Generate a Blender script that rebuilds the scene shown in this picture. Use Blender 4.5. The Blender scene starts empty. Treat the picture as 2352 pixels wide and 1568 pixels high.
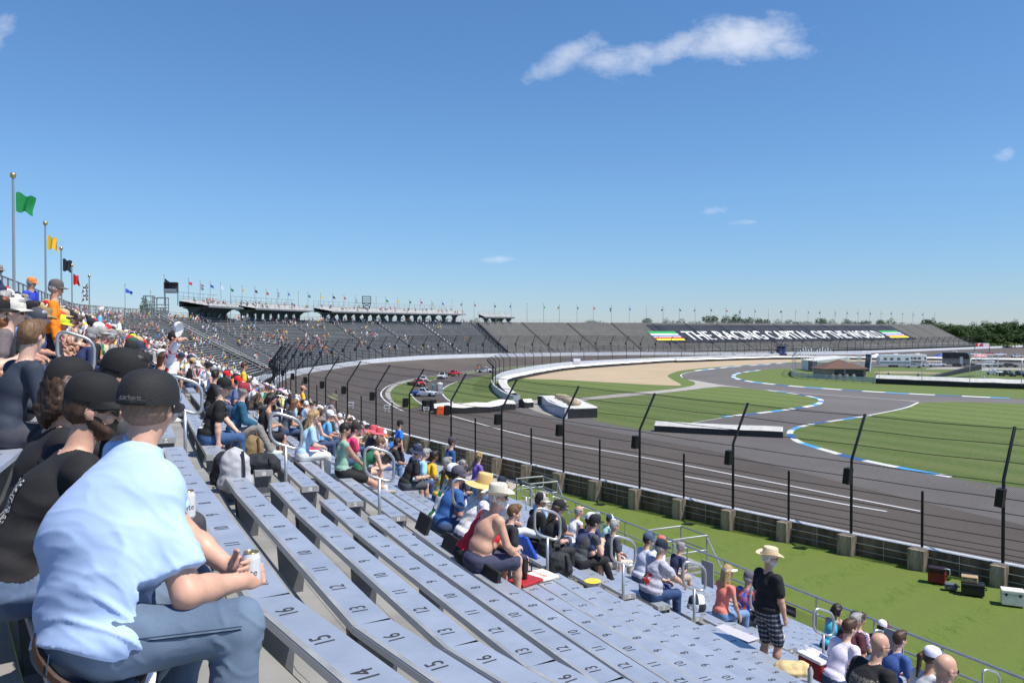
import bpy, bmesh, math, random
import numpy as np
from mathutils import Vector, Matrix, Quaternion
PI = math.pi
R = math.radians
rng = random.Random(7)
scene = bpy.context.scene
col = scene.collection
# ------------------------------------------------------------------ camera
F = 1850.0 / 2352.0            # focal length in picture widths
PITCH = math.atan(29 / 1850.0)
CZ = 9.4
cam_d = bpy.data.cameras.new('camera')
cam = bpy.data.objects.new('camera', cam_d)
col.objects.link(cam)
cam_d.sensor_width = 36.0
cam_d.lens = 36.0 * F
cam_d.clip_start = 0.05
cam_d.clip_end = 6000
cam.location = (0, 0, CZ)
cam.rotation_euler = (PI / 2 - PITCH, 0, 0)
scene.camera = cam
_cp, _sp = math.cos(PITCH), math.sin(PITCH)
def ray(x, y):
    u = (x - 1176) / 1850.0
    v = (784 - y) / 1850.0
    return Vector((u, _cp + v * _sp, -_sp + v * _cp))
def G(x, y, z=0.0):            # survey point: picture point on the level z
    d = ray(x, y)
    t = (z - CZ) / d.z
    return Vector((d.x * t, d.y * t, z))
def AT(x, y, Y):               # survey point: picture point at the distance Y
    d = ray(x, y)
    t = Y / d.y
    return Vector((d.x * t, Y, CZ + d.z * t))
def proj(P):
    y = P[1] * _cp - (P[2] - CZ) * _sp
    z = P[1] * _sp + (P[2] - CZ) * _cp
    return (1176 + 1850 * P[0] / y, 784 - 1850 * z / y)
def zone(x0, y0, s):
    return lambda x, y: ((x0 + x / s) / 1.7415, (y0 + y / s) / 1.7415)
Z3 = zone(1200, 1150, 2.851); Z4 = zone(1900, 1150, 2.851); Z5 = zone(2500, 1200, 2.851); Z6 = zone(3200, 1200, 2.614)
ZA = zone(800, 1450, 2.613); ZB = zone(1600, 1850, 2.613); ZC = zone(2000, 1850, 2.352); ZD = zone(2700, 2050, 2.302)
ZE = zone(3200, 2050, 2.302); ZF = zone(0, 1000, 2.613); ZG = zone(500, 1050, 2.851); ZH = zone(1700, 1600, 2.851)
# ------------------------------------------------------------------ materials
MATS = {}
def lin(c):
    return tuple(((v / 255.0) / 12.92 if v / 255.0 <= 0.04045 else ((v / 255.0 + 0.055) / 1.055) ** 2.4) for v in c)
def mat(name, base, rough=0.6, metal=0.0, noise=0.0, scale=8.0, bump=0.0, base2=None, detail=4.0, spec=0.5, coat=0.0, stretch=None, alpha=None, trans=0.0):
    if name in MATS:
        return MATS[name]
    m = bpy.data.materials.new(name)
    m.use_nodes = True
    nt = m.node_tree
    b = nt.nodes['Principled BSDF']
    b.inputs['Base Color'].default_value = (*base, 1)
    b.inputs['Roughness'].default_value = rough
    b.inputs['Metallic'].default_value = metal
    b.inputs['Specular IOR Level'].default_value = spec
    if coat:
        b.inputs['Coat Weight'].default_value = coat
        b.inputs['Coat Roughness'].default_value = 0.08
    if trans:
        b.inputs['Transmission Weight'].default_value = trans
    if noise > 0 or bump > 0 or base2:
        tc = nt.nodes.new('ShaderNodeTexCoord')
        mp = nt.nodes.new('ShaderNodeMapping')
        nt.links.new(tc.outputs['Object'], mp.inputs['Vector'])
        if stretch:
            mp.inputs['Scale'].default_value = stretch
        n = nt.nodes.new('ShaderNodeTexNoise')
        n.inputs['Scale'].default_value = scale
        n.inputs['Detail'].default_value = detail
        n.inputs['Roughness'].default_value = 0.62
        nt.links.new(mp.outputs[0], n.inputs['Vector'])
        r = nt.nodes.new('ShaderNodeValToRGB')
        c2 = base2 or tuple(v * (1 + noise) for v in base)
        c1 = base if base2 else tuple(v * (1 - noise) for v in base)
        r.color_ramp.elements[0].color = (*c1, 1)
        r.color_ramp.elements[1].color = (*c2, 1)
        r.color_ramp.elements[0].position = 0.36
        r.color_ramp.elements[1].position = 0.64
        nt.links.new(n.outputs['Fac'], r.inputs['Fac'])
        nt.links.new(r.outputs['Color'], b.inputs['Base Color'])
        if bump > 0:
            bp = nt.nodes.new('ShaderNodeBump')
            bp.inputs['Strength'].default_value = bump
            bp.inputs['Distance'].default_value = 0.02
            nt.links.new(n.outputs['Fac'], bp.inputs['Height'])
            nt.links.new(bp.outputs[0], b.inputs['Normal'])
    MATS[name] = m
    return m
def cmat(rgb, rough=0.75, noise=0.12, scale=30, prefix='cloth', **k):   # a cloth or paint colour from its sRGB value
    return mat('%s_%d_%d_%d' % (prefix, *rgb), lin(rgb), rough, noise=noise, scale=scale, **k)
# ------------------------------------------------------------------ mesh builder
class MB:
    def __init__(s):
        s.v = []; s.f = []; s.m = []
    def add(s, vs, fs, mi=0):
        o = len(s.v)
        s.v.extend([tuple(p) for p in vs])
        for f in fs:
            s.f.append(tuple(i + o for i in f)); s.m.append(mi)
    def quad(s, a, b, c, d, mi=0):
        s.add([a, b, c, d], [(0, 1, 2, 3)], mi)
    def hexa(s, p, mi=0):        # 8 corners: bottom ring of 4, top ring of 4
        s.add(p, [(3, 2, 1, 0), (4, 5, 6, 7), (0, 1, 5, 4), (1, 2, 6, 5), (2, 3, 7, 6), (3, 0, 4, 7)], mi)
    def box(s, c, d, mi=0, rz=0.0, M=None):
        hx, hy, hz = d[0] / 2, d[1] / 2, d[2] / 2
        ps = [(-hx, -hy, -hz), (hx, -hy, -hz), (hx, hy, -hz), (-hx, hy, -hz), (-hx, -hy, hz), (hx, -hy, hz), (hx, hy, hz), (-hx, hy, hz)]
        if M is not None:
            ps = [tuple(M @ Vector(p)) for p in ps]
        else:
            ca, sa = math.cos(rz), math.sin(rz)
            ps = [(p[0] * ca - p[1] * sa, p[0] * sa + p[1] * ca, p[2]) for p in ps]
        s.hexa([(p[0] + c[0], p[1] + c[1], p[2] + c[2]) for p in ps], mi)
    def prism(s, poly, z0, z1, mi=0, top=True, bottom=True):     # vertical prism over a plan outline
        n = len(poly)
        vs = [(p[0], p[1], z0) for p in poly] + [(p[0], p[1], z1) for p in poly]
        fs = [(i, (i + 1) % n, n + (i + 1) % n, n + i) for i in range(n)]
        if top: fs.append(tuple(range(n, 2 * n)))
        if bottom: fs.append(tuple(range(n - 1, -1, -1)))
        s.add(vs, fs, mi)
    def extrude(s, prof, M, w0, w1, mi=0):                       # a side outline (y,z) widened along x from w0 to w1
        n = len(prof)
        vs = [M @ Vector((w0, p[0], p[1])) for p in prof] + [M @ Vector((w1, p[0], p[1])) for p in prof]
        fs = [(i, (i + 1) % n, n + (i + 1) % n, n + i) for i in range(n)] + [tuple(range(n - 1, -1, -1)), tuple(range(n, 2 * n))]
        s.add(vs, fs, mi)
    def tube(s, pts, r, n=8, mi=0, caps=True, closed=False):
        pts = [Vector(p) for p in pts]
        N = len(pts)
        rr = r if isinstance(r, (list, tuple)) else [r] * N
        rings = []
        up = None
        for i, p in enumerate(pts):
            if closed:
                t = (pts[(i + 1) % N] - pts[i - 1])
            elif i == 0: t = pts[1] - p
            elif i == N - 1: t = p - pts[i - 1]
            else: t = (pts[i + 1] - p).normalized() + (p - pts[i - 1]).normalized()
            if t.length < 1e-9: t = Vector((0, 0, 1))
            t.normalize()
            if up is None:
                a = Vector((0, 0, 1)) if abs(t.z) < 0.9 else Vector((1, 0, 0))
            else:
                a = up
            x = a - t * a.dot(t)
            if x.length < 1e-6: x = Vector((1, 0, 0)) - t * t.x
            x.normalize(); up = x
            y = t.cross(x)
            rings.append([p + (x * math.cos(2 * PI * j / n) + y * math.sin(2 * PI * j / n)) * rr[i] for j in range(n)])
        vs = [q for rg in rings for q in rg]
        fs = []
        M_ = N if closed else N - 1
        for i in range(M_):
            for j in range(n):
                a = i * n + j; b = i * n + (j + 1) % n
                c = ((i + 1) % N) * n + (j + 1) % n; d = ((i + 1) % N) * n + j
                fs.append((a, b, c, d))
        if caps and not closed:
            fs.append(tuple(range(n - 1, -1, -1))); fs.append(tuple(range((N - 1) * n, N * n)))
        s.add(vs, fs, mi)
    def lathe(s, prof, c=(0, 0, 0), n=16, mi=0, M=None):         # (r,z) outline turned about z
        vs = []
        for r_, z_ in prof:
            for j in range(n):
                p = Vector((r_ * math.cos(2 * PI * j / n), r_ * math.sin(2 * PI * j / n), z_))
                if M is not None: p = M @ p
                vs.append(p + Vector(c))
        fs = []
        for i in range(len(prof) - 1):
            for j in range(n):
                fs.append((i * n + j, i * n + (j + 1) % n, (i + 1) * n + (j + 1) % n, (i + 1) * n + j))
        if prof[0][0] > 1e-5: fs.append(tuple(range(n - 1, -1, -1)))
        if prof[-1][0] > 1e-5: fs.append(tuple(range((len(prof) - 1) * n, len(prof) * n)))
        s.add(vs, fs, mi)
    def strip(s, a, b, mi=0):                                    # ribbon between two polylines
        n = len(a)
        s.add(list(a) + list(b), [(i, i + 1, n + i + 1, n + i) for i in range(n - 1)], mi)
    def wall(s, line, zb, zt, th, mi=0, mtop=None):              # upright slab along a plan polyline; zb, zt numbers or lists
        n = len(line)
        L = [Vector((p[0], p[1], 0)) for p in line]
        zb = zb if isinstance(zb, (list, tuple)) else [zb] * n
        zt = zt if isinstance(zt, (list, tuple)) else [zt] * n
        A = []; B = []
        for i in range(n):
            t = (L[min(i + 1, n - 1)] - L[max(i - 1, 0)]).normalized()
            nn = Vector((-t.y, t.x, 0)) * (th / 2)
            A.append(L[i] + nn); B.append(L[i] - nn)
        z = lambda P, h: (P.x, P.y, h)
        for i in range(n - 1):
            s.quad(z(A[i + 1], zb[i + 1]), z(A[i], zb[i]), z(A[i], zt[i]), z(A[i + 1], zt[i + 1]), mi)
            s.quad(z(B[i], zb[i]), z(B[i + 1], zb[i + 1]), z(B[i + 1], zt[i + 1]), z(B[i], zt[i]), mi)
            s.quad(z(B[i], zt[i]), z(B[i + 1], zt[i + 1]), z(A[i + 1], zt[i + 1]), z(A[i], zt[i]), mi if mtop is None else mtop)
        s.quad(z(A[0], zb[0]), z(B[0], zb[0]), z(B[0], zt[0]), z(A[0], zt[0]), mi)
        s.quad(z(B[-1], zb[-1]), z(A[-1], zb[-1]), z(A[-1], zt[-1]), z(B[-1], zt[-1]), mi)
    def build(s, name, mats, parent=None, smooth=False, bevel=0.0, loc=None, rz=0.0):
        me = bpy.data.meshes.new(name)
        me.from_pydata(s.v, [], s.f)
        if not isinstance(mats, (list, tuple)): mats = [mats]
        for m in mats: me.materials.append(m)
        me.polygons.foreach_set('material_index', s.m)
        if smooth: me.polygons.foreach_set('use_smooth', [True] * len(s.f))
        me.update()
        if smooth == 'auto':
            me.set_sharp_from_angle(angle=R(38))
        o = bpy.data.objects.new(name, me)
        col.objects.link(o)
        if parent is not None: o.parent = parent
        if loc is not None: o.location = loc
        if rz: o.rotation_euler.z = rz
        if bevel:
            bv = o.modifiers.new('bevel', 'BEVEL'); bv.width = bevel; bv.segments = 2; bv.limit_method = 'ANGLE'
        return o
def tag(o, label=None, cat=None, group=None, kind=None):
    if label: o['label'] = label
    if cat: o['category'] = cat
    if group: o['group'] = group
    if kind: o['kind'] = kind
    return o
def thing(name, label, cat, loc=(0, 0, 0), rz=0.0, group=None):
    o = bpy.data.objects.new(name, None)
    o.empty_display_size = 0.1
    col.objects.link(o)
    o.location = loc; o.rotation_euler = (0, 0, rz)
    return tag(o, label, cat, group)
def copy_tree(o, parent=None):
    c = o.copy(); col.objects.link(c)
    if parent is not None: c.parent = parent
    for ch in list(o.children): copy_tree(ch, c)
    return c
def flat(name, pts, z, m, kind='structure', sub=0):               # a level sheet over a plan outline
    bm = bmesh.new()
    vs = [bm.verts.new((p[0], p[1], z)) for p in pts]
    es = [bm.edges.new((vs[i], vs[(i + 1) % len(vs)])) for i in range(len(vs))]
    bmesh.ops.triangle_fill(bm, use_beauty=True, edges=es)
    for f in bm.faces:
        if f.normal.z < 0: f.normal_flip()
    me = bpy.data.meshes.new(name); bm.to_mesh(me); bm.free()
    me.materials.append(m)
    o = bpy.data.objects.new(name, me); col.objects.link(o)
    o['kind'] = kind
    return o
def smooth_poly(pts, it=2, closed=True):                          # Chaikin corner cutting
    for _ in range(it):
        q = []
        n = len(pts)
        if not closed: q.append(pts[0])
        for i in range(n if closed else n - 1):
            a = pts[i]; b = pts[(i + 1) % n]
            q.append(a * 0.75 + b * 0.25); q.append(a * 0.25 + b * 0.75)
        if not closed: q.append(pts[-1])
        pts = q
    return pts
def text_mesh(txt, size=1.0, sx=1.0, extr=0.0, align='CENTER', res=4):
    cu = bpy.data.curves.new('lettering', 'FONT')
    cu.body = txt; cu.size = size; cu.align_x = align; cu.align_y = 'CENTER'; cu.extrude = extr; cu.resolution_u = res
    o = bpy.data.objects.new('lettering', cu)
    me = bpy.data.meshes.new_from_object(o)
    vs = [Vector((v.co.x * sx, v.co.y, v.co.z)) for v in me.vertices]
    fs = [tuple(p.vertices) for p in me.polygons]
    bpy.data.objects.remove(o); bpy.data.curves.remove(cu); bpy.data.meshes.remove(me)
    return vs, fs
TXT = {}
def put_text(mb, txt, M, size, sx=1.0, mi=0, bold=0.0):
    key = (txt, size, sx)
    if key not in TXT: TXT[key] = text_mesh(txt, size, sx)
    vs, fs = TXT[key]
    mb.add([M @ v for v in vs], fs, mi)
def frame(o, x, y, z=None):                                       # matrix from an origin and its axes
    x = Vector(x).normalized(); y = Vector(y).normalized()
    z = x.cross(y).normalized() if z is None else Vector(z)
    M = Matrix.Identity(4)
    for i in range(3):
        M[i][0] = x[i]; M[i][1] = y[i]; M[i][2] = z[i]; M[i][3] = o[i]
    return M
# ------------------------------------------------------------------ light and sky
SUN_DIR = Vector((0.80, -0.42, 0)).normalized() * math.cos(R(60)) + Vector((0, 0, math.sin(R(60))))
sun_d = bpy.data.lights.new('sun', 'SUN')
sun_d.energy = 4.6; sun_d.angle = R(0.53); sun_d.color = (1.0, 0.95, 0.87)
sun = bpy.data.objects.new('sun', sun_d); col.objects.link(sun)
sun.rotation_euler = SUN_DIR.to_track_quat('Z', 'Y').to_euler()
sun.location = (60, -40, 120)
world = bpy.data.worlds.new('World'); scene.world = world
world.use_nodes = True
def make_world():
    nt = world.node_tree
    bg = nt.nodes['Background']
    sky = nt.nodes.new('ShaderNodeTexSky')
    sky.sky_type = 'NISHITA'; sky.sun_disc = False
    sky.sun_elevation = R(60)
    sky.sun_rotation = math.atan2(SUN_DIR.x, SUN_DIR.y)
    sky.air_density = 1.0; sky.dust_density = 0.0; sky.ozone_density = 3.0
    sky.altitude = 200
    tc = nt.nodes.new('ShaderNodeTexCoord')
    L = nt.links.new
    def math_(op, a, b=None, clamp=False):
        n = nt.nodes.new('ShaderNodeMath'); n.operation = op; n.use_clamp = clamp
        for i, v in enumerate((a, b)):
            if v is None: continue
            if isinstance(v, (int, float)): n.inputs[i].default_value = v
            else: L(v, n.inputs[i])
        return n.outputs[0]
    sep = nt.nodes.new('ShaderNodeSeparateXYZ'); L(tc.outputs['Generated'], sep.inputs[0])
    ay = math_('MAXIMUM', sep.outputs['Y'], 0.05)
    az = math_('DIVIDE', sep.outputs['X'], ay)          # bearing tangent
    el = math_('DIVIDE', sep.outputs['Z'], ay)          # elevation tangent
    comb = nt.nodes.new('ShaderNodeCombineXYZ'); L(az, comb.inputs[0]); L(el, comb.inputs[1])
    def noise(scale, detail, rough, dist, stretch, off=0.0):
        mp = nt.nodes.new('ShaderNodeMapping'); mp.inputs['Scale'].default_value = stretch
        mp.inputs['Location'].default_value = (off, off, off)
        L(comb.outputs[0], mp.inputs[0])
        n = nt.nodes.new('ShaderNodeTexNoise'); n.inputs['Scale'].default_value = scale; n.inputs['Detail'].default_value = detail
        n.inputs['Roughness'].default_value = rough; n.inputs['Distortion'].default_value = dist
        L(mp.outputs[0], n.inputs['Vector'])
        return n.outputs['Fac']
    n1 = noise(9.0, 12, 0.62, 0.6, (1.0, 1.6, 1), 3.1)
    n2 = noise(34.0, 8, 0.66, 0.3, (1.0, 1.5, 1), 7.7)
    nn = math_('ADD', math_('MULTIPLY', n1, 0.52), math_('MULTIPLY', n2, 0.48))
    total = None
    # cloud patches: bearing, elevation, half widths, weight, tilt
    for (px, py, wx, wy, wt, tl) in [(1690, 95, 150, 46, 1.0, -.12), (1545, 112, 90, 34, .85, -.4), (1290, 138, 90, 38, 0.95, -.45), (1400, 140, 120, 30, .82, 0.05), (1480, 130, 80, 30, .8, -.2), (1800, 108, 90, 22, .75, 0.12),
                                 (1725, 62, 40, 20, .8, .2), (0, 72, 42, 46, 0.62, -.9), (1140, 596, 66, 9, .62, -.05), (1635, 484, 36, 12, .52, -.1), (1708, 510, 30, 8, .5, 0), (2318, 346, 30, 18, .62, -.4),
                                 (1545, 488, 40, 5, .30, 0), (1730, 578, 70, 5, .26, 0), (1020, 215, 40, 10, .22, 0)]:
        d = ray(px, py)
        cx, cy = d.x / d.y, d.z / d.y
        dx = math_('SUBTRACT', az, cx); dy = math_('SUBTRACT', el, cy)
        dy = math_('ADD', dy, math_('MULTIPLY', dx, tl))
        dx = math_('MULTIPLY', dx, 1850.0 / wx); dy = math_('MULTIPLY', dy, 1850.0 / wy)
        r2 = math_('ADD', math_('MULTIPLY', dx, dx), math_('MULTIPLY', dy, dy))
        g = math_('MULTIPLY', math_('POWER', 2.718, math_('MULTIPLY', r2, -0.8)), wt)
        total = g if total is None else math_('MAXIMUM', total, g)
    v = math_('ADD', math_('MULTIPLY', total, 0.62), math_('MULTIPLY', math_('SUBTRACT', nn, 0.5), 1.25))
    v = math_('MULTIPLY', math_('SUBTRACT', v, 0.20), 1.75, True)
    v = math_('MULTIPLY', v, math_('MULTIPLY', total, 4.0, True), True)
    v = math_('MULTIPLY', math_('SMOOTH_MIN', v, 0.95), 0.78)
    mix = nt.nodes.new('ShaderNodeMixRGB')
    hs = nt.nodes.new('ShaderNodeMixRGB'); hs.blend_type = 'MULTIPLY'; hs.inputs[0].default_value = 1.0
    tr = nt.nodes.new('ShaderNodeValToRGB')               # bluer air towards the horizon
    tr.color_ramp.elements[0].position = 0.0; tr.color_ramp.elements[0].color = (.52, .62, .90, 1)
    tr.color_ramp.elements[1].position = .45; tr.color_ramp.elements[1].color = (.66, .96, 1.20, 1)
    for ps_, c_ in ((.05, (.56, .71, .94)), (.16, (.66, .87, 1.05)),): 
        e_ = tr.color_ramp.elements.new(ps_); e_.color = (*c_, 1)
    L(sep.outputs['Z'], tr.inputs[0])
    L(sky.outputs[0], hs.inputs[1]); L(tr.outputs[0], hs.inputs[2])
    L(v, mix.inputs[0]); L(hs.outputs[0], mix.inputs[1]); mix.inputs[2].default_value = (7.2, 7.5, 8.2, 1)
    L(mix.outputs[0], bg.inputs['Color'])
    bg.inputs['Strength'].default_value = 0.10
make_world()
scene.view_settings.view_transform = 'Standard'
scene.view_settings.look = 'None'
scene.view_settings.exposure = 0.35
scene.view_settings.gamma = 1.0
scene.cycles.max_bounces = 6
scene.cycles.transparent_max_bounces = 24
scene.cycles.use_adaptive_sampling = True
# ------------------------------------------------------------------ race track
S_ = 0.939
_pole = [(19.3, 31.6), (15.2, 36.1), (11.1, 40.6), (7.1, 45.2), (3.1, 49.8), (-0.8, 54.5), (-4.6, 59.3), (-8.3, 64.2), (-11.8, 69.1), (-15.3, 74.2), (-18.5, 79.3), (-21.5, 84.6), (-24.3, 90.0), (-27.0, 95.6), (-29.4, 101.2), (-31.6, 106.8), (-33.6, 112.6), (-35.3, 118.4), (-36.9, 124.4), (-38.1, 130.3), (-39.1, 136.3), (-39.8, 142.4), (-40.2, 148.5), (-40.3, 154.6), (-40.1, 160.7), (-39.5, 166.7), (-38.6, 172.8), (-37.4, 178.8), (-35.8, 184.6), (-33.9, 190.4), (-31.7, 196.1), (-29.2, 201.7), (-26.4, 207.1), (-23.3, 212.4), (-19.9, 217.5), (-16.3, 222.4), (-12.4, 227.1), (-8.3, 231.6), (-4.0, 235.8)]
POLES = [Vector((a * S_, b * S_, 0)) for a, b in _pole]
_far = [(35, 247), (72, 265), (142, 315), (266, 418), (420, 545)]
_f = smooth_poly([POLES[-2], POLES[-1]] + [Vector((a, b, 0)) for a, b in _far], 2, closed=False)
_walk = []
acc = 0.0
P = POLES[-1].copy()
pts = [p for p in _f if p.y > P.y + 0.05]
while pts and len(_walk) < 75:
    d = (pts[0] - P)
    if d.length < 5.73:
        P0 = P; need = 5.73 - d.length; P = pts.pop(0).copy()
        while pts and (pts[0] - P).length < need:
            need -= (pts[0] - P).length; P = pts.pop(0).copy()
        if not pts: break
        P = P + (pts[0] - P).normalized() * need
    else:
        P = P + d.normalized() * 5.73
    _walk.append(P.copy())
NTURN = len(POLES)
_d0 = (POLES[0] - POLES[1]).normalized()
PRE = [POLES[0] + _d0 * (5.73 * i) for i in range(8, 0, -1)]
WL = PRE + POLES + _walk                         # outer wall line, pole to pole
W0 = len(PRE)                                    # index of the first pole in the picture
_zk = [(0, .72), (1, .75), (2, .85), (3, .97), (4, 1.05), (5, 1.18), (6, 1.3), (8, 1.5), (10, 1.75), (14, 2.1), (18, 2.25), (22, 2.2), (26, 2.26), (28, 2.52), (30, 2.7), (33, 2.79), (38, 2.62), (46, 2.35), (54, 1.65), (68, .9), (120, .95)]
def ztop(i):
    i = max(0, min(119, i - W0))
    for (a, za), (b, zb) in zip(_zk, _zk[1:]):
        if a <= i <= b: return za + (zb - za) * (i - a) / (b - a)
    return .95
ZT = [ztop(i) for i in range(len(WL))]
def inward(line, i):
    t = (line[min(i + 1, len(line) - 1)] - line[max(i - 1, 0)]).normalized()
    return Vector((t.y, -t.x, 0))
def off(i, d, z):
    p = WL[i] + inward(WL, i) * d
    return Vector((p.x, p.y, z))
# --- ground
def grass_mat(name, c1, c2, stripe, ang, warm):
    m = bpy.data.materials.new(name); m.use_nodes = True
    nt = m.node_tree; L = nt.links.new; b = nt.nodes['Principled BSDF']
    b.inputs['Roughness'].default_value = 0.85; b.inputs['Specular IOR Level'].default_value = 0.25
    tc = nt.nodes.new('ShaderNodeTexCoord')
    mp = nt.nodes.new('ShaderNodeMapping'); mp.inputs['Rotation'].default_value = (0, 0, R(ang)); L(tc.outputs['Object'], mp.inputs[0])
    w = nt.nodes.new('ShaderNodeTexWave'); w.inputs['Scale'].default_value = stripe; w.inputs['Distortion'].default_value = 1.2; w.inputs['Detail'].default_value = 1.5; w.inputs['Detail Scale'].default_value = 0.4
    L(mp.outputs[0], w.inputs['Vector'])
    n = nt.nodes.new('ShaderNodeTexNoise'); n.inputs['Scale'].default_value = 2.6; n.inputs['Detail'].default_value = 12; n.inputs['Roughness'].default_value = 0.8
    mp2 = nt.nodes.new('ShaderNodeMapping'); mp2.inputs['Rotation'].default_value = (0, 0, R(ang)); mp2.inputs['Scale'].default_value = (1.5, 0.55, 1); L(tc.outputs['Object'], mp2.inputs[0]); L(mp2.outputs[0], n.inputs['Vector'])
    n2 = nt.nodes.new('ShaderNodeTexNoise'); n2.inputs['Scale'].default_value = 14.0; n2.inputs['Detail'].default_value = 8; n2.inputs['Roughness'].default_value = 0.85; L(tc.outputs['Object'], n2.inputs['Vector'])
    a1 = nt.nodes.new('ShaderNodeMath'); a1.operation = 'MULTIPLY_ADD'; L(w.outputs['Fac'], a1.inputs[0]); a1.inputs[1].default_value = 0.15
    a2 = nt.nodes.new('ShaderNodeMath'); a2.operation = 'MULTIPLY_ADD'; L(n.outputs['Fac'], a2.inputs[0]); a2.inputs[1].default_value = 0.9; L(a1.outputs[0], a2.inputs[2])
    a1.inputs[2].default_value = -0.1
    a3 = nt.nodes.new('ShaderNodeMath'); a3.operation = 'MULTIPLY_ADD'; L(n2.outputs['Fac'], a3.inputs[0]); a3.inputs[1].default_value = 0.95; L(a2.outputs[0], a3.inputs[2])
    r = nt.nodes.new('ShaderNodeValToRGB'); L(a3.outputs[0], r.inputs[0])
    r.color_ramp.elements[0].position = 0.62; r.color_ramp.elements[0].color = (*c1, 1)
    r.color_ramp.elements[1].position = 0.86; r.color_ramp.elements[1].color = (*c2, 1)
    e = r.color_ramp.elements.new(1.0); e.color = (*warm, 1)
    L(r.outputs[0], b.inputs['Base Color'])
    bp = nt.nodes.new('ShaderNodeBump'); bp.inputs['Strength'].default_value = 0.55; bp.inputs['Distance'].default_value = 0.06
    L(a3.outputs[0], bp.inputs['Height']); L(bp.outputs[0], b.inputs['Normal'])
    return m
M_lawn = grass_mat('mown_grass', (.056, .098, .013), (.135, .185, .034), 0.12, 50, (.125, .165, .035))
M_infield = grass_mat('infield_grass', (.066, .106, .021), (.110, .156, .037), 0.07, -28, (.15, .18, .055))
def asphalt(name, c1, c2, scale, streak, rot=0.0):
    m = bpy.data.materials.new(name); m.use_nodes = True
    nt = m.node_tree; L = nt.links.new; b = nt.nodes['Principled BSDF']
    b.inputs['Roughness'].default_value = 0.78
    tc = nt.nodes.new('ShaderNodeTexCoord')
    mp = nt.nodes.new('ShaderNodeMapping'); mp.inputs['Scale'].default_value = (streak, 1, 1); mp.inputs['Rotation'].default_value = (0, 0, rot); L(tc.outputs['Object'], mp.inputs[0])
    n = nt.nodes.new('ShaderNodeTexNoise'); n.inputs['Scale'].default_value = scale; n.inputs['Detail'].default_value = 9; n.inputs['Roughness'].default_value = 0.6; L(mp.outputs[0], n.inputs['Vector'])
    n2 = nt.nodes.new('ShaderNodeTexNoise'); n2.inputs['Scale'].default_value = 22; n2.inputs['Detail'].default_value = 5; L(tc.outputs['Object'], n2.inputs['Vector'])
    ad = nt.nodes.new('ShaderNodeMath'); ad.operation = 'MULTIPLY_ADD'; L(n2.outputs['Fac'], ad.inputs[0]); ad.inputs[1].default_value = 0.3; L(n.outputs['Fac'], ad.inputs[2])
    r = nt.nodes.new('ShaderNodeValToRGB'); L(ad.outputs[0], r.inputs[0])
    r.color_ramp.elements[0].position = 0.45; r.color_ramp.elements[0].color = (*c1, 1)
    r.color_ramp.elements[1].position = 0.85; r.color_ramp.elements[1].color = (*c2, 1)
    L(r.outputs[0], b.inputs['Base Color'])
    return m
M_track = asphalt('oval_asphalt', (.080, .063, .051), (.112, .090, .075), 0.09, 1.0)
M_road = asphalt('road_asphalt', (.115, .101, .092), (.152, .136, .125), 0.12, 1.0)
M_conc = mat('pale_concrete', (.36, .33, .29), 0.85, noise=0.12, scale=0.8)
M_white = mat('white_paint', (.78, .78, .78), 0.6, noise=0.05, scale=2.0)
M_bluek = mat('blue_paint', (.08, .38, .74), 0.6, noise=0.12, scale=1.0)
M_dblue = mat('deep_blue_paint', (.03, .13, .36), 0.6)
ground = flat('ground', [(-900, -400), (1400, -400), (1400, 1600), (-900, 1600)], -0.06, M_lawn)
# oval asphalt: banked outer lane, then level
mb = MB()
A_ = [off(i, 0.2, ZT[i] - .9) for i in range(len(WL))]
B_ = [off(i, 5.0, max(0.0, (ZT[i] - .9) * .60)) for i in range(len(WL))]
C_ = [off(i, 13.0, 0.0) for i in range(len(WL))]
mb.strip(A_, B_); mb.strip(B_, C_)
o = mb.build('oval_track', M_track); o['kind'] = 'structure'
if o.data.polygons[0].normal.z < 0:
    o.data.flip_normals()
inner = [C_[i] for i in range(len(WL)) if i < W0 + 95]
inner = [(p.x, p.y) for p in inner]
flat('track', inner + [(520, 200), (520, -60), (60, -10)], -0.004, M_track)
def V2(zn, pts): return [zn(*p) for p in pts]
LZ = [0]
def gpoly(name, vpts, z, m, it=1):
    if name == 'lawn': LZ[0] += 1; z = .008 + .001 * LZ[0]
    pts = [G(x, y, 0) for x, y in vpts]
    return flat(name, smooth_poly([Vector((p.x, p.y, 0)) for p in pts], it) if it else pts, z, m)
# road course (paler, on the oval sheet)
gpoly('road', [(1160, 935), (1250, 962), (1365, 985), (1500, 1010), (1640, 1035), (1800, 1075), (2000, 1125), (2200, 1172), (2352, 1205), (2700, 1290), (2700, 842), (1900, 826), (1700, 832), (1545, 850), (1545, 905), (1300, 940)], 0.006, M_road, 1)
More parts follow.
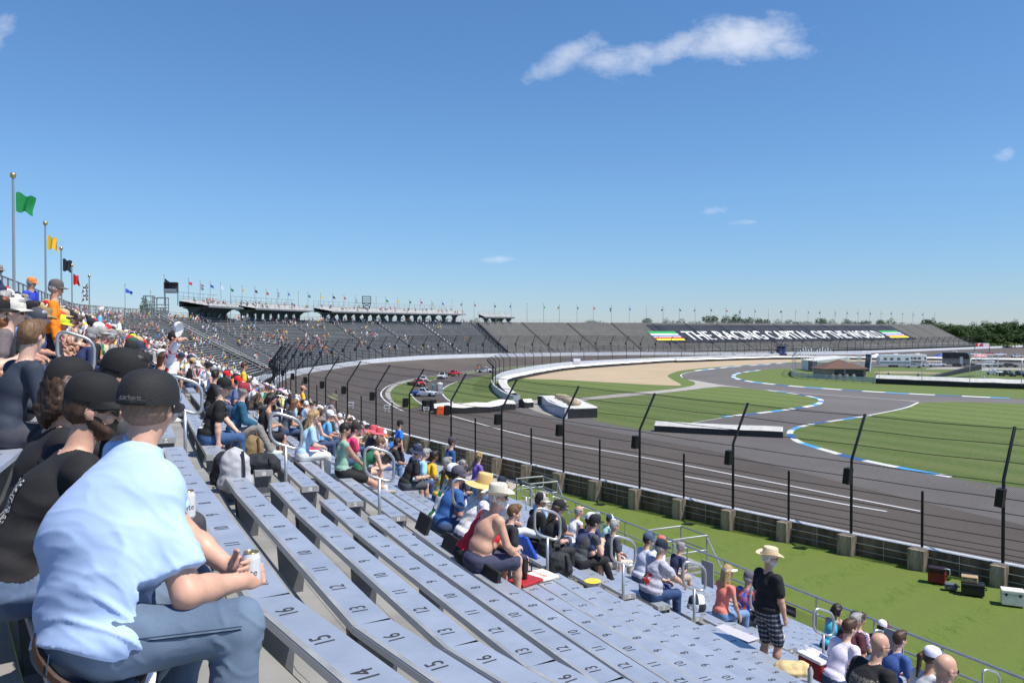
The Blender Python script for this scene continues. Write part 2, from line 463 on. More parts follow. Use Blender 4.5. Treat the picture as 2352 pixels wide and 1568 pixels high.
# grass islands
gr = []
gr.append(gpoly('lawn', [(2109, 924), (2079, 937.5), (1991, 954), (1903, 966.5), (1837, 977), (1806, 988), (1808, 1000), (1820, 1012), (1837.5, 1019.5), (1900, 1038), (1956.5, 1054), (2040, 1071.4), (2123, 1087), (2206.5, 1101), (2352, 1121), (2800, 1190), (2800, 952), (2352, 927), (2200, 922.5)], 0.012, M_infield, 1))
gr.append(gpoly('lawn', [(1324, 921), (1435, 911.6), (1546, 900.5), (1637, 889.5), (1667, 888), (1768, 896.5), (1838, 905.6), (1882, 913.5), (1895, 921.5), (1877, 931.5), (1818, 941), (1737.7, 951), (1657, 959), (1572.5, 974), (1505, 991), (1420, 978), (1365, 965), (1336, 945)], 0.012, M_infield, 1))
gr.append(gpoly('lawn', [(1172, 918), (1312, 916), (1435, 902.6), (1536, 894.5), (1582, 887.5), (1599, 882.4), (1595, 877.4), (1582, 872.4), (1564, 866.3), (1558, 860.3), (1579, 854.2), (1616.7, 849.2), (1685, 842), (1737.7, 839), (1812, 833), (2100, 829), (2100, 822), (1812, 822), (1550, 828), (1393, 839), (1292, 847), (1187, 866), (1150, 884)], 0.012, M_infield, 1))
gpoly('sand_trap', [(1190, 869.5), (1203.8, 866), (1292, 848), (1393, 840.5), (1550, 830), (1677, 826), (1818, 823), (2700, 821), (2700, 832), (2000, 829.5), (1812, 831.3), (1737.7, 836.6), (1616.7, 844.8), (1560, 851), (1541, 858), (1531, 863), (1545, 872.4), (1568, 884), (1556.4, 886.2), (1435.5, 880.4), (1393, 877.9), (1292.4, 871.9)], 0.018, mat('tan_gravel', (.42, .32, .205), 0.9, noise=0.10, scale=0.25, stretch=(0.3, 1.5, 1)), 1)
gr.append(gpoly('lawn', [(1684, 859), (1694, 855.5), (1737.7, 850), (1816, 845), (1900, 843.2), (2700, 845), (2700, 945), (2352, 917), (2324, 915.4), (2145, 907.6), (1997.8, 900), (1894.9, 893), (1838, 889), (1765.8, 882.4), (1717.5, 876.4), (1696, 870.5), (1681, 864)], 0.012, M_infield, 1))
gr.append(gpoly('lawn', V2(Z3, [(1020, 1205), (1060, 1150), (1120, 1110), (1300, 1055), (1560, 1008), (1800, 983), (2000, 953), (2281, 920), (2281, 945), (2000, 967), (1810, 992), (1560, 1042), (1440, 1072), (1320, 1120), (1262, 1170), (1252, 1205), (1285, 1265), (1400, 1345), (1240, 1388), (1120, 1350), (1045, 1280)]), 0.012, M_infield, 1))
gr.append(gpoly('lawn', V2(Z3, [(2230, 985), (1950, 1030), (1800, 1072), (1700, 1112), (1640, 1150), (1620, 1190), (1650, 1240), (1700, 1285), (1850, 1362), (2100, 1380), (2480, 1345), (2560, 1200), (2500, 1000)]), 0.012, M_infield, 1))
gr.append(gpoly('lawn', V2(Z4, [(0, 942), (500, 898), (1000, 866), (1500, 842), (2281, 822), (3300, 812), (3300, 822), (2281, 834), (1500, 856), (1000, 880), (500, 915), (0, 962)]), 0.012, M_infield, 1))
# pale service road
gpoly('path', [(1185, 919.5), (1312, 916.5), (1435, 903), (1536, 895), (1582, 888), (1599, 882.5), (1593, 876), (1580, 871), (1610, 876), (1657, 884.5), (1720, 892), (1667, 887.4), (1637, 888.9), (1546, 900), (1435, 911), (1328, 920.5), (1300, 938), (1282, 961), (1212, 938.6), (1215, 930)], 0.024, M_conc, 1)
gpoly('path', V2(Z3, [(967, 1215), (985, 1165), (1060, 1108), (1150, 1078), (1300, 1046), (1300, 1054), (1120, 1108), (1060, 1148), (1022, 1205), (1047, 1280), (1100, 1330), (1165, 1356), (1120, 1362), (1050, 1320), (990, 1265)]), 0.020, mat('kerb_concrete', (.40, .37, .33), 0.85, noise=0.1, scale=1.2), 1)
for q in [[(2010, 1040 / 1.0)]]: pass
# infield road behind the hut
gpoly('path', V2(Z6, [(1330, 712), (1560, 700), (2342, 712), (3300, 722), (3300, 742), (2342, 732), (1560, 722), (1300, 724)]), 0.024, M_conc, 1)
gpoly('path', V2(Z6, [(770, 750), (1000, 742), (1480, 760), (1470, 772), (1000, 768), (770, 762)]), 0.024, mat('worn_dirt', (.33, .26, .17), 0.95, noise=0.15, scale=0.6), 1)
# painted kerbs and lines -------------------------------------------------
def ground_strip(vpts, w, side=1, it=2, z=0.03):
    c = smooth_poly([G(x, y, 0) for x, y in vpts], it, closed=False)
    a = []; b = []
    for i, p in enumerate(c):
        t = (c[min(i + 1, len(c) - 1)] - c[max(i - 1, 0)]).normalized()
        n = Vector((-t.y, t.x, 0)) * side
        a.append(Vector((p.x, p.y, z))); b.append(Vector((p.x, p.y, z)) + n * w)
    return a, b
def resample(pl, step):
    out = [pl[0].copy()]; need = step
    for a, b in zip(pl, pl[1:]):
        d = (b - a).length; s = 0.0
        while d - s >= need:
            s += need; out.append(a + (b - a) * (s / d)); need = step
        need -= d - s
    return out
def kerb(name, vpts, w, side, step=2.2, seq=(0, 1, 0, 2)):
    c = resample(smooth_poly([G(x, y, 0) for x, y in vpts], 3, closed=False), step / 3)
    mbk = MB(); z0, z1 = 0.02, 0.055
    for i in range(len(c) - 1):
        mi = seq[(i // 3) % len(seq)]
        def nrm(j):
            t = (c[min(j + 1, len(c) - 1)] - c[max(j - 1, 0)]).normalized()
            return Vector((-t.y, t.x, 0)) * side
        a, b = c[i], c[i + 1]
        a2 = a + nrm(i) * w; b2 = b + nrm(i + 1) * w
        q = [(a.x, a.y, z0), (b.x, b.y, z0), (b2.x, b2.y, z1), (a2.x, a2.y, z1)]
        if side < 0: q = q[::-1]
        mbk.quad(*q, mi)
        q = [(a2.x, a2.y, z1), (b2.x, b2.y, z1), (b2.x, b2.y, 0), (a2.x, a2.y, 0)]
        mbk.quad(*(q if side > 0 else q[::-1]), mi)
    o = mbk.build(name, [M_white, M_bluek, M_dblue])
    o['kind'] = 'structure'
    return o
kerb('kerb', [(1991, 954), (1903, 966.5), (1837, 977), (1806, 988), (1808, 1000), (1820, 1012), (1837.5, 1019.5), (1900, 1038), (1956.5, 1054), (2040, 1071.4), (2123, 1087), (2206.5, 1101)], 0.55, 1, 3.0)
kerb('kerb', [(1768, 896.5), (1838, 905.6), (1882, 913.5), (1897, 921.5), (1879, 931.5), (1818, 941), (1737.7, 951), (1657, 959)], 0.65, -1, 2.6)
kerb('kerb', [(1740, 850), (1694, 855.5), (1676, 863), (1687, 870.5), (1717.5, 876.4), (1765.8, 882.4), (1838, 889), (1894.9, 893), (1997.8, 900), (2145, 907.6), (2324, 915.4)], 0.8, 1, 3.4)
kerb('kerb', [(1600, 851.5), (1685, 842), (1737.7, 839), (1812, 833)], 0.8, 1, 4.0)
def line(vpts, w=0.15, side=1, m=None):
    a, b = ground_strip(vpts, w, side, 2, 0.03)
    mbl = MB(); mbl.strip(a, b) if side < 0 else mbl.strip(b, a)
    o = mbl.build('line', m or M_white); o['kind'] = 'structure'
    return o
line(V2(Z3, [(2281, 925), (1800, 968), (1560, 998), (1200, 1055), (1000, 1118), (930, 1172), (908, 1222), (955, 1290), (1050, 1352), (1250, 1450)]) + V2(ZH, [(0, 228), (260, 302), (560, 390), (860, 462), (1180, 540), (1560, 615), (2000, 695), (2281, 748)]) + [(1615, 1103), (1837.5, 1140.4), (1951.8, 1162), (2035, 1175.7)], 0.2)
line(V2(ZH, [(235, 165), (850, 338), (1170, 418), (1560, 500)]) + [(1391, 1036), (1561, 1066.5), (1722, 1099), (1837.5, 1121.4), (1949, 1144), (2111, 1175)], 0.2)
line([(2107, 924), (2079, 937.5), (1991, 954)], .25)
line([(1572.5, 974), (1657, 959.5)], 0.14, -1)
line([(1755, 894.5), (1894, 907), (2080, 919), (2109, 923)], 0.2, -1)
line(V2(Z5, [(1240, 760), (900, 797), (720, 821), (640, 845), (626, 862), (650, 880)]), 0.2)
line(V2(Z5, [(710, 908), (800, 932), (1000, 960), (1300, 995)]), 0.14)
line(V2(Z3, [(2281, 945), (2000, 967), (1810, 992), (1560, 1042), (1440, 1072)]), 0.2)
line(V2(Z3, [(1255, 1205), (1285, 1262), (1400, 1342)]), 0.16)
line(V2(Z3, [(1850, 1362), (1700, 1285), (1650, 1240), (1620, 1190), (1640, 1150), (1700, 1112), (1800, 1072)]), 0.2)
line(V2(Z4, [(0, 945), (500, 898), (1000, 864), (1500, 838), (2281, 815)]), 0.25, -1)
line(V2(Z4, [(0, 962), (500, 917), (1000, 882)]), 0.2, -1)
# ------------------------------------------------------------------ outer wall
M_wall = mat('white_wall', (.60, .62, .66), 0.7, noise=0.06, scale=0.6)
M_walltop = mat('wall_cap', (.80, .80, .80), 0.7, noise=0.10, scale=3.0)
M_wallback = mat('stained_concrete', (.16, .11, .065), 0.9, noise=0.5, scale=2.2, stretch=(1, 1, 0.25), detail=8)
wallT = thing('track_wall', 'long white concrete wall round the outside of the oval track', 'wall', tuple(WL[W0 + 2]))
def wall_part(i0, i1):
    mbw = MB()
    for i in range(i0, i1):
        a0 = off(i, 0.42, 0); a1 = off(i + 1, 0.42, 0); b0 = off(i, 0.0, 0); b1 = off(i + 1, 0.0, 0)
        za, zb = ZT[i], ZT[i + 1]
        q = lambda p, z: (p.x - WL[W0 + 2].x, p.y - WL[W0 + 2].y, z)
        la, lb = min(-.05, za - 1.3), min(-.05, zb - 1.3)
        mbw.quad(q(a0, la), q(a1, lb), q(a1, zb), q(a0, za), 0)
        mbw.quad(q(b1, -.3), q(b0, -.3), q(b0, za), q(b1, zb), 2)
        mbw.quad(q(a0, za), q(a1, zb), q(b1, zb), q(b0, za), 1)
    o = mbw.build('wall_panel', [M_wall, M_walltop, M_wallback], wallT)
    return o
wall_part(0, len(WL) - 1)
M_post = mat('rusty_concrete', (.30, .235, .165), 0.9, noise=0.45, scale=3.0, stretch=(2, 2, 0.4), detail=8)
M_galv = mat('galvanised', (.36, .38, .40), 0.45, 0.75, noise=0.15, scale=6)
M_black = mat('black_steel', (.012, .013, .014), 0.42, 0.3)
pm = MB(); rails = MB()
O_ = WL[W0 + 2]
for i in range(W0 - 3, W0 + 12):                                   # buttress posts and guard rails on the back of the wall
    for half in (0, 1):
        p = off(i, -0.28, 0) if not half else (off(i, -0.28, 0) + off(i + 1, -0.28, 0)) / 2
        z1 = (ZT[i] if not half else (ZT[i] + ZT[i + 1]) / 2) + 0.02
        t = (WL[i + 1] - WL[i]).normalized()
        bmb = MB(); wd = 0.62 if (i + half) % 3 == 0 else 0.5
        bmb.box((0, 0, z1 / 2 - .1), (wd, 0.5, z1 + .2), 0)
        bmb.build('buttress', [M_post], wallT, bevel=0.015, loc=(p.x - O_.x, p.y - O_.y, 0), rz=math.atan2(t.y, t.x))
    for hz in (0.30, 0.58):
        a = off(i, -0.10, 0); b = off(i + 1, -0.10, 0)
        rails.tube([(a.x - O_.x, a.y - O_.y, ZT[i] - hz), (b.x - O_.x, b.y - O_.y, ZT[i + 1] - hz)], 0.022, 6)
    for k in (2, 4, 6):
        a = off(i, -0.05, 0).lerp(off(i + 1, -0.05, 0), k / 8); zz = ZT[i] + (ZT[i + 1] - ZT[i]) * k / 8
        rails.tube([(a.x - O_.x, a.y - O_.y, zz - .95), (a.x - O_.x, a.y - O_.y, zz - .02)], 0.02, 5)
rails.build('guard_rail', M_galv, wallT)
# ------------------------------------------------------------------ catch fence
def netting_mat(name, cell, wire, colr=(.02, .022, .022), rough=.5):
    m = bpy.data.materials.new(name); m.use_nodes = True
    nt = m.node_tree; L = nt.links.new; b = nt.nodes['Principled BSDF']; out = nt.nodes['Material Output']
    b.inputs['Base Color'].default_value = (*colr, 1); b.inputs['Roughness'].default_value = rough
    uv = nt.nodes.new('ShaderNodeUVMap')
    sp = nt.nodes.new('ShaderNodeSeparateXYZ'); L(uv.outputs[0], sp.inputs[0])
    def mth(op, a, b_=None):
        n = nt.nodes.new('ShaderNodeMath'); n.operation = op
        for i, v in enumerate((a, b_)):
            if v is None: continue
            if isinstance(v, (int, float)): n.inputs[i].default_value = v
            else: L(v, n.inputs[i])
        return n.outputs[0]
    s = mth('DIVIDE', mth('ADD', sp.outputs[0], sp.outputs[1]), cell); d = mth('DIVIDE', mth('SUBTRACT', sp.outputs[0], sp.outputs[1]), cell)
    fs = mth('LESS_THAN', mth('FRACT', s), wire / cell); fd = mth('LESS_THAN', mth('FRACT', d), wire / cell)
    mk = mth('MAXIMUM', fs, fd)
    tr = nt.nodes.new('ShaderNodeBsdfTransparent'); mx = nt.nodes.new('ShaderNodeMixShader')
    L(mk, mx.inputs[0]); L(tr.outputs[0], mx.inputs[1]); L(b.outputs[0], mx.inputs[2]); L(mx.outputs[0], out.inputs['Surface'])
    return m
M_net = netting_mat('chain_link', 0.075, 0.0085)
M_net_far = netting_mat('chain_link_far', 0.075, 0.0075, (.03, .035, .035))
def add_uv_sheet(name, rows, m, parent, org):
    # rows: list of (list of points, v) ; u is the length along
    vs = []; fs = []; uv = []
    n = len(rows[0][0])
    u = [0.0]
    for i in range(1, n): u.append(u[-1] + (rows[0][0][i] - rows[0][0][i - 1]).length)
    for pts_, v in rows:
        for i, p in enumerate(pts_):
            vs.append((p.x - org.x, p.y - org.y, p.z - org.z)); uv.append((u[i], v))
    for r_ in range(len(rows) - 1):
        for i in range(n - 1):
            fs.append((r_ * n + i, r_ * n + i + 1, (r_ + 1) * n + i + 1, (r_ + 1) * n + i))
    me = bpy.data.meshes.new(name); me.from_pydata(vs, [], fs); me.materials.append(m)
    l = me.uv_layers.new(name='UVMap')
    for lp in me.loops: l.data[lp.index].uv = uv[lp.vertex_index]
    o = bpy.data.objects.new(name, me); col.objects.link(o); o.parent = parent
    return o
def catch_fence(label, line_, ztops, tall, arm, up, postr, m_net, step_short=True, cable_r=0.015, box=True, cat='fence', lean=1, mpost=None, ncab=(0.15, .32, .55, .9, 1.35, 1.85, 2.4, 3.0), side=0.12, detail=8):
    org = Vector((line_[len(line_) // 2].x, line_[len(line_) // 2].y, 0))
    root = thing('catch_fence', label, cat, tuple(org))
    mpost = mpost or M_black
    n = len(line_)
    def inn(i): return inward(line_, i) * lean
    cnt = 0
    bend_pts = [[] for _ in range(2)]
    for i in range(n):
        p = line_[i] + inn(i) * side
        z = ztops[i]
        pm_ = MB()
        base = Vector((p.x - org.x, p.y - org.y, z - .05))
        bend = Vector((p.x - org.x, p.y - org.y, z + tall))
        tip = bend + inn(i) * arm + Vector((0, 0, up))
        pm_.tube([base, bend, tip], postr, detail)
        if box:
            t = (line_[min(i + 1, n - 1)] - line_[max(i - 1, 0)]).normalized()
            bmx = MB()
            Mx = Matrix.Rotation(math.atan2(t.y, t.x), 4, 'Z') @ Matrix.Rotation(R(-6), 4, 'Y')
            bc = bend - t * -0.0 + Vector((0, 0, -0.62)) - inn(i) * 0.34
            bmx.box(bc, (.26, .36, .66), 0, M=Mx)
            bmx.box(bc + inn(i) * .2, (.08, .22, .08), 0, M=Mx)
        post = pm_.build('fence_post', mpost, root, smooth='auto')
        if box and n < 60: bmx.build('speaker_box', mpost, post)
        if step_short and i < n - 1:
            q = (line_[i] + line_[i + 1]) / 2 + inn(i) * side
            zz = (ztops[i] + ztops[i + 1]) / 2
            sm = MB(); sm.tube([(q.x - org.x, q.y - org.y, zz - .05), (q.x - org.x, q.y - org.y, zz + tall * .72)], postr * .85, detail)
            sm.build('short_post', mpost, root, smooth='auto')
    cb = MB()
    for h in ncab:
        if h > tall: continue
        for i in range(n - 1):
            a = line_[i] + inn(i) * (side + .05); b = line_[i + 1] + inn(i + 1) * (side + .05)
            za, zb = ztops[i] + h, ztops[i + 1] + h
            m_ = (a + b) / 2
            cb.tube([(a.x - org.x, a.y - org.y, za), (m_.x - org.x, m_.y - org.y, (za + zb) / 2 - .03), (b.x - org.x, b.y - org.y, zb)], cable_r, 4, caps=False)
    for k in (0.33, 0.66, 0.97):
        for i in range(n - 1):
            a = line_[i] + inn(i) * (side + arm * k); b = line_[i + 1] + inn(i + 1) * (side + arm * k)
            za, zb = ztops[i] + tall + up * k, ztops[i + 1] + tall + up * k
            m_ = (a + b) / 2
            cb.tube([(a.x - org.x, a.y - org.y, za), (m_.x - org.x, m_.y - org.y, (za + zb) / 2 - .05), (b.x - org.x, b.y - org.y, zb)], cable_r, 4, caps=False)
    cb.build('cable', mpost, root)
    lo = []; mid = []; hi = []
    for i in range(n):
        p = line_[i] + inn(i) * (side + .07)
        lo.append(Vector((p.x, p.y, ztops[i]))); mid.append(Vector((p.x, p.y, ztops[i] + tall)))
        q = p + inn(i) * arm; hi.append(Vector((q.x, q.y, ztops[i] + tall + up)))
    add_uv_sheet('netting', [(lo, 0), (mid, tall), (hi, tall + math.hypot(arm, up))], m_net, root, org)
    return root
near_idx = list(range(W0 - 2, W0 + 17))
catch_fence('black steel catch fence with leaning posts in front of the grey bleachers', [WL[i] for i in near_idx], [ZT[i] for i in near_idx], 3.1, 1.25, 1.85, 0.062, M_net)
mid_idx = list(range(W0 + 16, W0 + 50))
catch_fence('catch fence round the far side of the turn below the occupied grandstand', [WL[i] for i in mid_idx], [ZT[i] for i in mid_idx], 3.1, 1.25, 1.85, 0.075, M_net_far, cable_r=.012, ncab=(.3, .9, 1.8, 3.0))
far_idx = [i for i in range(W0 + 49, len(WL)) if i < W0 + 86]
catch_fence('distant catch fence in front of the lettered grandstand', [WL[i] for i in far_idx], [ZT[i] for i in far_idx], 3.1, 1.25, 1.85, 0.09, M_net_far, step_short=False, box=False, cable_r=.015, ncab=(.9, 3.0), detail=5)
# ------------------------------------------------------------------ near grandstand
H0, RISE = 1.68, 0.252
BW = 0.238
def zb(k): return CZ - H0 - RISE * k + (.06 if k <= -2 else 0)                 # top of the bench of row k (0 is row Z)
S25 = Vector((-.4226, .9063, 0))
GD = [(Vector((3.80, -1.94, 0)), Vector((.4935, .3586, 0))), (Vector((-.904, 4.53, 0)), Vector((.495, .316, 0))),
      (Vector((-2.828, 8.212, 0)), Vector((.576, .196, 0))), (Vector((-3.63, 9.87, 0)), Vector((.5825, .1953, 0))),
      (Vector((-4.07, 10.70, 0)), Vector((.5825, .1953, 0)))]
_vf = Vector((.555, .252, 0))
for L_ in (14.6, .9, 14.6, .9, 14.6, .9, 12.0):
    b_ = GD[-1][0] + S25 * L_
    GD.append((b_, (GD[-1][1] + _vf * 2) / 3))
def gp(g, k, n=0.0):                                  # point on guide g at row k, n metres further to the front
    b_, v_ = GD[g]
    p = b_ + v_ * (k + n / v_.length)
    if k <= -2 and g < 2: p = p - v_.normalized() * .45      # wider walkway behind row AA in the nearest block
    return p
def bench_dir(g, k):
    return (gp(g + 1, k) - gp(g, k)).normalized()
def front(d): return Vector((d.y, -d.x, 0))
ALU = bpy.data.materials.new('anodised_aluminium'); ALU.use_nodes = True
def _alu():
    nt = ALU.node_tree; L = nt.links.new; b = nt.nodes['Principled BSDF']
    tc = nt.nodes.new('ShaderNodeTexCoord')
    n = nt.nodes.new('ShaderNodeTexNoise'); n.inputs['Scale'].default_value = 1.7; n.inputs['Detail'].default_value = 10; n.inputs['Roughness'].default_value = .7; L(tc.outputs['Object'], n.inputs['Vector'])
    r = nt.nodes.new('ShaderNodeValToRGB'); L(n.outputs[0], r.inputs[0])
    r.color_ramp.elements[0].position = .3; r.color_ramp.elements[0].color = (.41, .45, .52, 1)
    r.color_ramp.elements[1].position = .7; r.color_ramp.elements[1].color = (.53, .57, .65, 1)
    L(r.outputs[0], b.inputs['Base Color'])
    b.inputs['Metallic'].default_value = .55
    r2 = nt.nodes.new('ShaderNodeMapRange'); L(n.outputs[0], r2.inputs[0]); r2.inputs[3].default_value = .38; r2.inputs[4].default_value = .58; L(r2.outputs[0], b.inputs['Roughness'])
_alu()
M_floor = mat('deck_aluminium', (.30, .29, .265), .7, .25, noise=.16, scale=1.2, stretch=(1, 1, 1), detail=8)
M_riser = mat('riser_aluminium', (.17, .175, .175), .6, .3, noise=.2, scale=1.5)  # dark grey carries the shade of the half-open gap between treads
M_brk = mat('bench_bracket', (.12, .125, .13), .6, .35, noise=.15, scale=5)
M_ink = mat('number_ink', (.035, .037, .045), .7)
M_rail = mat('rail_aluminium', (.52, .53, .54), .34, .75, noise=.08, scale=4)
stand = thing('grandstand', 'silver aluminium bleachers with numbered benches in the foreground', 'grandstand', (0, 0, 0))
KMIN, KMAX = -8, 25
def bench_mesh(mb, pts, z, brk=True):
    # pts: rear edge polyline
    for s in range(len(pts) - 1):
        a, b = pts[s], pts[s + 1]
        d = (b - a).normalized(); n = front(d); L_ = (b - a).length
        M = frame((a.x, a.y, z), d, -n)                # x along, y to the rear, z up
        a0, a1 = 0.004, L_ - 0.004
        prof = [(0, -.008), (-.006, 0), (-BW + .008, 0), (-BW, -.01), (-BW, -.046), (-BW + .01, -.048), (-.01, -.048), (0, -.046)]
        mb.extrude(prof, M, a0, a1, 0)
        if brk: mb.add([M @ Vector(q) for q in [(a0, -.004, .0012), (a0, -.034, .0012), (a1, -.034, .0012), (a1, -.004, .0012)]], [(0, 1, 2, 3)], 2)
        nb = max(2, int(L_ / 1.85) + 1)
        if brk:
            for j in range(nb):
                x = .10 + (L_ - .2) * j / (nb - 1)
                hw = .018 if 0 < j < nb - 1 or len(pts) > 2 and (s, j) not in ((0, 0), (len(pts) - 2, nb - 1)) else .03
                vs = [M @ Vector(p) for p in [(x - hw, -.03, -.43), (x + hw, -.03, -.43), (x + hw, -.20, -.43), (x - hw, -.20, -.43), (x - hw, .0, -.05), (x + hw, .0, -.05), (x + hw, -BW + .005, -.05), (x - hw, -BW + .005, -.05)]]
                mb.hexa([vs[i] for i in (3, 2, 1, 0, 7, 6, 5, 4)], 1)
def number_mesh(mb, a, d, z, t, txt):
    n = front(d)
    p = a + d * t + n * (BW * .5)
    put_text(mb, txt, frame((p.x, p.y, z + .0025), d, -n), .142, .82, 4)
LET = 'ZYXWVUTSRQPNMLKJHGFEDCBA'
far_bench = MB()
nsec = len(GD) - 1
for k in range(KMIN, KMAX + 1):
    z = zb(k)
    kk = k
    def sec_part(pts, nums, brk=True, capend=None):
        mb = MB(); bench_mesh(mb, pts, z, brk)
        if capend:
            a, d, letter = capend
            n = front(d)
            M = frame((a.x, a.y, z), n, (0, 0, 1), None)       # faces the aisle
            nn = -d
            M = frame((a.x + nn.x * .004, a.y + nn.y * .004, z), n, Vector((0, 0, 1)))
            mb.add([M @ Vector(p) for p in [(.0, -.075, 0), (BW, -.075, 0), (BW, .003, 0), (0, .003, 0)]], [(0, 1, 2, 3)], 2)
            mb.add([M @ Vector(p) for p in [(BW * .5 - .022, -.06, .002), (BW * .5 + .022, -.06, .002), (BW * .5 + .022, -.012, .002), (BW * .5 - .022, -.012, .002)]], [(0, 1, 2, 3)], 3)
            put_text(mb, letter, frame(M @ Vector((BW * .5, -.036, .004)), n, Vector((0, 0, 1))), .045, 1, 4)
        if nums:
            for a, d, t, txt in nums: number_mesh(mb, a, d, z, t, txt)
        o = mb.build('bench', [ALU, M_brk, mat('bench_lip', (.40, .40, .39), .55, .4, noise=.15, scale=3), M_white, M_ink], stand)
    p0, p1, p2, p3 = gp(0, k), gp(1, k), gp(2, k), gp(3, k)
    if k >= -5:
        d = (p0 - p1).normalized(); L_ = (p0 - p1).length
        dd = -d
        nums = [(p1, dd, -(.29 + .455 * j), str(16 - j)) for j in range(16) if .29 + .455 * j < L_ - .2] if k >= -3 else None
        sec_part([p0, p1], nums)
        d1 = (p2 - p1).normalized(); d2 = (p3 - p2).normalized()
        nums = []
        L1 = (p2 - p1).length; L2 = (p3 - p2).length
        for j in range(9): nums.append((p1, d1, L1 * (j + .55) / 9.1, str(13 - j)))
        for j in range(4): nums.append((p2, d2, L2 * (j + .5) / 4.05, str(4 - j)))
        sec_part([p1, p2, p3], nums if k >= -3 else None)
    else:
        bench_mesh(far_bench, [p0, p1], z, False); bench_mesh(far_bench, [p1, p2, p3], z, False)
    a, b = gp(4, k), gp(5, k)
    d = (b - a).normalized(); L_ = (b - a).length
    nums = [(a, d, .23 + .455 * j, str(j + 1)) for j in range(16)] + [(a, d, L_ - .23 - .455 * j, str(j + 1)) for j in range(15, -1, -1) if k > 2]
    sec_part([a, b], nums, True, (a, d, LET[k] if 0 <= k < 24 else ('AA' if k < 0 else 'A')))
    for g in (6, 8, 10):
        if k > 22 - (g - 6): continue
        bench_mesh(far_bench, [gp(g, k), gp(g + 1, k)], z, False)
o = far_bench.build('bench', [ALU, M_brk, M_floor], stand); o['kind'] = 'stuff'
# treads and risers
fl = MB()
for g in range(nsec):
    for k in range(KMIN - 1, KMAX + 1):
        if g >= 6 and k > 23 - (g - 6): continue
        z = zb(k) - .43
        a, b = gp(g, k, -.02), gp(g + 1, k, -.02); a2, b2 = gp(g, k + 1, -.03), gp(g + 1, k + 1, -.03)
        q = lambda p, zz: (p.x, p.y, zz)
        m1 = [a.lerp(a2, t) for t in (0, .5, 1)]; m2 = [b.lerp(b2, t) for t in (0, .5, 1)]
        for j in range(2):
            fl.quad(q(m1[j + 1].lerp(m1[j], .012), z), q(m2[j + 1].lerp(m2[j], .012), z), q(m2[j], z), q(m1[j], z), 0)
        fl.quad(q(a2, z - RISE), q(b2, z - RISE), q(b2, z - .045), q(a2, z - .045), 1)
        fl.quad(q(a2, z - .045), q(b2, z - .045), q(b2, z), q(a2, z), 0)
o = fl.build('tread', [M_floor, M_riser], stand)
# aisle half steps
for g in (3, 5, 7, 9):
    st = MB()
    for k in range(KMIN, KMAX + 1):
        if g >= 6 and k > 22 - (g - 6): continue
        z = zb(k) - .43
        a, b = gp(g, k + .02, -.05), gp(g + 1, k + .02, -.05)
        d = (b - a).normalized(); n = front(d)
        c = (a + b) / 2 + n * .13
        st.box((c.x, c.y, z + RISE / 4), ((b - a).length * .96, .30, RISE / 2), 0, rz=math.atan2(d.y, d.x))
    st.build('aisle_step', [M_floor], stand)
# aisle handrail loops
def rail_loop(g, k, w=.40, h=.40, hc=1.02, r=.0215, nm=10):
    c = (gp(g, k) + gp(g + 1, k)) / 2
    zf = zb(int(math.floor(k))) - .43
    v = GD[g][1]; vn = v.normalized(); slope = -RISE / v.length
    def P(x, y):
        return Vector((c.x + vn.x * x, c.y + vn.y * x, zf + hc + x * slope * .85 + y))
    pts = []
    rad = .11
    for cx, cy, a0 in ((w / 2 - rad, h / 2 - rad, 0), (-w / 2 + rad, h / 2 - rad, 90), (-w / 2 + rad, -h / 2 + rad, 180), (w / 2 - rad, -h / 2 + rad, 270)):
        for a in (0, 30, 60, 90):
            pts.append(P(cx + rad * math.cos(R(a0 + a)), cy + rad * math.sin(R(a0 + a))))
    mb = MB()
    mb.tube(pts, r, nm, closed=True)
    mb.tube([P(0, -h / 2), (c.x, c.y, zf)], r, nm)
    mb.build('handrail', M_rail, stand, smooth=True)
for g in (3, 5, 7, 9):
    k = -6.5
    while k < 25:
        if not (g >= 6 and k > 20 - (g - 6)):
            rail_loop(g, k, nm=10 if g == 3 else 6)
        k += 2
# front and end railing of the stand
fr = MB(); frl = []
def fpt(g, n=.75): return gp(g, KMAX, n)
line_f = [fpt(0), fpt(1), fpt(2), fpt(4)] + [fpt(4).lerp(fpt(5), t) for t in (.25, .5, .75, 1)] + [fpt(5).lerp(fpt(7), t) for t in (.3, .6)]
zfl = zb(KMAX) - .43
for hh, rr in ((1.07, .034), (.60, .028)):
    fr.tube([(p.x, p.y, zfl + hh) for p in line_f], rr, 8)
dist = resample(line_f, 1.9)
for p in dist:
    fr.tube([(p.x, p.y, zfl - .05), (p.x, p.y, zfl + 1.07)], .03, 8)
fr.build('front_railing', M_rail, stand, smooth='auto')
add_uv_sheet('railing_mesh', [([Vector((p.x, p.y, zfl - .3)) for p in line_f], 0), ([Vector((p.x, p.y, zfl + .5)) for p in line_f], .8)], M_net, stand, Vector((0, 0, 0)))
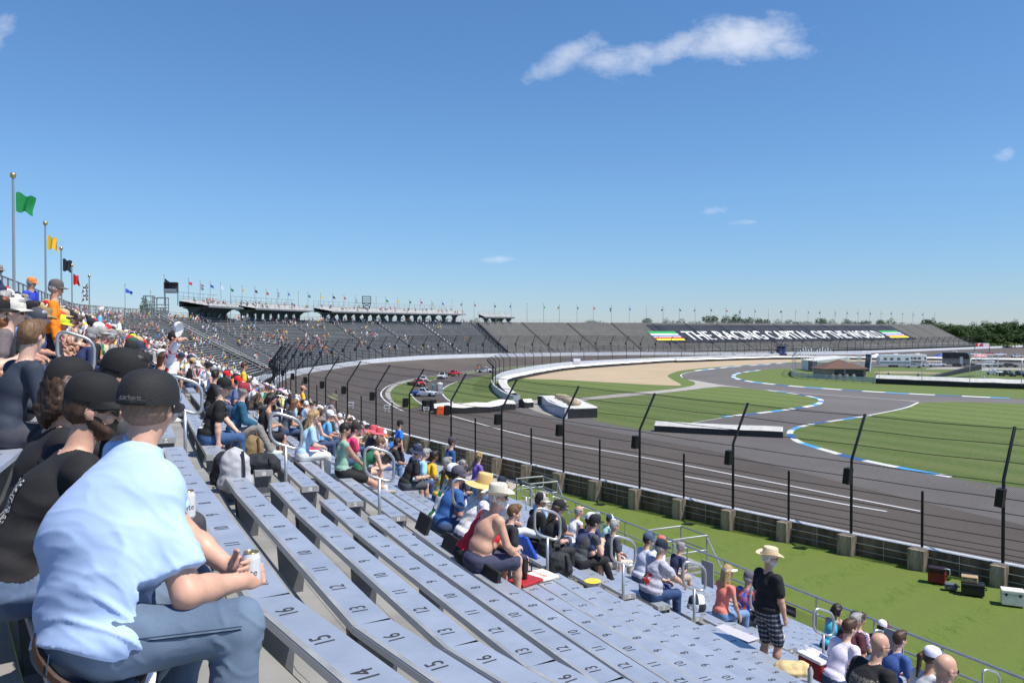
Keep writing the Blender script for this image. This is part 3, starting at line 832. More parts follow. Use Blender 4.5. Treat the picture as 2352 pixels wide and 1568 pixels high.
# rear fence of the stand
M_bfence = mat('grey_mesh_frame', (.20, .19, .185), .6, .4)
M_net_gray = netting_mat('grey_mesh', .055, .007, (.22, .21, .20))
bf = MB()
KB = KMIN - .6
line_b = [gp(0, KB), gp(1, KB), gp(2, KB), gp(4, KB)] + [gp(4, KB).lerp(gp(len(GD) - 1, KB), t / 30) for t in range(1, 31)]
_e = line_b[-1]
_h = R(-17)
for i in range(1, 6):
    _h += R(3.2)
    line_b.append(line_b[-1] + Vector((math.sin(_h), math.cos(_h), 0)) * 5)
zr = zb(KMIN) - .43
FENCE_H = 1.95
for hh in (FENCE_H, FENCE_H * .5, .1):
    bf.tube([(p.x, p.y, zr + hh) for p in line_b], .03, 6)
for p in resample(line_b, 1.5):
    bf.tube([(p.x, p.y, zr - 1.5), (p.x, p.y, zr + FENCE_H)], .035, 6)
back = thing('mesh_fence', 'grey mesh fence along the top row of the near bleachers', 'fence', (0, 0, 0))
bf.build('fence_frame', M_bfence, back)
add_uv_sheet('netting', [([Vector((p.x, p.y, zr)) for p in line_b], 0), ([Vector((p.x, p.y, zr + FENCE_H)) for p in line_b], FENCE_H)], M_net_gray, back, Vector((0, 0, 0)))
# understructure so that nothing floats
us = MB()
for g in range(0, nsec):
    for k in range(-6, 25, 5):
        if g >= 6 and k > 20 - (g - 6): continue
        for t in (0.02, .5):
            p = gp(g, k).lerp(gp(g + 1, k), t)
            us.box((p.x, p.y, (zb(k) - .5) / 2), (.15, .15, zb(k) - .5), 0)
us.build('support_frame', M_brk, stand)
def solve_row(px, py, up=0.0, gmin=0):
    """row and point of the bench whose surface, raised by up, is seen at a picture point"""
    best = None
    for k in range(KMIN, KMAX + 1):
        p = G(px, py, zb(k) + up)
        if p.y < 0 or p.y > 120: continue
        for g in range(gmin, nsec):
            a, b = gp(g, k), gp(g + 1, k)
            d = b - a; L_ = d.length; d = d / L_
            t = (p - a).dot(d)
            if t < -.3 or t > L_ + .3: continue
            n = front(d).dot(Vector((p.x - a.x, p.y - a.y, 0)))
            e = abs(n - BW * .5)
            if best is None or e < best[0]:
                q = a + d * max(0.05, min(L_ - .05, t)) + front(d) * (BW * .5)
                best = (e, k, g, Vector((q.x, q.y, zb(k))), d)
    return best
# ------------------------------------------------------------------ far grandstands round the turn
def WP(u, D=0.0, z=0.0):                               # point D metres outside the wall at pole number u
    i = max(0, min(len(WL) - 2, int(math.floor(u)))); t = u - i
    p = WL[i].lerp(WL[i + 1], t)
    n = (-inward(WL, i)).lerp(-inward(WL, i + 1), t).normalized()
    p = p + n * D
    return Vector((p.x, p.y, z))
def ZW(u):
    i = max(0, min(len(ZT) - 2, int(u))); return ZT[i] + (ZT[i + 1] - ZT[i]) * (u - i)
D0, NR, RUN = 4.4, 30, .61
RIS = .315
def fz(u): return 2.0
def FP(u, r, z=0.0):                                   # point on the stand slope at row r
    p = WP(u, D0 + RUN * r)
    p.z = fz(u) + RIS * r + z
    return p
def find_u(px, D, z, lo, hi):
    best = None
    u = lo
    while u <= hi:
        x = proj(WP(u, D, z))[0]
        e = abs(x - px)
        if best is None or e < best[0]: best = (e, u)
        u += .05
    return best[1]
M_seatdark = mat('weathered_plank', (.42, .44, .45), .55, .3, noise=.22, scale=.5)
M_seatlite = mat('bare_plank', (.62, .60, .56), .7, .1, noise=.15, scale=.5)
M_voidd = mat('stand_shadow_steel', (.065, .070, .075), .8)  # shade of the voids beneath the seats, put into the tread colour
M_voidl = mat('stand_shade_steel', (.09, .087, .083), .8)  # same for the pale stand: dark colour stands in for shaded gaps
M_banner = mat('charcoal_cover', (.020, .025, .040), .95, spec=.1, noise=.12, scale=.4)
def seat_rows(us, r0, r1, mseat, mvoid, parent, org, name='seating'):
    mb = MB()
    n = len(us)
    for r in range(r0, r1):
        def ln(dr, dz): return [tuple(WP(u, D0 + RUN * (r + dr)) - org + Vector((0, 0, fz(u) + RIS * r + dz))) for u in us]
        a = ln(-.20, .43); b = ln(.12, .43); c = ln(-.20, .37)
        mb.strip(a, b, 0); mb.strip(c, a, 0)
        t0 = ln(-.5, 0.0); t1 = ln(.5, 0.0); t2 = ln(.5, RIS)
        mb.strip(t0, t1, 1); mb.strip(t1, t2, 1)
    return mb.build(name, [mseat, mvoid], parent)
def far_stand(label, u0, u1, mseat, mvoid, aisles, loops, r1=NR, cols=True):
    org = WP((u0 + u1) / 2, D0); org.z = 0
    root = thing('grandstand', label, 'grandstand', tuple(org))
    us = [u0 + (u1 - u0) * i / max(1, int((u1 - u0) * 2)) for i in range(int((u1 - u0) * 2) + 1)]
    # split at the aisles so that the seat planks stop there
    cuts = [u0] + sorted(aisles) + [u1]
    for a, b in zip(cuts, cuts[1:]):
        g = .09
        n = max(2, int((b - a) * 1.5) + 1)
        seg = [a + g + (b - a - 2 * g) * i / (n - 1) for i in range(n)]
        seat_rows(seg, 0, r1, mseat, mvoid, root, org)
    for a in aisles:
        mb = MB()
        for r in range(0, r1 * 2):
            q = [WP(a - .1, D0 + RUN * (r / 2 - .25)), WP(a + .1, D0 + RUN * (r / 2 - .25)), WP(a + .1, D0 + RUN * (r / 2 + .25)), WP(a - .1, D0 + RUN * (r / 2 + .25))]
            z = fz(a) + RIS * (r / 2 - .25)
            qs = [(p.x - org.x, p.y - org.y, z + .16) for p in q]
            mb.quad(*qs, 0)
            mb.quad((qs[0][0], qs[0][1], z), (qs[1][0], qs[1][1], z), qs[1], qs[0], 1)
        mb.build('aisle_stair', [mat('stair_plank', (.40, .39, .36), .7, noise=.2, scale=3), mvoid], root)
        if loops:
            ml = MB()
            for r in range(1, r1, 2):
                c = WP(a, D0 + RUN * r) - org; c.z = fz(a) + RIS * r
                nrm = (WP(a, 1) - WP(a, 0)).normalized()
                pts_ = []
                for k in range(10):
                    an = 2 * PI * k / 10
                    pts_.append(Vector((c.x + nrm.x * .24 * math.cos(an), c.y + nrm.y * .24 * math.cos(an), c.z + 1.0 + .24 * math.sin(an) + .1 * math.cos(an))))
                ml.tube(pts_, .035, 4, closed=True)
                ml.tube([(c.x, c.y, c.z), (c.x, c.y, c.z + .78)], .035, 4)
            ml.build('handrail', M_rail, root)['kind'] = 'stuff'
    # front walkway, railing, shaded understructure
    mb = MB()
    lo = [WP(u, 1.6) for u in us]; hi = [WP(u, D0 - .1) for u in us]
    f = lambda L_, z: [(p.x - org.x, p.y - org.y, z) for p in L_]
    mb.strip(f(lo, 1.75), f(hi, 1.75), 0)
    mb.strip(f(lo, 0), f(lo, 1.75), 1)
    mb.build('front_walkway', [mseat, mat('shaded_front', (.02, .021, .023), .9)], root)  # near-black front: the shadow band below the stand is painted in
    mb = MB()
    for hz in (.5, 1.0):
        mb.tube([(p.x - org.x, p.y - org.y, 1.75 + hz) for p in lo], .035, 4)
    for p in lo: mb.tube([(p.x - org.x, p.y - org.y, 1.7), (p.x - org.x, p.y - org.y, 2.75)], .035, 4)
    mb.build('front_railing', M_galv, root)
    mb = MB()
    top = [WP(u, D0 + RUN * (r1 - .4)) for u in us]
    zt = fz(0) + RIS * r1
    mb.strip(f(top, 0), f(top, zt - .3), 0)
    top2 = [WP(u, D0 + RUN * (r1 + .9)) for u in us]
    mb.strip(f(top, zt - .3), f(top2, zt - .3), 0)
    ends = [u0, u1]
    for u in ends:
        pr = [WP(u, 1.6)] + [WP(u, D0 + RUN * r1)]
        a, b = pr
        mb.add([(a.x - org.x, a.y - org.y, 0), (b.x - org.x, b.y - org.y, 0), (b.x - org.x, b.y - org.y, zt - .3), (a.x - org.x, a.y - org.y, 1.6)], [(0, 1, 2, 3)])
    mb.build('support_frame', mvoid, root)
    mb = MB()
    for hz in (.4, .8, 1.2):
        mb.tube([(p.x - org.x, p.y - org.y, zt - .3 + hz) for p in top2], .03, 4)
    for p in resample(top2, 2.4): mb.tube([(p.x - org.x, p.y - org.y, zt - .3), (p.x - org.x, p.y - org.y, zt + .95)], .03, 4)
    mb.build('rear_railing', M_galv, root)
    return root, org, us
uS = W0 + 21.6
uA = find_u(1090, D0 + RUN * NR, 11.2, W0 + 34, W0 + 50)
uE = find_u(2229, D0, 3.0, W0 + 45, len(WL) - 6)
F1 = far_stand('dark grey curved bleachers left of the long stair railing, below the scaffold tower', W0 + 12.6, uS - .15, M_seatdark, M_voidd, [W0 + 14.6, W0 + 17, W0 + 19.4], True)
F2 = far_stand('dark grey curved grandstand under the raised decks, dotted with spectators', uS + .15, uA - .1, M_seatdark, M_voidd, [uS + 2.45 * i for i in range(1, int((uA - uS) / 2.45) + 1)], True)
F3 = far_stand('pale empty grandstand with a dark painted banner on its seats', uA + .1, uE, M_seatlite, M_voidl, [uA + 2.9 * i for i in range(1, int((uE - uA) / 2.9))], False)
# stair railing between the two curved blocks
mb = MB()
for du in (-.16, .16):
    for hh in (.55, 1.1):
        mb.tube([FP(uS + du, r, hh) for r in (0, 10, 20, 29.5)], .04, 5)
    for r in range(0, 30, 3): mb.tube([FP(uS + du, r, 0), FP(uS + du, r, 1.1)], .05, 5)
tag(mb.build('stair_railing', M_galv), 'long sloping galvanised railing splitting the dark bleachers', 'railing')
mb = MB()
for du in (-.14, .14):
    for hh in (.55, 1.1):
        mb.tube([FP(uA + du, r, hh) for r in (0, 10, 20, 29.5)], .04, 5)
    for r in range(0, 30, 3): mb.tube([FP(uA + du, r, 0), FP(uA + du, r, 1.1)], .05, 5)
tag(mb.build('stair_railing', M_galv), 'sloping railing between the dark occupied and the pale empty grandstand', 'railing')
# painted banner on the seats
def slope_u(px_top): return find_u(px_top, D0 + RUN * 27, 10.7, W0 + 40, len(WL) - 6)
ub0 = slope_u(1481); ub1 = slope_u(2044)
RB0, RB1 = 7.4, 26.6
def on_slope(u, r, lift=.5):
    p = FP(u, r, lift); return p
def slope_patch(ua, ub, ra, rb, lift, n=40):
    us = [ua + (ub - ua) * i / n for i in range(n + 1)]
    rows = [[on_slope(u, ra + (rb - ra) * j / 4, lift) for u in us] for j in range(5)]
    return rows
orgB = F3[1]
def patch(mb, ua, ub, ra, rb, lift, mi, n=20):
    rows = slope_patch(ua, ub, ra, rb, lift, n)
    for a, b in zip(rows, rows[1:]):
        mb.strip([p - orgB for p in a], [p - orgB for p in b], mi)
mb = MB()
patch(mb, ub0, ub1, RB0, RB1, .47, 0, 60)
banner = mb.build('painted_seats', M_banner, F3[0])
mbs = MB()
cols_ = [cmat((38, 150, 84), prefix='paint'), cmat((245, 245, 245), prefix='paint'), cmat((52, 128, 220), prefix='paint'), cmat((205, 50, 58), prefix='paint'), cmat((246, 226, 62), prefix='paint')]
L_ub = ub1 - ub0
def stripes(ua, ub):
    for (ra, rb, mi) in ((16.74, 19.28, 0), (15.47, 16.66, 1), (14.04, 15.39, 2), (11.98, 12.86, 3), (9.76, 11.74, 4)):
        patch(mbs, ua, ub, ra, rb, .52, mi, 12)
    N = 22
    for i in range(N):
        patch(mbs, ua + (ub - ua) * i / N, ua + (ub - ua) * (i + 1) / N, 13.45, 14.01, .52, 1 if i % 2 else 3, 1)
        patch(mbs, ua + (ub - ua) * i / N, ua + (ub - ua) * (i + 1) / N, 12.89, 13.45, .52, 3 if i % 2 else 1, 1)
def upx(px, r): return find_u(px, D0 + RUN * r, fz(0) + RIS * r, W0 + 40, len(WL) - 6)
sA0, sA1 = upx(1486, 19.3), upx(1548, 19.3)
sB0, sB1 = upx(2016.5, 19.3), upx(2059, 19.3)
stripes(sA0, sA1); mbs.build('stripe', cols_, banner)
mbs = MB(); stripes(sB0, sB1); mbs.build('stripe', cols_, banner)
# lettering: text laid out along the curve
vs, fs = text_mesh('THE RACING CAPITAL OF THE WORLD', 1.0, 1.0, 0.0, 'LEFT', 5)
xs = [v.x for v in vs]; ys = [v.y for v in vs]
x0, x1, y0_, y1_ = min(xs), max(xs), min(ys), max(ys)
uT0, uT1 = upx(1563, 19.2), upx(2008, 19.2)
mbt = MB()
bmt = bmesh.new()
bv = [bmt.verts.new(v) for v in vs]
for f_ in fs:
    try: bmt.faces.new([bv[i] for i in f_])
    except ValueError: pass
bmesh.ops.triangulate(bmt, faces=bmt.faces[:])
bmt.verts.index_update()
vv = []
for v in bmt.verts:
    u = uT0 + (uT1 - uT0) * (v.co.x - x0) / (x1 - x0)
    r = 10 + 9.2 * (v.co.y - y0_) / (y1_ - y0_)
    vv.append(on_slope(u, r, .535) - orgB)
mbt.add(vv, [tuple(x.index for x in f_.verts) for f_ in bmt.faces])
def bolden(dx):
    w = []
    for v in bmt.verts:
        u = uT0 + (uT1 - uT0) * (v.co.x + dx - x0) / (x1 - x0)
        r = 10 + 9.2 * (v.co.y - y0_) / (y1_ - y0_)
        w.append(on_slope(u, r, .540 + abs(dx) * .1) - orgB)
    mbt.add(w, [tuple(x.index for x in f_.verts) for f_ in bmt.faces])
for dx in (-.018, .018): bolden(dx)
bmt.free()
mbt.build('lettering', mat('lettering_white', (.86, .86, .86), .6), banner)
# ---------------------------------------------------------------- raised decks on the curved grandstand
M_deckpost = mat('blue_grey_steel', (.075, .095, .115), .55, .3, noise=.1, scale=2)
M_deck = mat('pale_deck', (.26, .275, .28), .6, .3, noise=.12, scale=1)
DZ = 13.75
def deck(label, ua, ub, zd=DZ, D_in=D0 + RUN * 24.5, D_out=D0 + RUN * 34, npil=6, pil=True, high=1.35):
    org = WP((ua + ub) / 2, D_out); org.z = 0
    root = thing('upper_deck', label, 'viewing deck', tuple(org))
    n = max(4, int((ub - ua) * 3)); us = [ua + (ub - ua) * i / n for i in range(n + 1)]
    f = lambda D, z: [tuple(WP(u, D) - org + Vector((0, 0, z))) for u in us]
    mb = MB()
    mb.strip(f(D_in, zd), f(D_out, zd + .9), 0); mb.strip(f(D_in, zd - .28), f(D_in, zd), 1)
    mb.strip(f(D_in, zd - .28), f(D_out, zd - .2), 1); mb.strip(f(D_out, zd - .2), f(D_out, zd + .9), 1)
    mb.build('deck_floor', [M_deck, mat('deck_beam', (.24, .26, .275), .6, .3, noise=.15, scale=2)], root)
    mb = MB()
    for j in range(4):
        D = D_in + 1.1 + j * 1.3; z = zd + .15 + j * .22
        mb.strip(f(D, z + .4), f(D + .3, z + .4), 0); mb.strip(f(D, z), f(D, z + .4), 0)
    mb.build('deck_seating', [M_seatlite], root)
    mb = MB()
    for D, zz in ((D_out, zd + .9), ):
        for hh in (.45, .9, high + .35): mb.tube(f(D, zz + hh), .035, 4)
        for p in resample([Vector(q) for q in f(D, zz)], 1.9): mb.tube([p, p + Vector((0, 0, high + .35))], .035, 4)
    for hh in (.5, 1.0): mb.tube(f(D_in, zd + hh), .03, 4)
    for p in resample([Vector(q) for q in f(D_in, zd)], 1.9): mb.tube([p, p + Vector((0, 0, 1.0))], .03, 4)
    mb.build('deck_railing', M_galv, root)
    if pil:
        for i in range(npil):
            u = ua + (ub - ua) * (i + .5) / npil
            a = WP(u, D0 + RUN * 30) - org; nn = (WP(u, 1) - WP(u, 0)).normalized()
            t = Vector((nn.y, -nn.x, 0))
            mb = MB()
            base = FP(u, 29).z
            prof = [(0, base - 1), (1.0, base - 1), (1.0, zd - 1.2), (1.35, zd - .62), (2.2, zd - .4), (2.2, zd - .26), (-3.2, zd - .24), (-3.2, zd - .34), (-1.3, zd - .5), (-.2, zd - 1.2)]
            M = frame((a.x, a.y, 0), t, nn)
            mb.extrude(prof, M, -.22, .22, 0)
            mb.build('pillar', M_deckpost, root)
        mb = MB()
        for i in range(npil - 1):
            u = ua + (ub - ua) * (i + .5) / npil; u2 = ua + (ub - ua) * (i + 1.5) / npil
            a = WP(u, D0 + RUN * 31.5) - org; b = WP(u2, D0 + RUN * 31.5) - org
            z0_ = 11.4; z1_ = zd - .8
            if i % 3 == 0:
                mb.tube([a + Vector((0, 0, z0_)), b + Vector((0, 0, z1_))], .06, 5); mb.tube([b + Vector((0, 0, z0_)), a + Vector((0, 0, z1_))], .06, 5)
            elif i % 3 == 1:
                M = frame(a + Vector((0, 0, 0)), (b - a), (0, 0, 1))
                L_ = (b - a).length
                mb.add([M @ Vector(p) for p in [(0, z1_, 0), (.9, z1_, 0), (L_, z0_ - .8, 0), (L_ - .9, z0_ - .8, 0)]], [(0, 1, 2, 3)])
        mb.build('brace', M_deckpost, root)
    return root
Dk = D0 + RUN * 28
def udk(px): return find_u(px, Dk, DZ, W0 + 14, W0 + 48)
deck('raised viewing deck nearest the scaffold tower, full of spectators', udk(455), udk(538), npil=6)
deck('second raised viewing deck, between the two gaps in the roofline', udk(566), udk(706), npil=8)
deck('long raised viewing deck carrying the small lattice tower', udk(746), udk(1062), npil=16)
deck('small white platform standing apart at the end of the raised decks', find_u(1114, Dk, 12.6, W0 + 34, W0 + 52), find_u(1183, Dk, 12.6, W0 + 34, W0 + 52), zd=13.0, D_in=D0 + RUN * 28, D_out=D0 + RUN * 34, npil=4, high=.7)
# ---------------------------------------------------------------- flag poles
M_pole = mat('flag_pole_steel', (.40, .41, .42), .4, .6)
M_ball = mat('gilt_ball', (.55, .42, .18), .3, .8)
FLAGC = {'green': (18, 140, 72), 'yellow': (240, 190, 50), 'black': (32, 36, 46), 'red': (214, 40, 44), 'blue': (40, 90, 190), 'white': (232, 234, 238)}
def chk_mat():
    m = bpy.data.materials.new('chequered_cloth'); m.use_nodes = True
    nt = m.node_tree; b = nt.nodes['Principled BSDF']; b.inputs['Roughness'].default_value = .8
    tc = nt.nodes.new('ShaderNodeTexCoord'); c = nt.nodes.new('ShaderNodeTexChecker'); c.inputs['Scale'].default_value = 6
    c.inputs['Color1'].default_value = (.03, .03, .04, 1); c.inputs['Color2'].default_value = (.75, .75, .78, 1)
    mp = nt.nodes.new('ShaderNodeMapping'); mp.inputs['Location'].default_value = (.011, .013, .017)
    nt.links.new(tc.outputs['Object'], mp.inputs[0])
    nt.links.new(mp.outputs[0], c.inputs['Vector']); nt.links.new(c.outputs['Color'], b.inputs['Base Color'])
    return m
M_chk = chk_mat()
ordw = ['first', 'second', 'third', 'fourth', 'fifth', 'sixth', 'seventh', 'eighth', 'ninth', 'tenth', 'eleventh', 'twelfth']
cnt_ = {}
def flag_pole(p, ztop_, colr, flen, fh, wind, rad, where, group, droop=.25, seed=0):
    key = (where, colr); cnt_[key] = cnt_.get(key, 0) + 1
    base_z = p.z
    nm = 'black and white chequered' if colr == 'chequered' else colr
    root = thing('flag_pole', '%s pale pole flying a %s flag, %s from the left' % (where, nm, ordw[min(11, cnt_[key] - 1)]), 'flag pole', tuple(p), 0, group)
    H = ztop_ - base_z
    mb = MB(); mb.tube([(0, 0, 0), (0, 0, H)], [rad, rad * .75], 8); mb.build('pole', M_pole, root, smooth='auto')
    mb = MB(); mb.lathe([(0, H - .01), (rad * 1.4, H + rad * .6), (rad * 1.9, H + rad * 2), (rad * 1.4, H + rad * 3.4), (0, H + rad * 4)], n=10); mb.build('finial', M_ball, root, smooth=True)
    r_ = random.Random(seed)
    wd = Vector((math.cos(wind), math.sin(wind), 0)); sd = Vector((-wd.y, wd.x, 0))
    NX, NY = 14, 7
    ph = r_.uniform(0, 6.28); fold = r_.uniform(.6, 1.0)
    for part in range(2 if colr == 'chequered' else 1):
        vs_ = []; fs_ = []
        zt_ = H - .55 - part * fh * 1.15
        for j in range(NY):
            for i in range(NX):
                s = i / (NX - 1); t = j / (NY - 1)
                amp = .16 * s * flen
                d = amp * math.sin(7 * s + ph + 1.3 * t) + .06 * math.sin(15 * s + 4 * t + ph) * s
                x = flen * (s * fold - .10 * s * s * math.sin(3 * t + ph))
                z = -fh * t - droop * flen * s ** 1.5 * (1 + .45 * (1 - t)) + .05 * math.sin(9 * s + 3 * t)
                vs_.append(wd * (rad + .03 + x) + sd * d + Vector((0, 0, zt_ + z)))
        for j in range(NY - 1):
            for i in range(NX - 1): fs_.append((j * NX + i, j * NX + i + 1, (j + 1) * NX + i + 1, (j + 1) * NX + i))
        mb = MB(); mb.add(vs_, fs_)
        mb.build('flag', M_chk if colr == 'chequered' else cmat(FLAGC[colr], .7, .05, 5, prefix='flag'), root, smooth=True)
    return root
def bline(px):                                             # where the rear fence of the near stand is seen at px
    best = None
    for a, b in zip(line_b, line_b[1:]):
        for t in range(20):
            p = a.lerp(b, t / 20)
            if p.y < 2: continue
            e = abs(proj((p.x, p.y, CZ))[0] - px)
            if best is None or e < best[0]: best = (e, p)
    return best[1]
for i, (px, py, cc, fl_, fh_, wd_) in enumerate([(30, 410, 'green', .72, .72, 0.25), (104, 518, 'yellow', .55, .68, .15), (140.5, 575, 'black', .55, .75, .1), (165, 613, 'red', .55, .75, .0), (205, 637, 'chequered', .7, .6, 3.3)]):
    p = bline(px); p = Vector((p.x - .25, p.y - .1, zr - .5))
    q = AT(px, py, p.y)
    flag_pole(Vector((q.x, p.y, zr - .5)), q.z, cc, fl_, fh_, wd_, .062, 'near bleachers fence', 'flag poles behind the near bleachers', seed=i, droop=.2)
seqf = ['blue', 'white', 'black', 'red', 'chequered', 'blue', 'white', 'green', 'yellow', 'black', 'red', 'chequered', 'blue', 'white', 'green', 'yellow', 'black', 'red', 'chequered', 'white', 'green', 'yellow', 'black', 'red', 'chequered', 'blue', 'white', 'green', 'red', 'black', 'blue', 'white', 'green', 'yellow', 'black', 'red', 'chequered', 'blue', 'white', 'black', 'white', 'black', 'red', 'black', 'red', 'chequered', 'blue', 'white', 'green', 'yellow', 'blue', 'red', 'chequered', 'blue', 'white', 'black', 'yellow', 'black', 'red', 'chequered', 'blue', 'white', 'black']
pts_f = [(287, 655), (346, 668), (377, 633)] + [ZG(*q) for q in [(724, 185), (856, 207), (971, 220), (1093, 238), (1203, 265), (1335, 270), (1480, 283), (1610, 307), (1738, 310), (1858, 320), (1977, 340), (2086, 342), (2230, 350)]] + [Z3(*q) for q in [(371, 72), (501, 82), (629, 100), (868, 110), (979, 115), (1111, 120), (1246, 130), (1374, 135), (1500, 143), (1619, 150), (1736, 150), (1849, 158), (1986, 168)]] + [Z4(*q) for q in [(219, 180), (411, 182), (594, 188), (783, 195), (962, 198), (1164, 203), (1350, 207), (1555, 210), (1759, 217), (1955, 220), (2144, 225)]] + [Z5(*q) for q in [(434, 80), (619, 85), (800, 90), (976, 88), (1150, 95), (1316, 100), (1478, 102), (1635, 108), (1790, 108), (1943, 113), (2087, 116), (2228, 120)]] + [Z6(*q) for q in [(365, 112), (488, 115), (610, 118), (729, 120), (846, 121), (961, 122), (1070, 126), (1180, 128), (1289, 131), (1408, 132)]]
seqf[0:3] = ['blue', 'white', 'black']
for i, (px, py) in enumerate(pts_f):
    if i < 3:
        u = [W0 + 15.5, W0 + 18, W0 + 19.3][i]
        u = find_u(px, D0 + RUN * 33, 11, W0 + 12.6, W0 + 24)
    else:
        u = find_u(px, D0 + RUN * 35, 15, W0 + 18, len(WL) - 4)
    p = WP(u, D0 + RUN * (33 if i < 3 else 35)); q = AT(px, py, p.y)
    wh = 'curved grandstand' if px < 1110 else ('far grandstand roofline' if px < 1560 else 'lettered grandstand')
    flag_pole(Vector((q.x, p.y, 10.8)), q.z, seqf[i % len(seqf)], 1.15 if i < 3 else   .62, .58, .1 if i % 3 else (.5 if i < 26 else 2.6), .055 if px < 1100 else .07, wh, 'flag poles along the far grandstands', seed=20 + i, droop=.35)
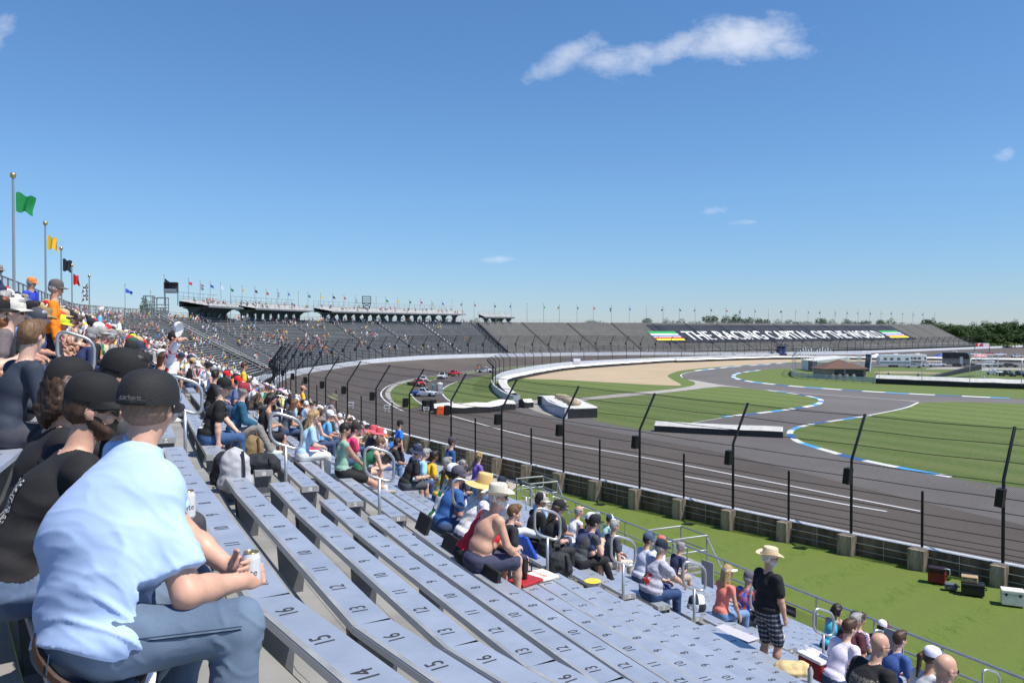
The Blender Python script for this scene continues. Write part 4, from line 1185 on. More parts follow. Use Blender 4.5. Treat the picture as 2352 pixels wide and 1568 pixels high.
# ------------------------------------------------------------------ people: one smooth skin over a posed skeleton
SKIN, TOP, BOT, SHOE, HAIR, EYE, TRIM = 0, 1, 2, 3, 4, 5, 6
class Field:
    def __init__(s, lo, hi, h):
        s.h = h
        s.lo = np.array(lo, dtype=np.float32)
        s.n = np.ceil((np.array(hi) - np.array(lo)) / h).astype(int) + 1
        s.D = np.full(s.n, 0.5, dtype=np.float32)
        s.B = np.full(s.n, 9.0, dtype=np.float32)
        s.R = np.zeros(s.n, dtype=np.int8)
    def _sub(s, mn, mx):
        a = np.maximum(np.floor((mn - s.lo) / s.h).astype(int), 0)
        b = np.minimum(np.ceil((mx - s.lo) / s.h).astype(int) + 1, s.n)
        if np.any(b <= a): return None
        sl = tuple(slice(a[i], b[i]) for i in range(3))
        g = [(s.lo[i] + np.arange(a[i], b[i]) * s.h).astype(np.float32) for i in range(3)]
        return sl, g[0][:, None, None], g[1][None, :, None], g[2][None, None, :]
    def _put(s, sl, d, k, reg, sub=False, bias=0.0):
        D = s.D[sl]
        if sub:
            h = np.clip(.5 - .5 * (D + d) / k, 0, 1)
            s.D[sl] = D + (-d - D) * h + k * h * (1 - h)
            return
        h = np.clip(.5 + .5 * (D - d) / k, 0, 1)
        s.D[sl] = D + (d - D) * h - k * h * (1 - h)
        db = d + bias
        m = db < s.B[sl]
        s.B[sl] = np.where(m, db, s.B[sl]); s.R[sl] = np.where(m, reg, s.R[sl])
    def cap(s, a, b, r1, r2, reg, k=.03, sub=False, bias=0.0):
        a = np.array(a, dtype=np.float32); b = np.array(b, dtype=np.float32)
        r = max(r1, r2) + 2.2 * k + s.h * 2
        q = s._sub(np.minimum(a, b) - r, np.maximum(a, b) + r)
        if q is None: return
        sl, X, Y, Z = q
        ab = b - a; L2 = float(ab @ ab) + 1e-12
        t = np.clip(((X - a[0]) * ab[0] + (Y - a[1]) * ab[1] + (Z - a[2]) * ab[2]) / L2, 0, 1)
        d = np.sqrt((X - a[0] - t * ab[0]) ** 2 + (Y - a[1] - t * ab[1]) ** 2 + (Z - a[2] - t * ab[2]) ** 2) - (r1 + (r2 - r1) * t)
        s._put(sl, d, k, reg, sub, bias)
    def ell(s, c, r, reg, M=None, k=.03, sub=False, bias=0.0):
        c = np.array(c, dtype=np.float32); R_ = max(r) + 2.2 * k + s.h * 2
        q = s._sub(c - R_, c + R_)
        if q is None: return
        sl, X, Y, Z = q
        x, y, z = X - c[0], Y - c[1], Z - c[2]
        if M is not None:
            ax = [np.array(M[i], dtype=np.float32) for i in range(3)]
            x, y, z = (ax[i][0] * x + ax[i][1] * y + ax[i][2] * z for i in range(3))
        x = x / r[0]; y = y / r[1]; z = z / r[2]
        k0 = np.sqrt(x * x + y * y + z * z) + 1e-6
        k1 = np.sqrt((x / r[0]) ** 2 + (y / r[1]) ** 2 + (z / r[2]) ** 2) + 1e-6
        s._put(sl, (k0 * (k0 - 1) / k1).astype(np.float32), k, reg, sub, bias)
    def cut(s, c, n, rad):                          # trims the form with a plane inside a small box
        c = np.array(c, dtype=np.float32); n = np.array(n, dtype=np.float32)
        q = s._sub(c - rad, c + rad)
        if q is None: return
        sl, X, Y, Z = q
        s.D[sl] = np.maximum(s.D[sl], ((X - c[0]) * n[0] + (Y - c[1]) * n[1] + (Z - c[2]) * n[2]).astype(np.float32))
    def mesh(s, name, mats, zcut=None, disp=None, relax=1):
        D = s.D
        I = D < 0
        nx, ny, nz = D.shape
        c = I[:-1, :-1, :-1].astype(np.int8)
        tot = np.zeros((nx - 1, ny - 1, nz - 1), dtype=np.int8)
        for dx in (0, 1):
            for dy in (0, 1):
                for dz in (0, 1):
                    tot += I[dx:nx - 1 + dx, dy:ny - 1 + dy, dz:nz - 1 + dz]
        act = (tot > 0) & (tot < 8)
        ci = np.argwhere(act)
        if len(ci) == 0: return None
        idx = np.full(act.shape, -1, dtype=np.int32)
        idx[act] = np.arange(len(ci))
        P = np.zeros((len(ci), 3), dtype=np.float64); W = np.zeros(len(ci))
        cor = [(0, 0, 0), (1, 0, 0), (0, 1, 0), (1, 1, 0), (0, 0, 1), (1, 0, 1), (0, 1, 1), (1, 1, 1)]
        V = [D[ci[:, 0] + a, ci[:, 1] + b, ci[:, 2] + e] for a, b, e in cor]
        for i, j in ((0, 1), (2, 3), (4, 5), (6, 7), (0, 2), (1, 3), (4, 6), (5, 7), (0, 4), (1, 5), (2, 6), (3, 7)):
            a, b = V[i], V[j]
            m = (a < 0) != (b < 0)
            t = np.where(m, a / np.where(m, a - b, 1), 0)
            A = np.array(cor[i]); Bc = np.array(cor[j])
            P += m[:, None] * (A + (Bc - A) * t[:, None]); W += m
        P = (ci + P / W[:, None]) * s.h + s.lo
        quads = []
        for ax in range(3):
            sl0 = [slice(None)] * 3; sl1 = [slice(None)] * 3
            sl0[ax] = slice(0, -1); sl1[ax] = slice(1, None)
            a = I[tuple(sl0)]; b = I[tuple(sl1)]
            e = np.argwhere(a != b)
            o1, o2 = [(1, 2), (2, 0), (0, 1)][ax]
            e = e[(e[:, o1] > 0) & (e[:, o2] > 0) & (e[:, o1] < D.shape[o1] - 1) & (e[:, o2] < D.shape[o2] - 1)]
            ins = a[e[:, 0], e[:, 1], e[:, 2]]
            def at(d1, d2):
                q = e.copy(); q[:, o1] -= d1; q[:, o2] -= d2
                return idx[q[:, 0], q[:, 1], q[:, 2]]
            q = np.stack([at(1, 1), at(0, 1), at(0, 0), at(1, 0)], 1)
            q[~ins] = q[~ins][:, ::-1]
            quads.append(q)
        Q = np.concatenate(quads)
        Q = Q[(Q >= 0).all(1)]
        for _ in range(relax):                     # one pass of smoothing along the quads
            S = np.zeros_like(P); Cn = np.zeros(len(P))
            for i in range(4):
                np.add.at(S, Q[:, i], P[Q[:, (i + 1) % 4]]); np.add.at(S, Q[:, i], P[Q[:, (i + 3) % 4]]); np.add.at(Cn, Q[:, i], 2)
            P = P * .5 + (S / np.maximum(Cn, 1)[:, None]) * .5
        cen = P[Q].mean(1)
        g = np.clip(np.rint((cen - s.lo) / s.h).astype(int), 0, np.array(D.shape) - 1)
        reg = s.R[g[:, 0], g[:, 1], g[:, 2]].astype(int)
        fv = np.eye(7, dtype=np.float32)[reg]        # soften the borders between the regions
        cnt = np.maximum(np.bincount(Q.ravel(), minlength=len(P)), 1)[:, None]
        for _ in range(5):
            oh = np.stack([sum(np.bincount(Q[:, i], fv[:, r_], len(P)) for i in range(4)) for r_ in range(7)], 1) / cnt
            fv = oh[Q].mean(1)
        keep = (reg == EYE) | (reg == TRIM)
        reg = np.where(keep, reg, fv.argmax(1))
        me = bpy.data.meshes.new(name)
        me.vertices.add(len(P)); me.vertices.foreach_set('co', P.astype(np.float32).ravel())
        me.loops.add(len(Q) * 4); me.loops.foreach_set('vertex_index', Q.astype(np.int32).ravel())
        me.polygons.add(len(Q)); me.polygons.foreach_set('loop_start', np.arange(0, len(Q) * 4, 4, dtype=np.int32))
        try: me.polygons.foreach_set('loop_total', np.full(len(Q), 4, dtype=np.int32))
        except Exception: pass
        for m in mats: me.materials.append(m)
        me.update(calc_edges=True); me.validate()
        me.polygons.foreach_set('material_index', np.minimum(reg, len(mats) - 1).astype(np.int32))
        me.polygons.foreach_set('use_smooth', np.ones(len(Q), dtype=bool))
        if disp is not None:
            N = np.zeros(len(P) * 3, dtype=np.float32); me.vertices.foreach_get('normal', N)
            N = N.reshape(-1, 3)
            vr = np.zeros(len(P), dtype=int); 
            for i in range(4): vr[Q[:, i]] = reg
            P = P + N * disp(P, vr, N)[:, None]
            me.vertices.foreach_set('co', P.astype(np.float32).ravel())
            me.update()
        return me
V_ = lambda *a: Vector(a)
def ik(a, b, l1, l2, pole):
    d = b - a; L_ = d.length
    if L_ > (l1 + l2) * .995:
        b = a + d * ((l1 + l2) * .995 / L_); d = b - a; L_ = d.length
    c = max(-1, min(1, (l1 * l1 + L_ * L_ - l2 * l2) / (2 * l1 * L_)))
    dn = d.normalized()
    p = pole - dn * pole.dot(dn)
    if p.length < 1e-5: p = Vector((0, 0, 1)) - dn * dn.z
    p.normalize()
    return a + dn * (l1 * c) + p * (l1 * math.sqrt(max(0, 1 - c * c))), b
def headM(c, yaw, pitch=0.0, roll=0.0):
    return Matrix.Translation(c) @ Matrix.Rotation(R(-yaw), 4, 'Z') @ Matrix.Rotation(R(-pitch), 4, 'X') @ Matrix.Rotation(R(roll), 4, 'Y')
def skeleton(seated=True, lean=18, side=0, twist=0, yaw=0, pitch=10, lh=None, rh=None, lf=None, rf=None, feet=.0, wide=.13, size=1.0, female=False, up=0.0, lknee=None, rknee=None):
    """joints in the person's own space: x right, y ahead, z up, origin on the bench (seated) or the floor"""
    J = {}
    fem = .92 if female else 1.0
    pz = .105 if seated else .93
    py = -.02
    J['pelvis'] = V_(0, py, pz)
    ld, sd = R(lean), R(side)
    ax = V_(math.sin(sd) * math.cos(ld), math.sin(ld), math.cos(ld) * math.cos(sd)).normalized()
    l2 = R(lean * 1.35 + 4)
    ax2 = V_(math.sin(sd) * math.cos(l2), math.sin(l2), math.cos(l2) * math.cos(sd)).normalized()
    J['belly'] = J['pelvis'] + ax * .17
    J['chest'] = J['belly'] + ax * .09 + ax2 * .10
    J['neck'] = J['chest'] + ax2 * .19
    rt = V_(math.cos(R(twist)), -math.sin(R(twist)), 0)
    rt = (rt - ax2 * rt.dot(ax2)).normalized()
    J['rt'] = rt; J['ax'] = ax2; J['ax0'] = ax
    sw = .178 * fem
    J['shR'] = J['neck'] - ax2 * .055 + rt * sw; J['shL'] = J['neck'] - ax2 * .055 - rt * sw
    J['head'] = J['neck'] + ax2 * .06 + V_(0, .02, .145)
    J['hM'] = headM(J['head'], yaw, pitch)
    J['hipR'] = J['pelvis'] + V_(.09, .02, -.02); J['hipL'] = J['pelvis'] + V_(-.09, .02, -.02)
    if seated:
        fz_ = -.43 + up
        rf = V_(*rf) if rf else V_(wide, .46 + feet, fz_)
        lf = V_(*lf) if lf else V_(-wide, .42 + feet, fz_)
    else:
        rf = V_(*rf) if rf else V_(.10, .05, 0); lf = V_(*lf) if lf else V_(-.10, -.02, 0)
    for sfx, f_, hp in (('R', rf, J['hipR']), ('L', lf, J['hipL'])):
        an = f_ + V_(0, -.02, .085)
        sg = 1 if sfx == 'R' else -1
        kn, an = ik(hp, an, .43, .42, V_(sg * .12, .6, .8) if seated else V_(sg * .1, 1, 0))
        J['kn' + sfx] = kn; J['an' + sfx] = an
        J['toe' + sfx] = an + V_(sg * .03, .17, -.055)
    df = (V_(.09, .36, .24), V_(-.09, .38, .22)) if seated else (V_(.27, .06, .83), V_(-.27, .06, .83))
    for sfx, h_, sh, dd in (('R', rh, J['shR'], df[0]), ('L', lh, J['shL'], df[1])):
        sg = 1 if sfx == 'R' else -1
        h_ = V_(*h_) if h_ else dd
        el, wr = ik(sh, h_, .285, .25, V_(sg * .8, -.7, -.5))
        J['el' + sfx] = el; J['wr' + sfx] = wr
        J['hd' + sfx] = (wr - el).normalized()
    J['size'] = size
    return J
SKIN, TOP, BOT, SHOE, HAIR, EYE, TRIM = 0, 1, 2, 3, 4, 5, 6
def hand_prims(fd, wr, dr, palm_n, reg=SKIN, curl=.55, s=1.0, k=.008, thumb_side=None):
    """palm, four fingers and a thumb; palm_n points out of the palm"""
    dr = dr.normalized(); palm_n = (palm_n - dr * palm_n.dot(dr)).normalized()
    sd = dr.cross(palm_n).normalized()               # across the knuckles
    if thumb_side is not None and sd.dot(thumb_side) < 0: sd = -sd
    pc = wr + dr * .048 * s
    fd.ell(pc, (.042 * s, .052 * s, .017 * s), reg, (sd, dr, palm_n), k=.012)
    fd.cap(wr, pc, .026 * s, .022 * s, reg, k=.018)
    for i, (o_, ln) in enumerate(((.030, .072), (.010, .080), (-.010, .074), (-.029, .058))):
        b0 = wr + dr * .088 * s + sd * o_ * s
        c1 = curl + .08 * i
        d1 = dr * math.cos(c1) + palm_n * math.sin(c1)
        d2 = dr * math.cos(c1 * 2.1) + palm_n * math.sin(c1 * 2.1)
        m = b0 + d1 * ln * .55 * s
        fd.cap(b0 - dr * .02 * s, m, .0098 * s, .0088 * s, reg, k=k)
        fd.cap(m, m + d2 * ln * .5 * s, .0088 * s, .0075 * s, reg, k=k)
    tb = wr + dr * .03 * s + sd * .034 * s
    t1 = tb + (dr * .6 + sd * .62 + palm_n * .45).normalized() * .042 * s
    fd.cap(tb, t1, .0135 * s, .0108 * s, reg, k=.010)
    fd.cap(t1, t1 + (dr * .85 + sd * .1 + palm_n * .5).normalized() * .03 * s, .0105 * s, .0085 * s, reg, k=k)
def head_prims(fd, M, reg=SKIN, beard=False, s=1.0, female=False):
    X = [Vector(M.col[i][:3]) for i in range(3)]
    A = (X[0], X[1], X[2])
    P = lambda x, y, z: M @ Vector((x * s, y * s, z * s))
    fd.ell(P(0, -.008, .03), (.074 * s, .094 * s, .092 * s), reg, A, k=.02)
    fd.ell(P(0, .022, -.045), (.055 * s, .064 * s, .072 * s), reg, A, k=.035)
    fd.ell(P(0, .068, -.085), (.026 * s, .022 * s, .022 * s), reg, A, k=.02)
    fd.cap(P(-.036, .078, .012), P(.036, .078, .012), .010 * s, .010 * s, reg, k=.02)
    fd.cap(P(0, .088, -.002), P(0, .106, -.034), .009 * s, .014 * s, reg, k=.012)
    for sg in (-1, 1):
        fd.ell(P(sg * .077, -.006, -.012), (.010 * s, .022 * s, .031 * s), reg, A, k=.008)
        fd.ell(P(sg * .043, .062, -.03), (.02 * s, .02 * s, .02 * s), reg, A, k=.02)
        fd.ell(P(sg * .031, .086, -.006), (.013 * s, .008 * s, .006 * s), EYE, A, k=.006)
    fd.ell(P(0, .087, -.064), (.022 * s, .010 * s, .008 * s), reg, A, k=.01)
    if beard:
        fd.ell(P(0, .048, -.088), (.052 * s, .052 * s, .040 * s), HAIR, A, k=.018, bias=-.006)
        fd.cap(P(-.055, .01, -.05), P(-.04, .06, -.085), .018 * s, .018 * s, HAIR, k=.015, bias=-.004)
        fd.cap(P(.055, .01, -.05), P(.04, .06, -.085), .018 * s, .018 * s, HAIR, k=.015, bias=-.004)
        fd.cap(P(-.022, .090, -.052), P(.022, .090, -.052), .009 * s, .009 * s, HAIR, k=.01, bias=-.003)
def body_mesh(J, h=.016, sleeve='short', legs='long', belly=1.0, female=False, beard=False, topless=False, hands=True, disp=None, mats=None, tail=0.0, heavy=1.0, shoes=True, curl=.6, headscale=1.0, pad=.012, armw=1.0):
    pts_ = [v for v in J.values() if isinstance(v, Vector)]
    lo = np.min([tuple(p) for p in pts_], 0) - .28; hi = np.max([tuple(p) for p in pts_], 0) + .28
    fd = Field(lo, hi, h)
    rt, ax, ax0 = J['rt'], J['ax'], J['ax0']
    fw = ax.cross(rt); fw = -fw if fw.dot(V_(0, 1, 0)) < 0 and 'world' not in J else fw
    fw = J.get('fw', fw)
    fw0 = ax0.cross(rt).normalized()
    T = SKIN if topless else TOP
    w = .93 if female else 1.0
    w *= heavy
    A0 = (rt, fw0, ax0); A1 = (rt, fw, ax)
    fd.ell(J['pelvis'] + ax0 * .0, (.165 * heavy, .125 * heavy, .118), BOT, A0, k=.03)
    fd.ell(J['belly'] + fw0 * .012 * belly, (.150 * w * (.5 + .5 * belly), .108 * belly * (.5 + .5 * heavy), .135), T, A0, k=.05)
    if not topless:
        fd.ell(J['pelvis'].lerp(J['belly'], .42), (.164 * heavy * (.6 + .4 * belly), .128 * heavy * (.6 + .4 * belly), .085), T, A0, k=.03, bias=-.01)
    fd.ell(J['chest'], (.166 * w, .112 * (.6 + .4 * heavy), .165), T, A1, k=.05)
    if female:
        for sg in (-1, 1): fd.ell(J['chest'] + rt * sg * .07 + fw * .085 + ax * .01, (.062, .055, .058), T, A1, k=.03)
    nk = J['neck']
    for sfx in 'RL':
        sh = J['sh' + sfx]; el = J['el' + sfx]; wr = J['wr' + sfx]
        sg = 1 if sfx == 'R' else -1
        aw = (.86 if female else 1.0) * (.55 + .45 * heavy) * armw
        tk = T if sleeve != 'none' else SKIN
        fd.cap(nk - ax * .045 + rt * sg * .05, sh, .058 * aw, .056 * aw, T if not (sleeve == 'none' and female) else SKIN, k=.05)
        fd.cap(sh, el, .052 * aw, .041 * aw, SKIN, k=.03)
        fd.cap(el, el.lerp(wr, .4), .041 * aw, .041 * aw, SKIN, k=.02)
        fd.cap(el.lerp(wr, .35), wr, .040 * aw, .026 * aw, SKIN, k=.02)
        if sleeve == 'short':
            m = sh.lerp(el, .62)
            fd.cap(sh, m, (.060 + pad) * aw, (.060 + pad) * aw, TOP, k=.02, bias=-.004)
        elif sleeve == 'long':
            fd.cap(sh, el, (.058 + pad) * aw, (.046 + pad) * aw, TOP, k=.025, bias=-.006)
            fd.cap(el, wr - (wr - el).normalized() * .02, (.046 + pad) * aw, (.034 + pad) * aw, TOP, k=.02, bias=-.006)
        elif sleeve == 'cap':
            fd.cap(sh, sh.lerp(el, .22), .066 * aw, .062 * aw, TOP, k=.02, bias=-.004)
        if hands:
            pn = J.get('pn' + sfx)
            if pn is None: pn = V_(-sg * .75, 0, -.65)
            hand_prims(fd, wr, J['hd' + sfx], pn, curl=J.get('curl' + sfx, curl), s=.95 if female else 1.03, k=max(.006, h * .4), thumb_side=J.get('ts' + sfx, V_(0, .5, .8)))
        else:
            fd.ell(wr + J['hd' + sfx] * .07, (.04, .03, .08), SKIN, None, k=.02)
        hp, kn, an = J['hip' + sfx], J['kn' + sfx], J['an' + sfx]
        lw = (.55 + .45 * heavy)
        fd.cap(hp, kn, .084 * lw, .056 * lw, SKIN if legs in ('short', 'mini') else BOT, k=.04)
        fd.cap(kn, kn.lerp(an, .38), .054, .054, SKIN if legs in ('short', 'mini') else BOT, k=.02)
        fd.cap(kn.lerp(an, .34), an, .053, .036, SKIN if legs in ('short', 'mini') else BOT, k=.02)
        if legs == 'long':
            fd.cap(hp, kn, .096 * lw, .070 * lw, BOT, k=.03, bias=-.005)
            fd.cap(kn, an + V_(0, 0, -.005), .068 * lw, .056 * lw, BOT, k=.03, bias=-.005)
        elif legs == 'short':
            fd.cap(hp, hp.lerp(kn, .86), .098 * lw, .088 * lw, BOT, k=.03, bias=-.006)
        elif legs == 'mini':
            fd.cap(hp, hp.lerp(kn, .36), .096 * lw, .092 * lw, BOT, k=.03, bias=-.006)
        toe = J['toe' + sfx]
        fd.cap(an + V_(0, 0, -.05), toe, .040, .034, SHOE, k=.02, bias=-.004)
        fd.cap(an + (an - toe).normalized() * .03 + V_(0, 0, -.05), an + V_(0, 0, -.045), .037, .038, SHOE, k=.015, bias=-.004)
        if legs in ('short', 'mini'):
            fd.cap(an + V_(0, 0, -.01), an + V_(0, 0, .05), .041, .040, TRIM, k=.01, bias=-.002)
    fd.cap(nk - ax * .03, J['hM'] @ V_(0, -.015, -.05), .056 * (.9 if female else 1), .051 * (.88 if female else 1), SKIN, k=.03)
    if not topless:
        fd.cap(nk - ax * .05 - rt * .05 - fw * .01, nk - ax * .05 + rt * .05 - fw * .01, .046, .046, TOP, k=.03, bias=-.003)
    head_prims(fd, J['hM'], beard=beard, s=headscale, female=female)
    return fd.mesh('person', mats or [None] * 7, disp=disp)
def fold_disp(amp=.006, scale=9.0, seed=0.0):
    """cloth creases: sharp ridges running across the pull of the cloth"""
    from mathutils import noise as mn
    def f(P, reg, N):
        out = np.zeros(len(P))
        for i in np.nonzero((reg == TOP) | (reg == BOT))[0]:
            p = Vector(P[i]) * scale + Vector((seed, seed * 1.7, 0))
            q = Vector((p.x * .7, p.y * .7, p.z * 1.5))
            a = mn.noise(q); b = mn.noise(q * 2.3 + Vector((5, 1, 2)))
            out[i] = amp * ((1 - abs(a) * 2.6) * .8 + b * .45)
        return out
    return f
# hats, hair and glasses are children in the head's space ------------------------------------------------
HATS = {}
def hat_mesh(kind):
    if kind in HATS: return HATS[kind]
    mb = MB(); n = 24
    rx, ry = .092, .110
    def ring(s_, z, dx=0.0, dy=-.010): return [(rx * s_ * math.cos(2 * PI * i / n) + dx, ry * s_ * math.sin(2 * PI * i / n) + dy, z) for i in range(n)]
    def loft(rings, mi=0, close_top=True):
        vs = [p for r_ in rings for p in r_]
        fs = [(a * n + i, a * n + (i + 1) % n, (a + 1) * n + (i + 1) % n, (a + 1) * n + i) for a in range(len(rings) - 1) for i in range(n)]
        if close_top: fs.append(tuple((len(rings) - 1) * n + i for i in range(n)))
        mb.add(vs, fs, mi)
    if kind in ('cap', 'cap_two', 'cap_back'):
        prof = [(1.0, .035), (1.01, .06), (.97, .09), (.86, .118), (.66, .138), (.38, .150), (.10, .154)]
        if kind == 'cap_two':
            vs = []; fs = []; m = []
            rings = [ring(s_, z) for s_, z in prof]
            base = len(mb.v)
            for r_ in rings: mb.v.extend(r_)
            for a in range(len(rings) - 1):
                for i in range(n):
                    mb.f.append((base + a * n + i, base + a * n + (i + 1) % n, base + (a + 1) * n + (i + 1) % n, base + (a + 1) * n + i))
                    mb.m.append(0 if 1 <= i < n / 2 - 1 else 1)
            mb.f.append(tuple(base + (len(rings) - 1) * n + i for i in range(n))); mb.m.append(1)
        else:
            loft([ring(s_, z) for s_, z in prof])
        K = 12; top = []; bot = []
        sg = -1 if kind == 'cap_back' else 1
        for layer, zoff in ((top, .004), (bot, -.002)):
            for j, ex in enumerate((0, .5, 1.0)):
                for i in range(K + 1):
                    a = PI * (i / K)
                    e = math.sin(a) ** .55
                    x = rx * 1.0 * math.cos(a) * (1 - .06 * ex)
                    y0 = ry * .99 * math.sin(a)
                    y = y0 + ex * .078 * e
                    z = .040 - .010 * ex - .022 * (abs(math.cos(a)) ** 2.2) * (.3 + .7 * ex)
                    layer.append((x, (y - .010) * sg if sg > 0 else -(y + .010), z + zoff))
        def grid(L_, flip):
            fs = []
            for j in range(2):
                for i in range(K):
                    q = (j * (K + 1) + i, j * (K + 1) + i + 1, (j + 1) * (K + 1) + i + 1, (j + 1) * (K + 1) + i)
                    fs.append(q if not flip else q[::-1])
            mb.add(L_, fs, 2 if kind == 'cap_two' else 0)
        grid(top, False); grid(bot, True)
        mb.add([top[2 * (K + 1) + i] for i in range(K + 1)] + [bot[2 * (K + 1) + i] for i in range(K + 1)], [(i, i + 1, K + 2 + i, K + 1 + i) for i in range(K)], 2 if kind == 'cap_two' else 0)
        mb.lathe([(0, .152), (.007, .154), (.006, .160), (0, .162)], (0, -.010, 0), 8, 0)
    else:
        crown, rim, droop, ry_ = {'bucket': ([(1.0, .03), (.99, .075), (.93, .118), (.86, .132), (.2, .136)], .075, .045, 0), 'brim': ([(1.0, .04), (.99, .09), (.95, .13), (.84, .152), (.5, .146), (.15, .140)], .085, -.012, 1),
                                  'straw': ([(1.02, .03), (1.0, .09), (.95, .155), (.86, .175), (.2, .17)], .155, .035, 0), 'fedora': ([(1.0, .035), (.96, .09), (.9, .125), (.6, .118), (.2, .112)], .055, .0, 1), 'visor': ([(1.0, .035), (1.02, .07)], 0, 0, 0)}[kind]
        loft([ring(s_, z) for s_, z in crown], 0, kind != 'visor')
        z0 = crown[0][1]
        if rim:
            rs = []
            for e in (0, .35, .7, 1.0):
                r_ = []
                for i in range(n):
                    a = 2 * PI * i / n
                    zz = z0 - droop * e * e + (.028 * e * e * abs(math.cos(a)) ** 2 - .012 * e * abs(math.sin(a)) if ry_ else .006 * e * math.sin(3 * a))
                    r_.append(((rx + rim * e) * math.cos(a), (ry + rim * e) * math.sin(a) - .010, zz))
                rs.append(r_)
            loft(rs, 0, False)
            loft([[(p[0], p[1], p[2] - .005) for p in r_] for r_ in rs[::-1]], 1 if kind == 'straw' else 0, False)
            if kind in ('fedora', 'brim', 'straw'):
                loft([ring(1.02, z0 + .004), ring(1.02, z0 + .028)], 1 if kind == 'fedora' else 0, False)
        else:
            K = 12
            vs = []
            for ex in (0, 1):
                for i in range(K + 1):
                    a = PI * i / K; e = math.sin(a) ** .55
                    vs.append((rx * math.cos(a), ry * math.sin(a) + ex * .085 * e - .01, .04 - .02 * ex * abs(math.cos(a))))
            mb.add(vs, [(i, i + 1, K + 2 + i, K + 1 + i) for i in range(K)], 0)
    me = bpy.data.meshes.new('hat')
    me.from_pydata(mb.v, [], mb.f)
    for _ in range(3): me.materials.append(None)
    me.polygons.foreach_set('material_index', mb.m); me.polygons.foreach_set('use_smooth', [True] * len(mb.f)); me.update()
    HATS[kind] = me
    return me
HAIRS = {}
def hair_mesh(kind, h=.012):
    if kind in HAIRS: return HAIRS[kind]
    fd = Field((-.2, -.28, -.55 if kind in ('long', 'pony', 'curly_long') else -.22), (.2, .2, .24), h)
    I3 = None
    fd.ell((0, -.014, .034), (.084, .104, .098), 0, I3, k=.01)
    if kind == 'short':
        fd.ell((0, -.03, .0), (.083, .085, .085), 0, I3, k=.02)
        fd.ell((0, .045, .115), (.06, .05, .03), 0, I3, k=.03)
    if kind in ('long', 'bob', 'curly_long'):
        b = -.30 if kind == 'long' else -.12
        if kind == 'curly_long': b = -.16
        for x in (-.06, -.03, 0, .03, .06):
            fd.cap((x, -.05, .0), (x * 1.15, -.085, b + abs(x)), .05, .032, 0, k=.03)
        for sg in (-1, 1): fd.cap((sg * .072, -.005, .02), (sg * .088, -.01, b * .75), .03, .026, 0, k=.03)
    if kind == 'pony':
        fd.ell((0, -.03, .0), (.08, .08, .08), 0, I3, k=.02)
        fd.cap((0, -.10, .05), (0, -.15, .0), .028, .034, 0, k=.02); fd.cap((0, -.15, .0), (.02, -.15, -.26), .036, .016, 0, k=.02)
    if kind == 'bun':
        fd.ell((0, -.03, .0), (.08, .08, .08), 0, I3, k=.02); fd.ell((0, -.09, .10), (.04, .04, .04), 0, I3, k=.015)
    if kind == 'fringe':                                     # fringe of hair round a bald or capped head
        fd.ell((0, -.03, -.01), (.083, .088, .07), 0, I3, k=.02)
        fd.ell((0, .0, .12), (.12, .14, .085), 0, I3, k=.01, sub=True)
    if kind == 'curly':
        rr = random.Random(3)
        for i in range(60):
            a = rr.uniform(0, 2 * PI); b = rr.uniform(-.3, 1.4)
            fd.ell((.085 * math.cos(a) * math.cos(b), -.02 + .10 * math.sin(a) * math.cos(b), .035 + .1 * math.sin(b)), (.024, .024, .024), 0, I3, k=.012)
    fd.ell((0, .125, -.03), (.072, .075, .105), 0, I3, k=.015, sub=True)
    fd.ell((0, .07, -.13), (.075, .085, .085), 0, I3, k=.015, sub=True)
    for sg in (-1, 1): fd.ell((sg * .085, .012, -.02), (.022, .03, .036), 0, I3, k=.01, sub=True) if kind in ('short', 'fringe', 'pony', 'bun') else None
    from mathutils import noise as mn
    def dsp(P, reg, N):
        A_ = .016 if kind.startswith('curly') else .006; Z_ = 45 if kind.startswith('curly') else 22
        return np.array([A_ * mn.noise(Vector((p[0] * 60, p[1] * 60, p[2] * Z_))) for p in P])
    me = fd.mesh('hair', [None], disp=dsp)
    HAIRS[kind] = me
    return me
def glasses_mesh():
    if 'glasses' in HATS: return HATS['glasses']
    mb = MB()
    for sg in (-1, 1):
        vs = []
        for a in range(10):
            an = 2 * PI * a / 10
            vs.append((sg * (.034 + .027 * math.cos(an)), .101 - .012 * abs(math.cos(an)) ** 2 + (0 if sg * math.cos(an) < 0 else -.010 * abs(math.cos(an))), -.004 + .019 * math.sin(an)))
        mb.add(vs, [tuple(range(10))])
        mb.tube([(sg * .058, .090, .004), (sg * .080, .06, .004), (sg * .083, -.015, .0)], .0035, 5)
    mb.tube([(-.010, .104, .004), (.010, .104, .004)], .004, 5)
    me = bpy.data.meshes.new('glasses'); me.from_pydata(mb.v, [], mb.f); me.materials.append(None); me.update()
    HATS['glasses'] = me
    return me
M_lens = mat('dark_lens', (.012, .012, .014), .12, coat=.6)
M_eye = mat('eye_dark', (.05, .035, .03), .3)
HAIRC = {'brown': (.055, .028, .014), 'dark': (.018, .012, .009), 'blond': (.40, .27, .12), 'grey': (.30, .29, .28), 'white': (.62, .60, .57), 'red': (.18, .06, .02), 'lightbrown': (.15, .08, .035)}
def hair_mat(c): return mat('hair_' + c, HAIRC[c], .55, noise=.35, scale=60, stretch=(1, 1, .2), detail=6)
SKINC = [(.60, .34, .24), (.52, .28, .19), (.66, .40, .30), (.42, .22, .14), (.20, .10, .06)]
def skin_mat(i): return mat('skin_%d' % i, SKINC[i], .5, noise=.10, scale=14, detail=6)
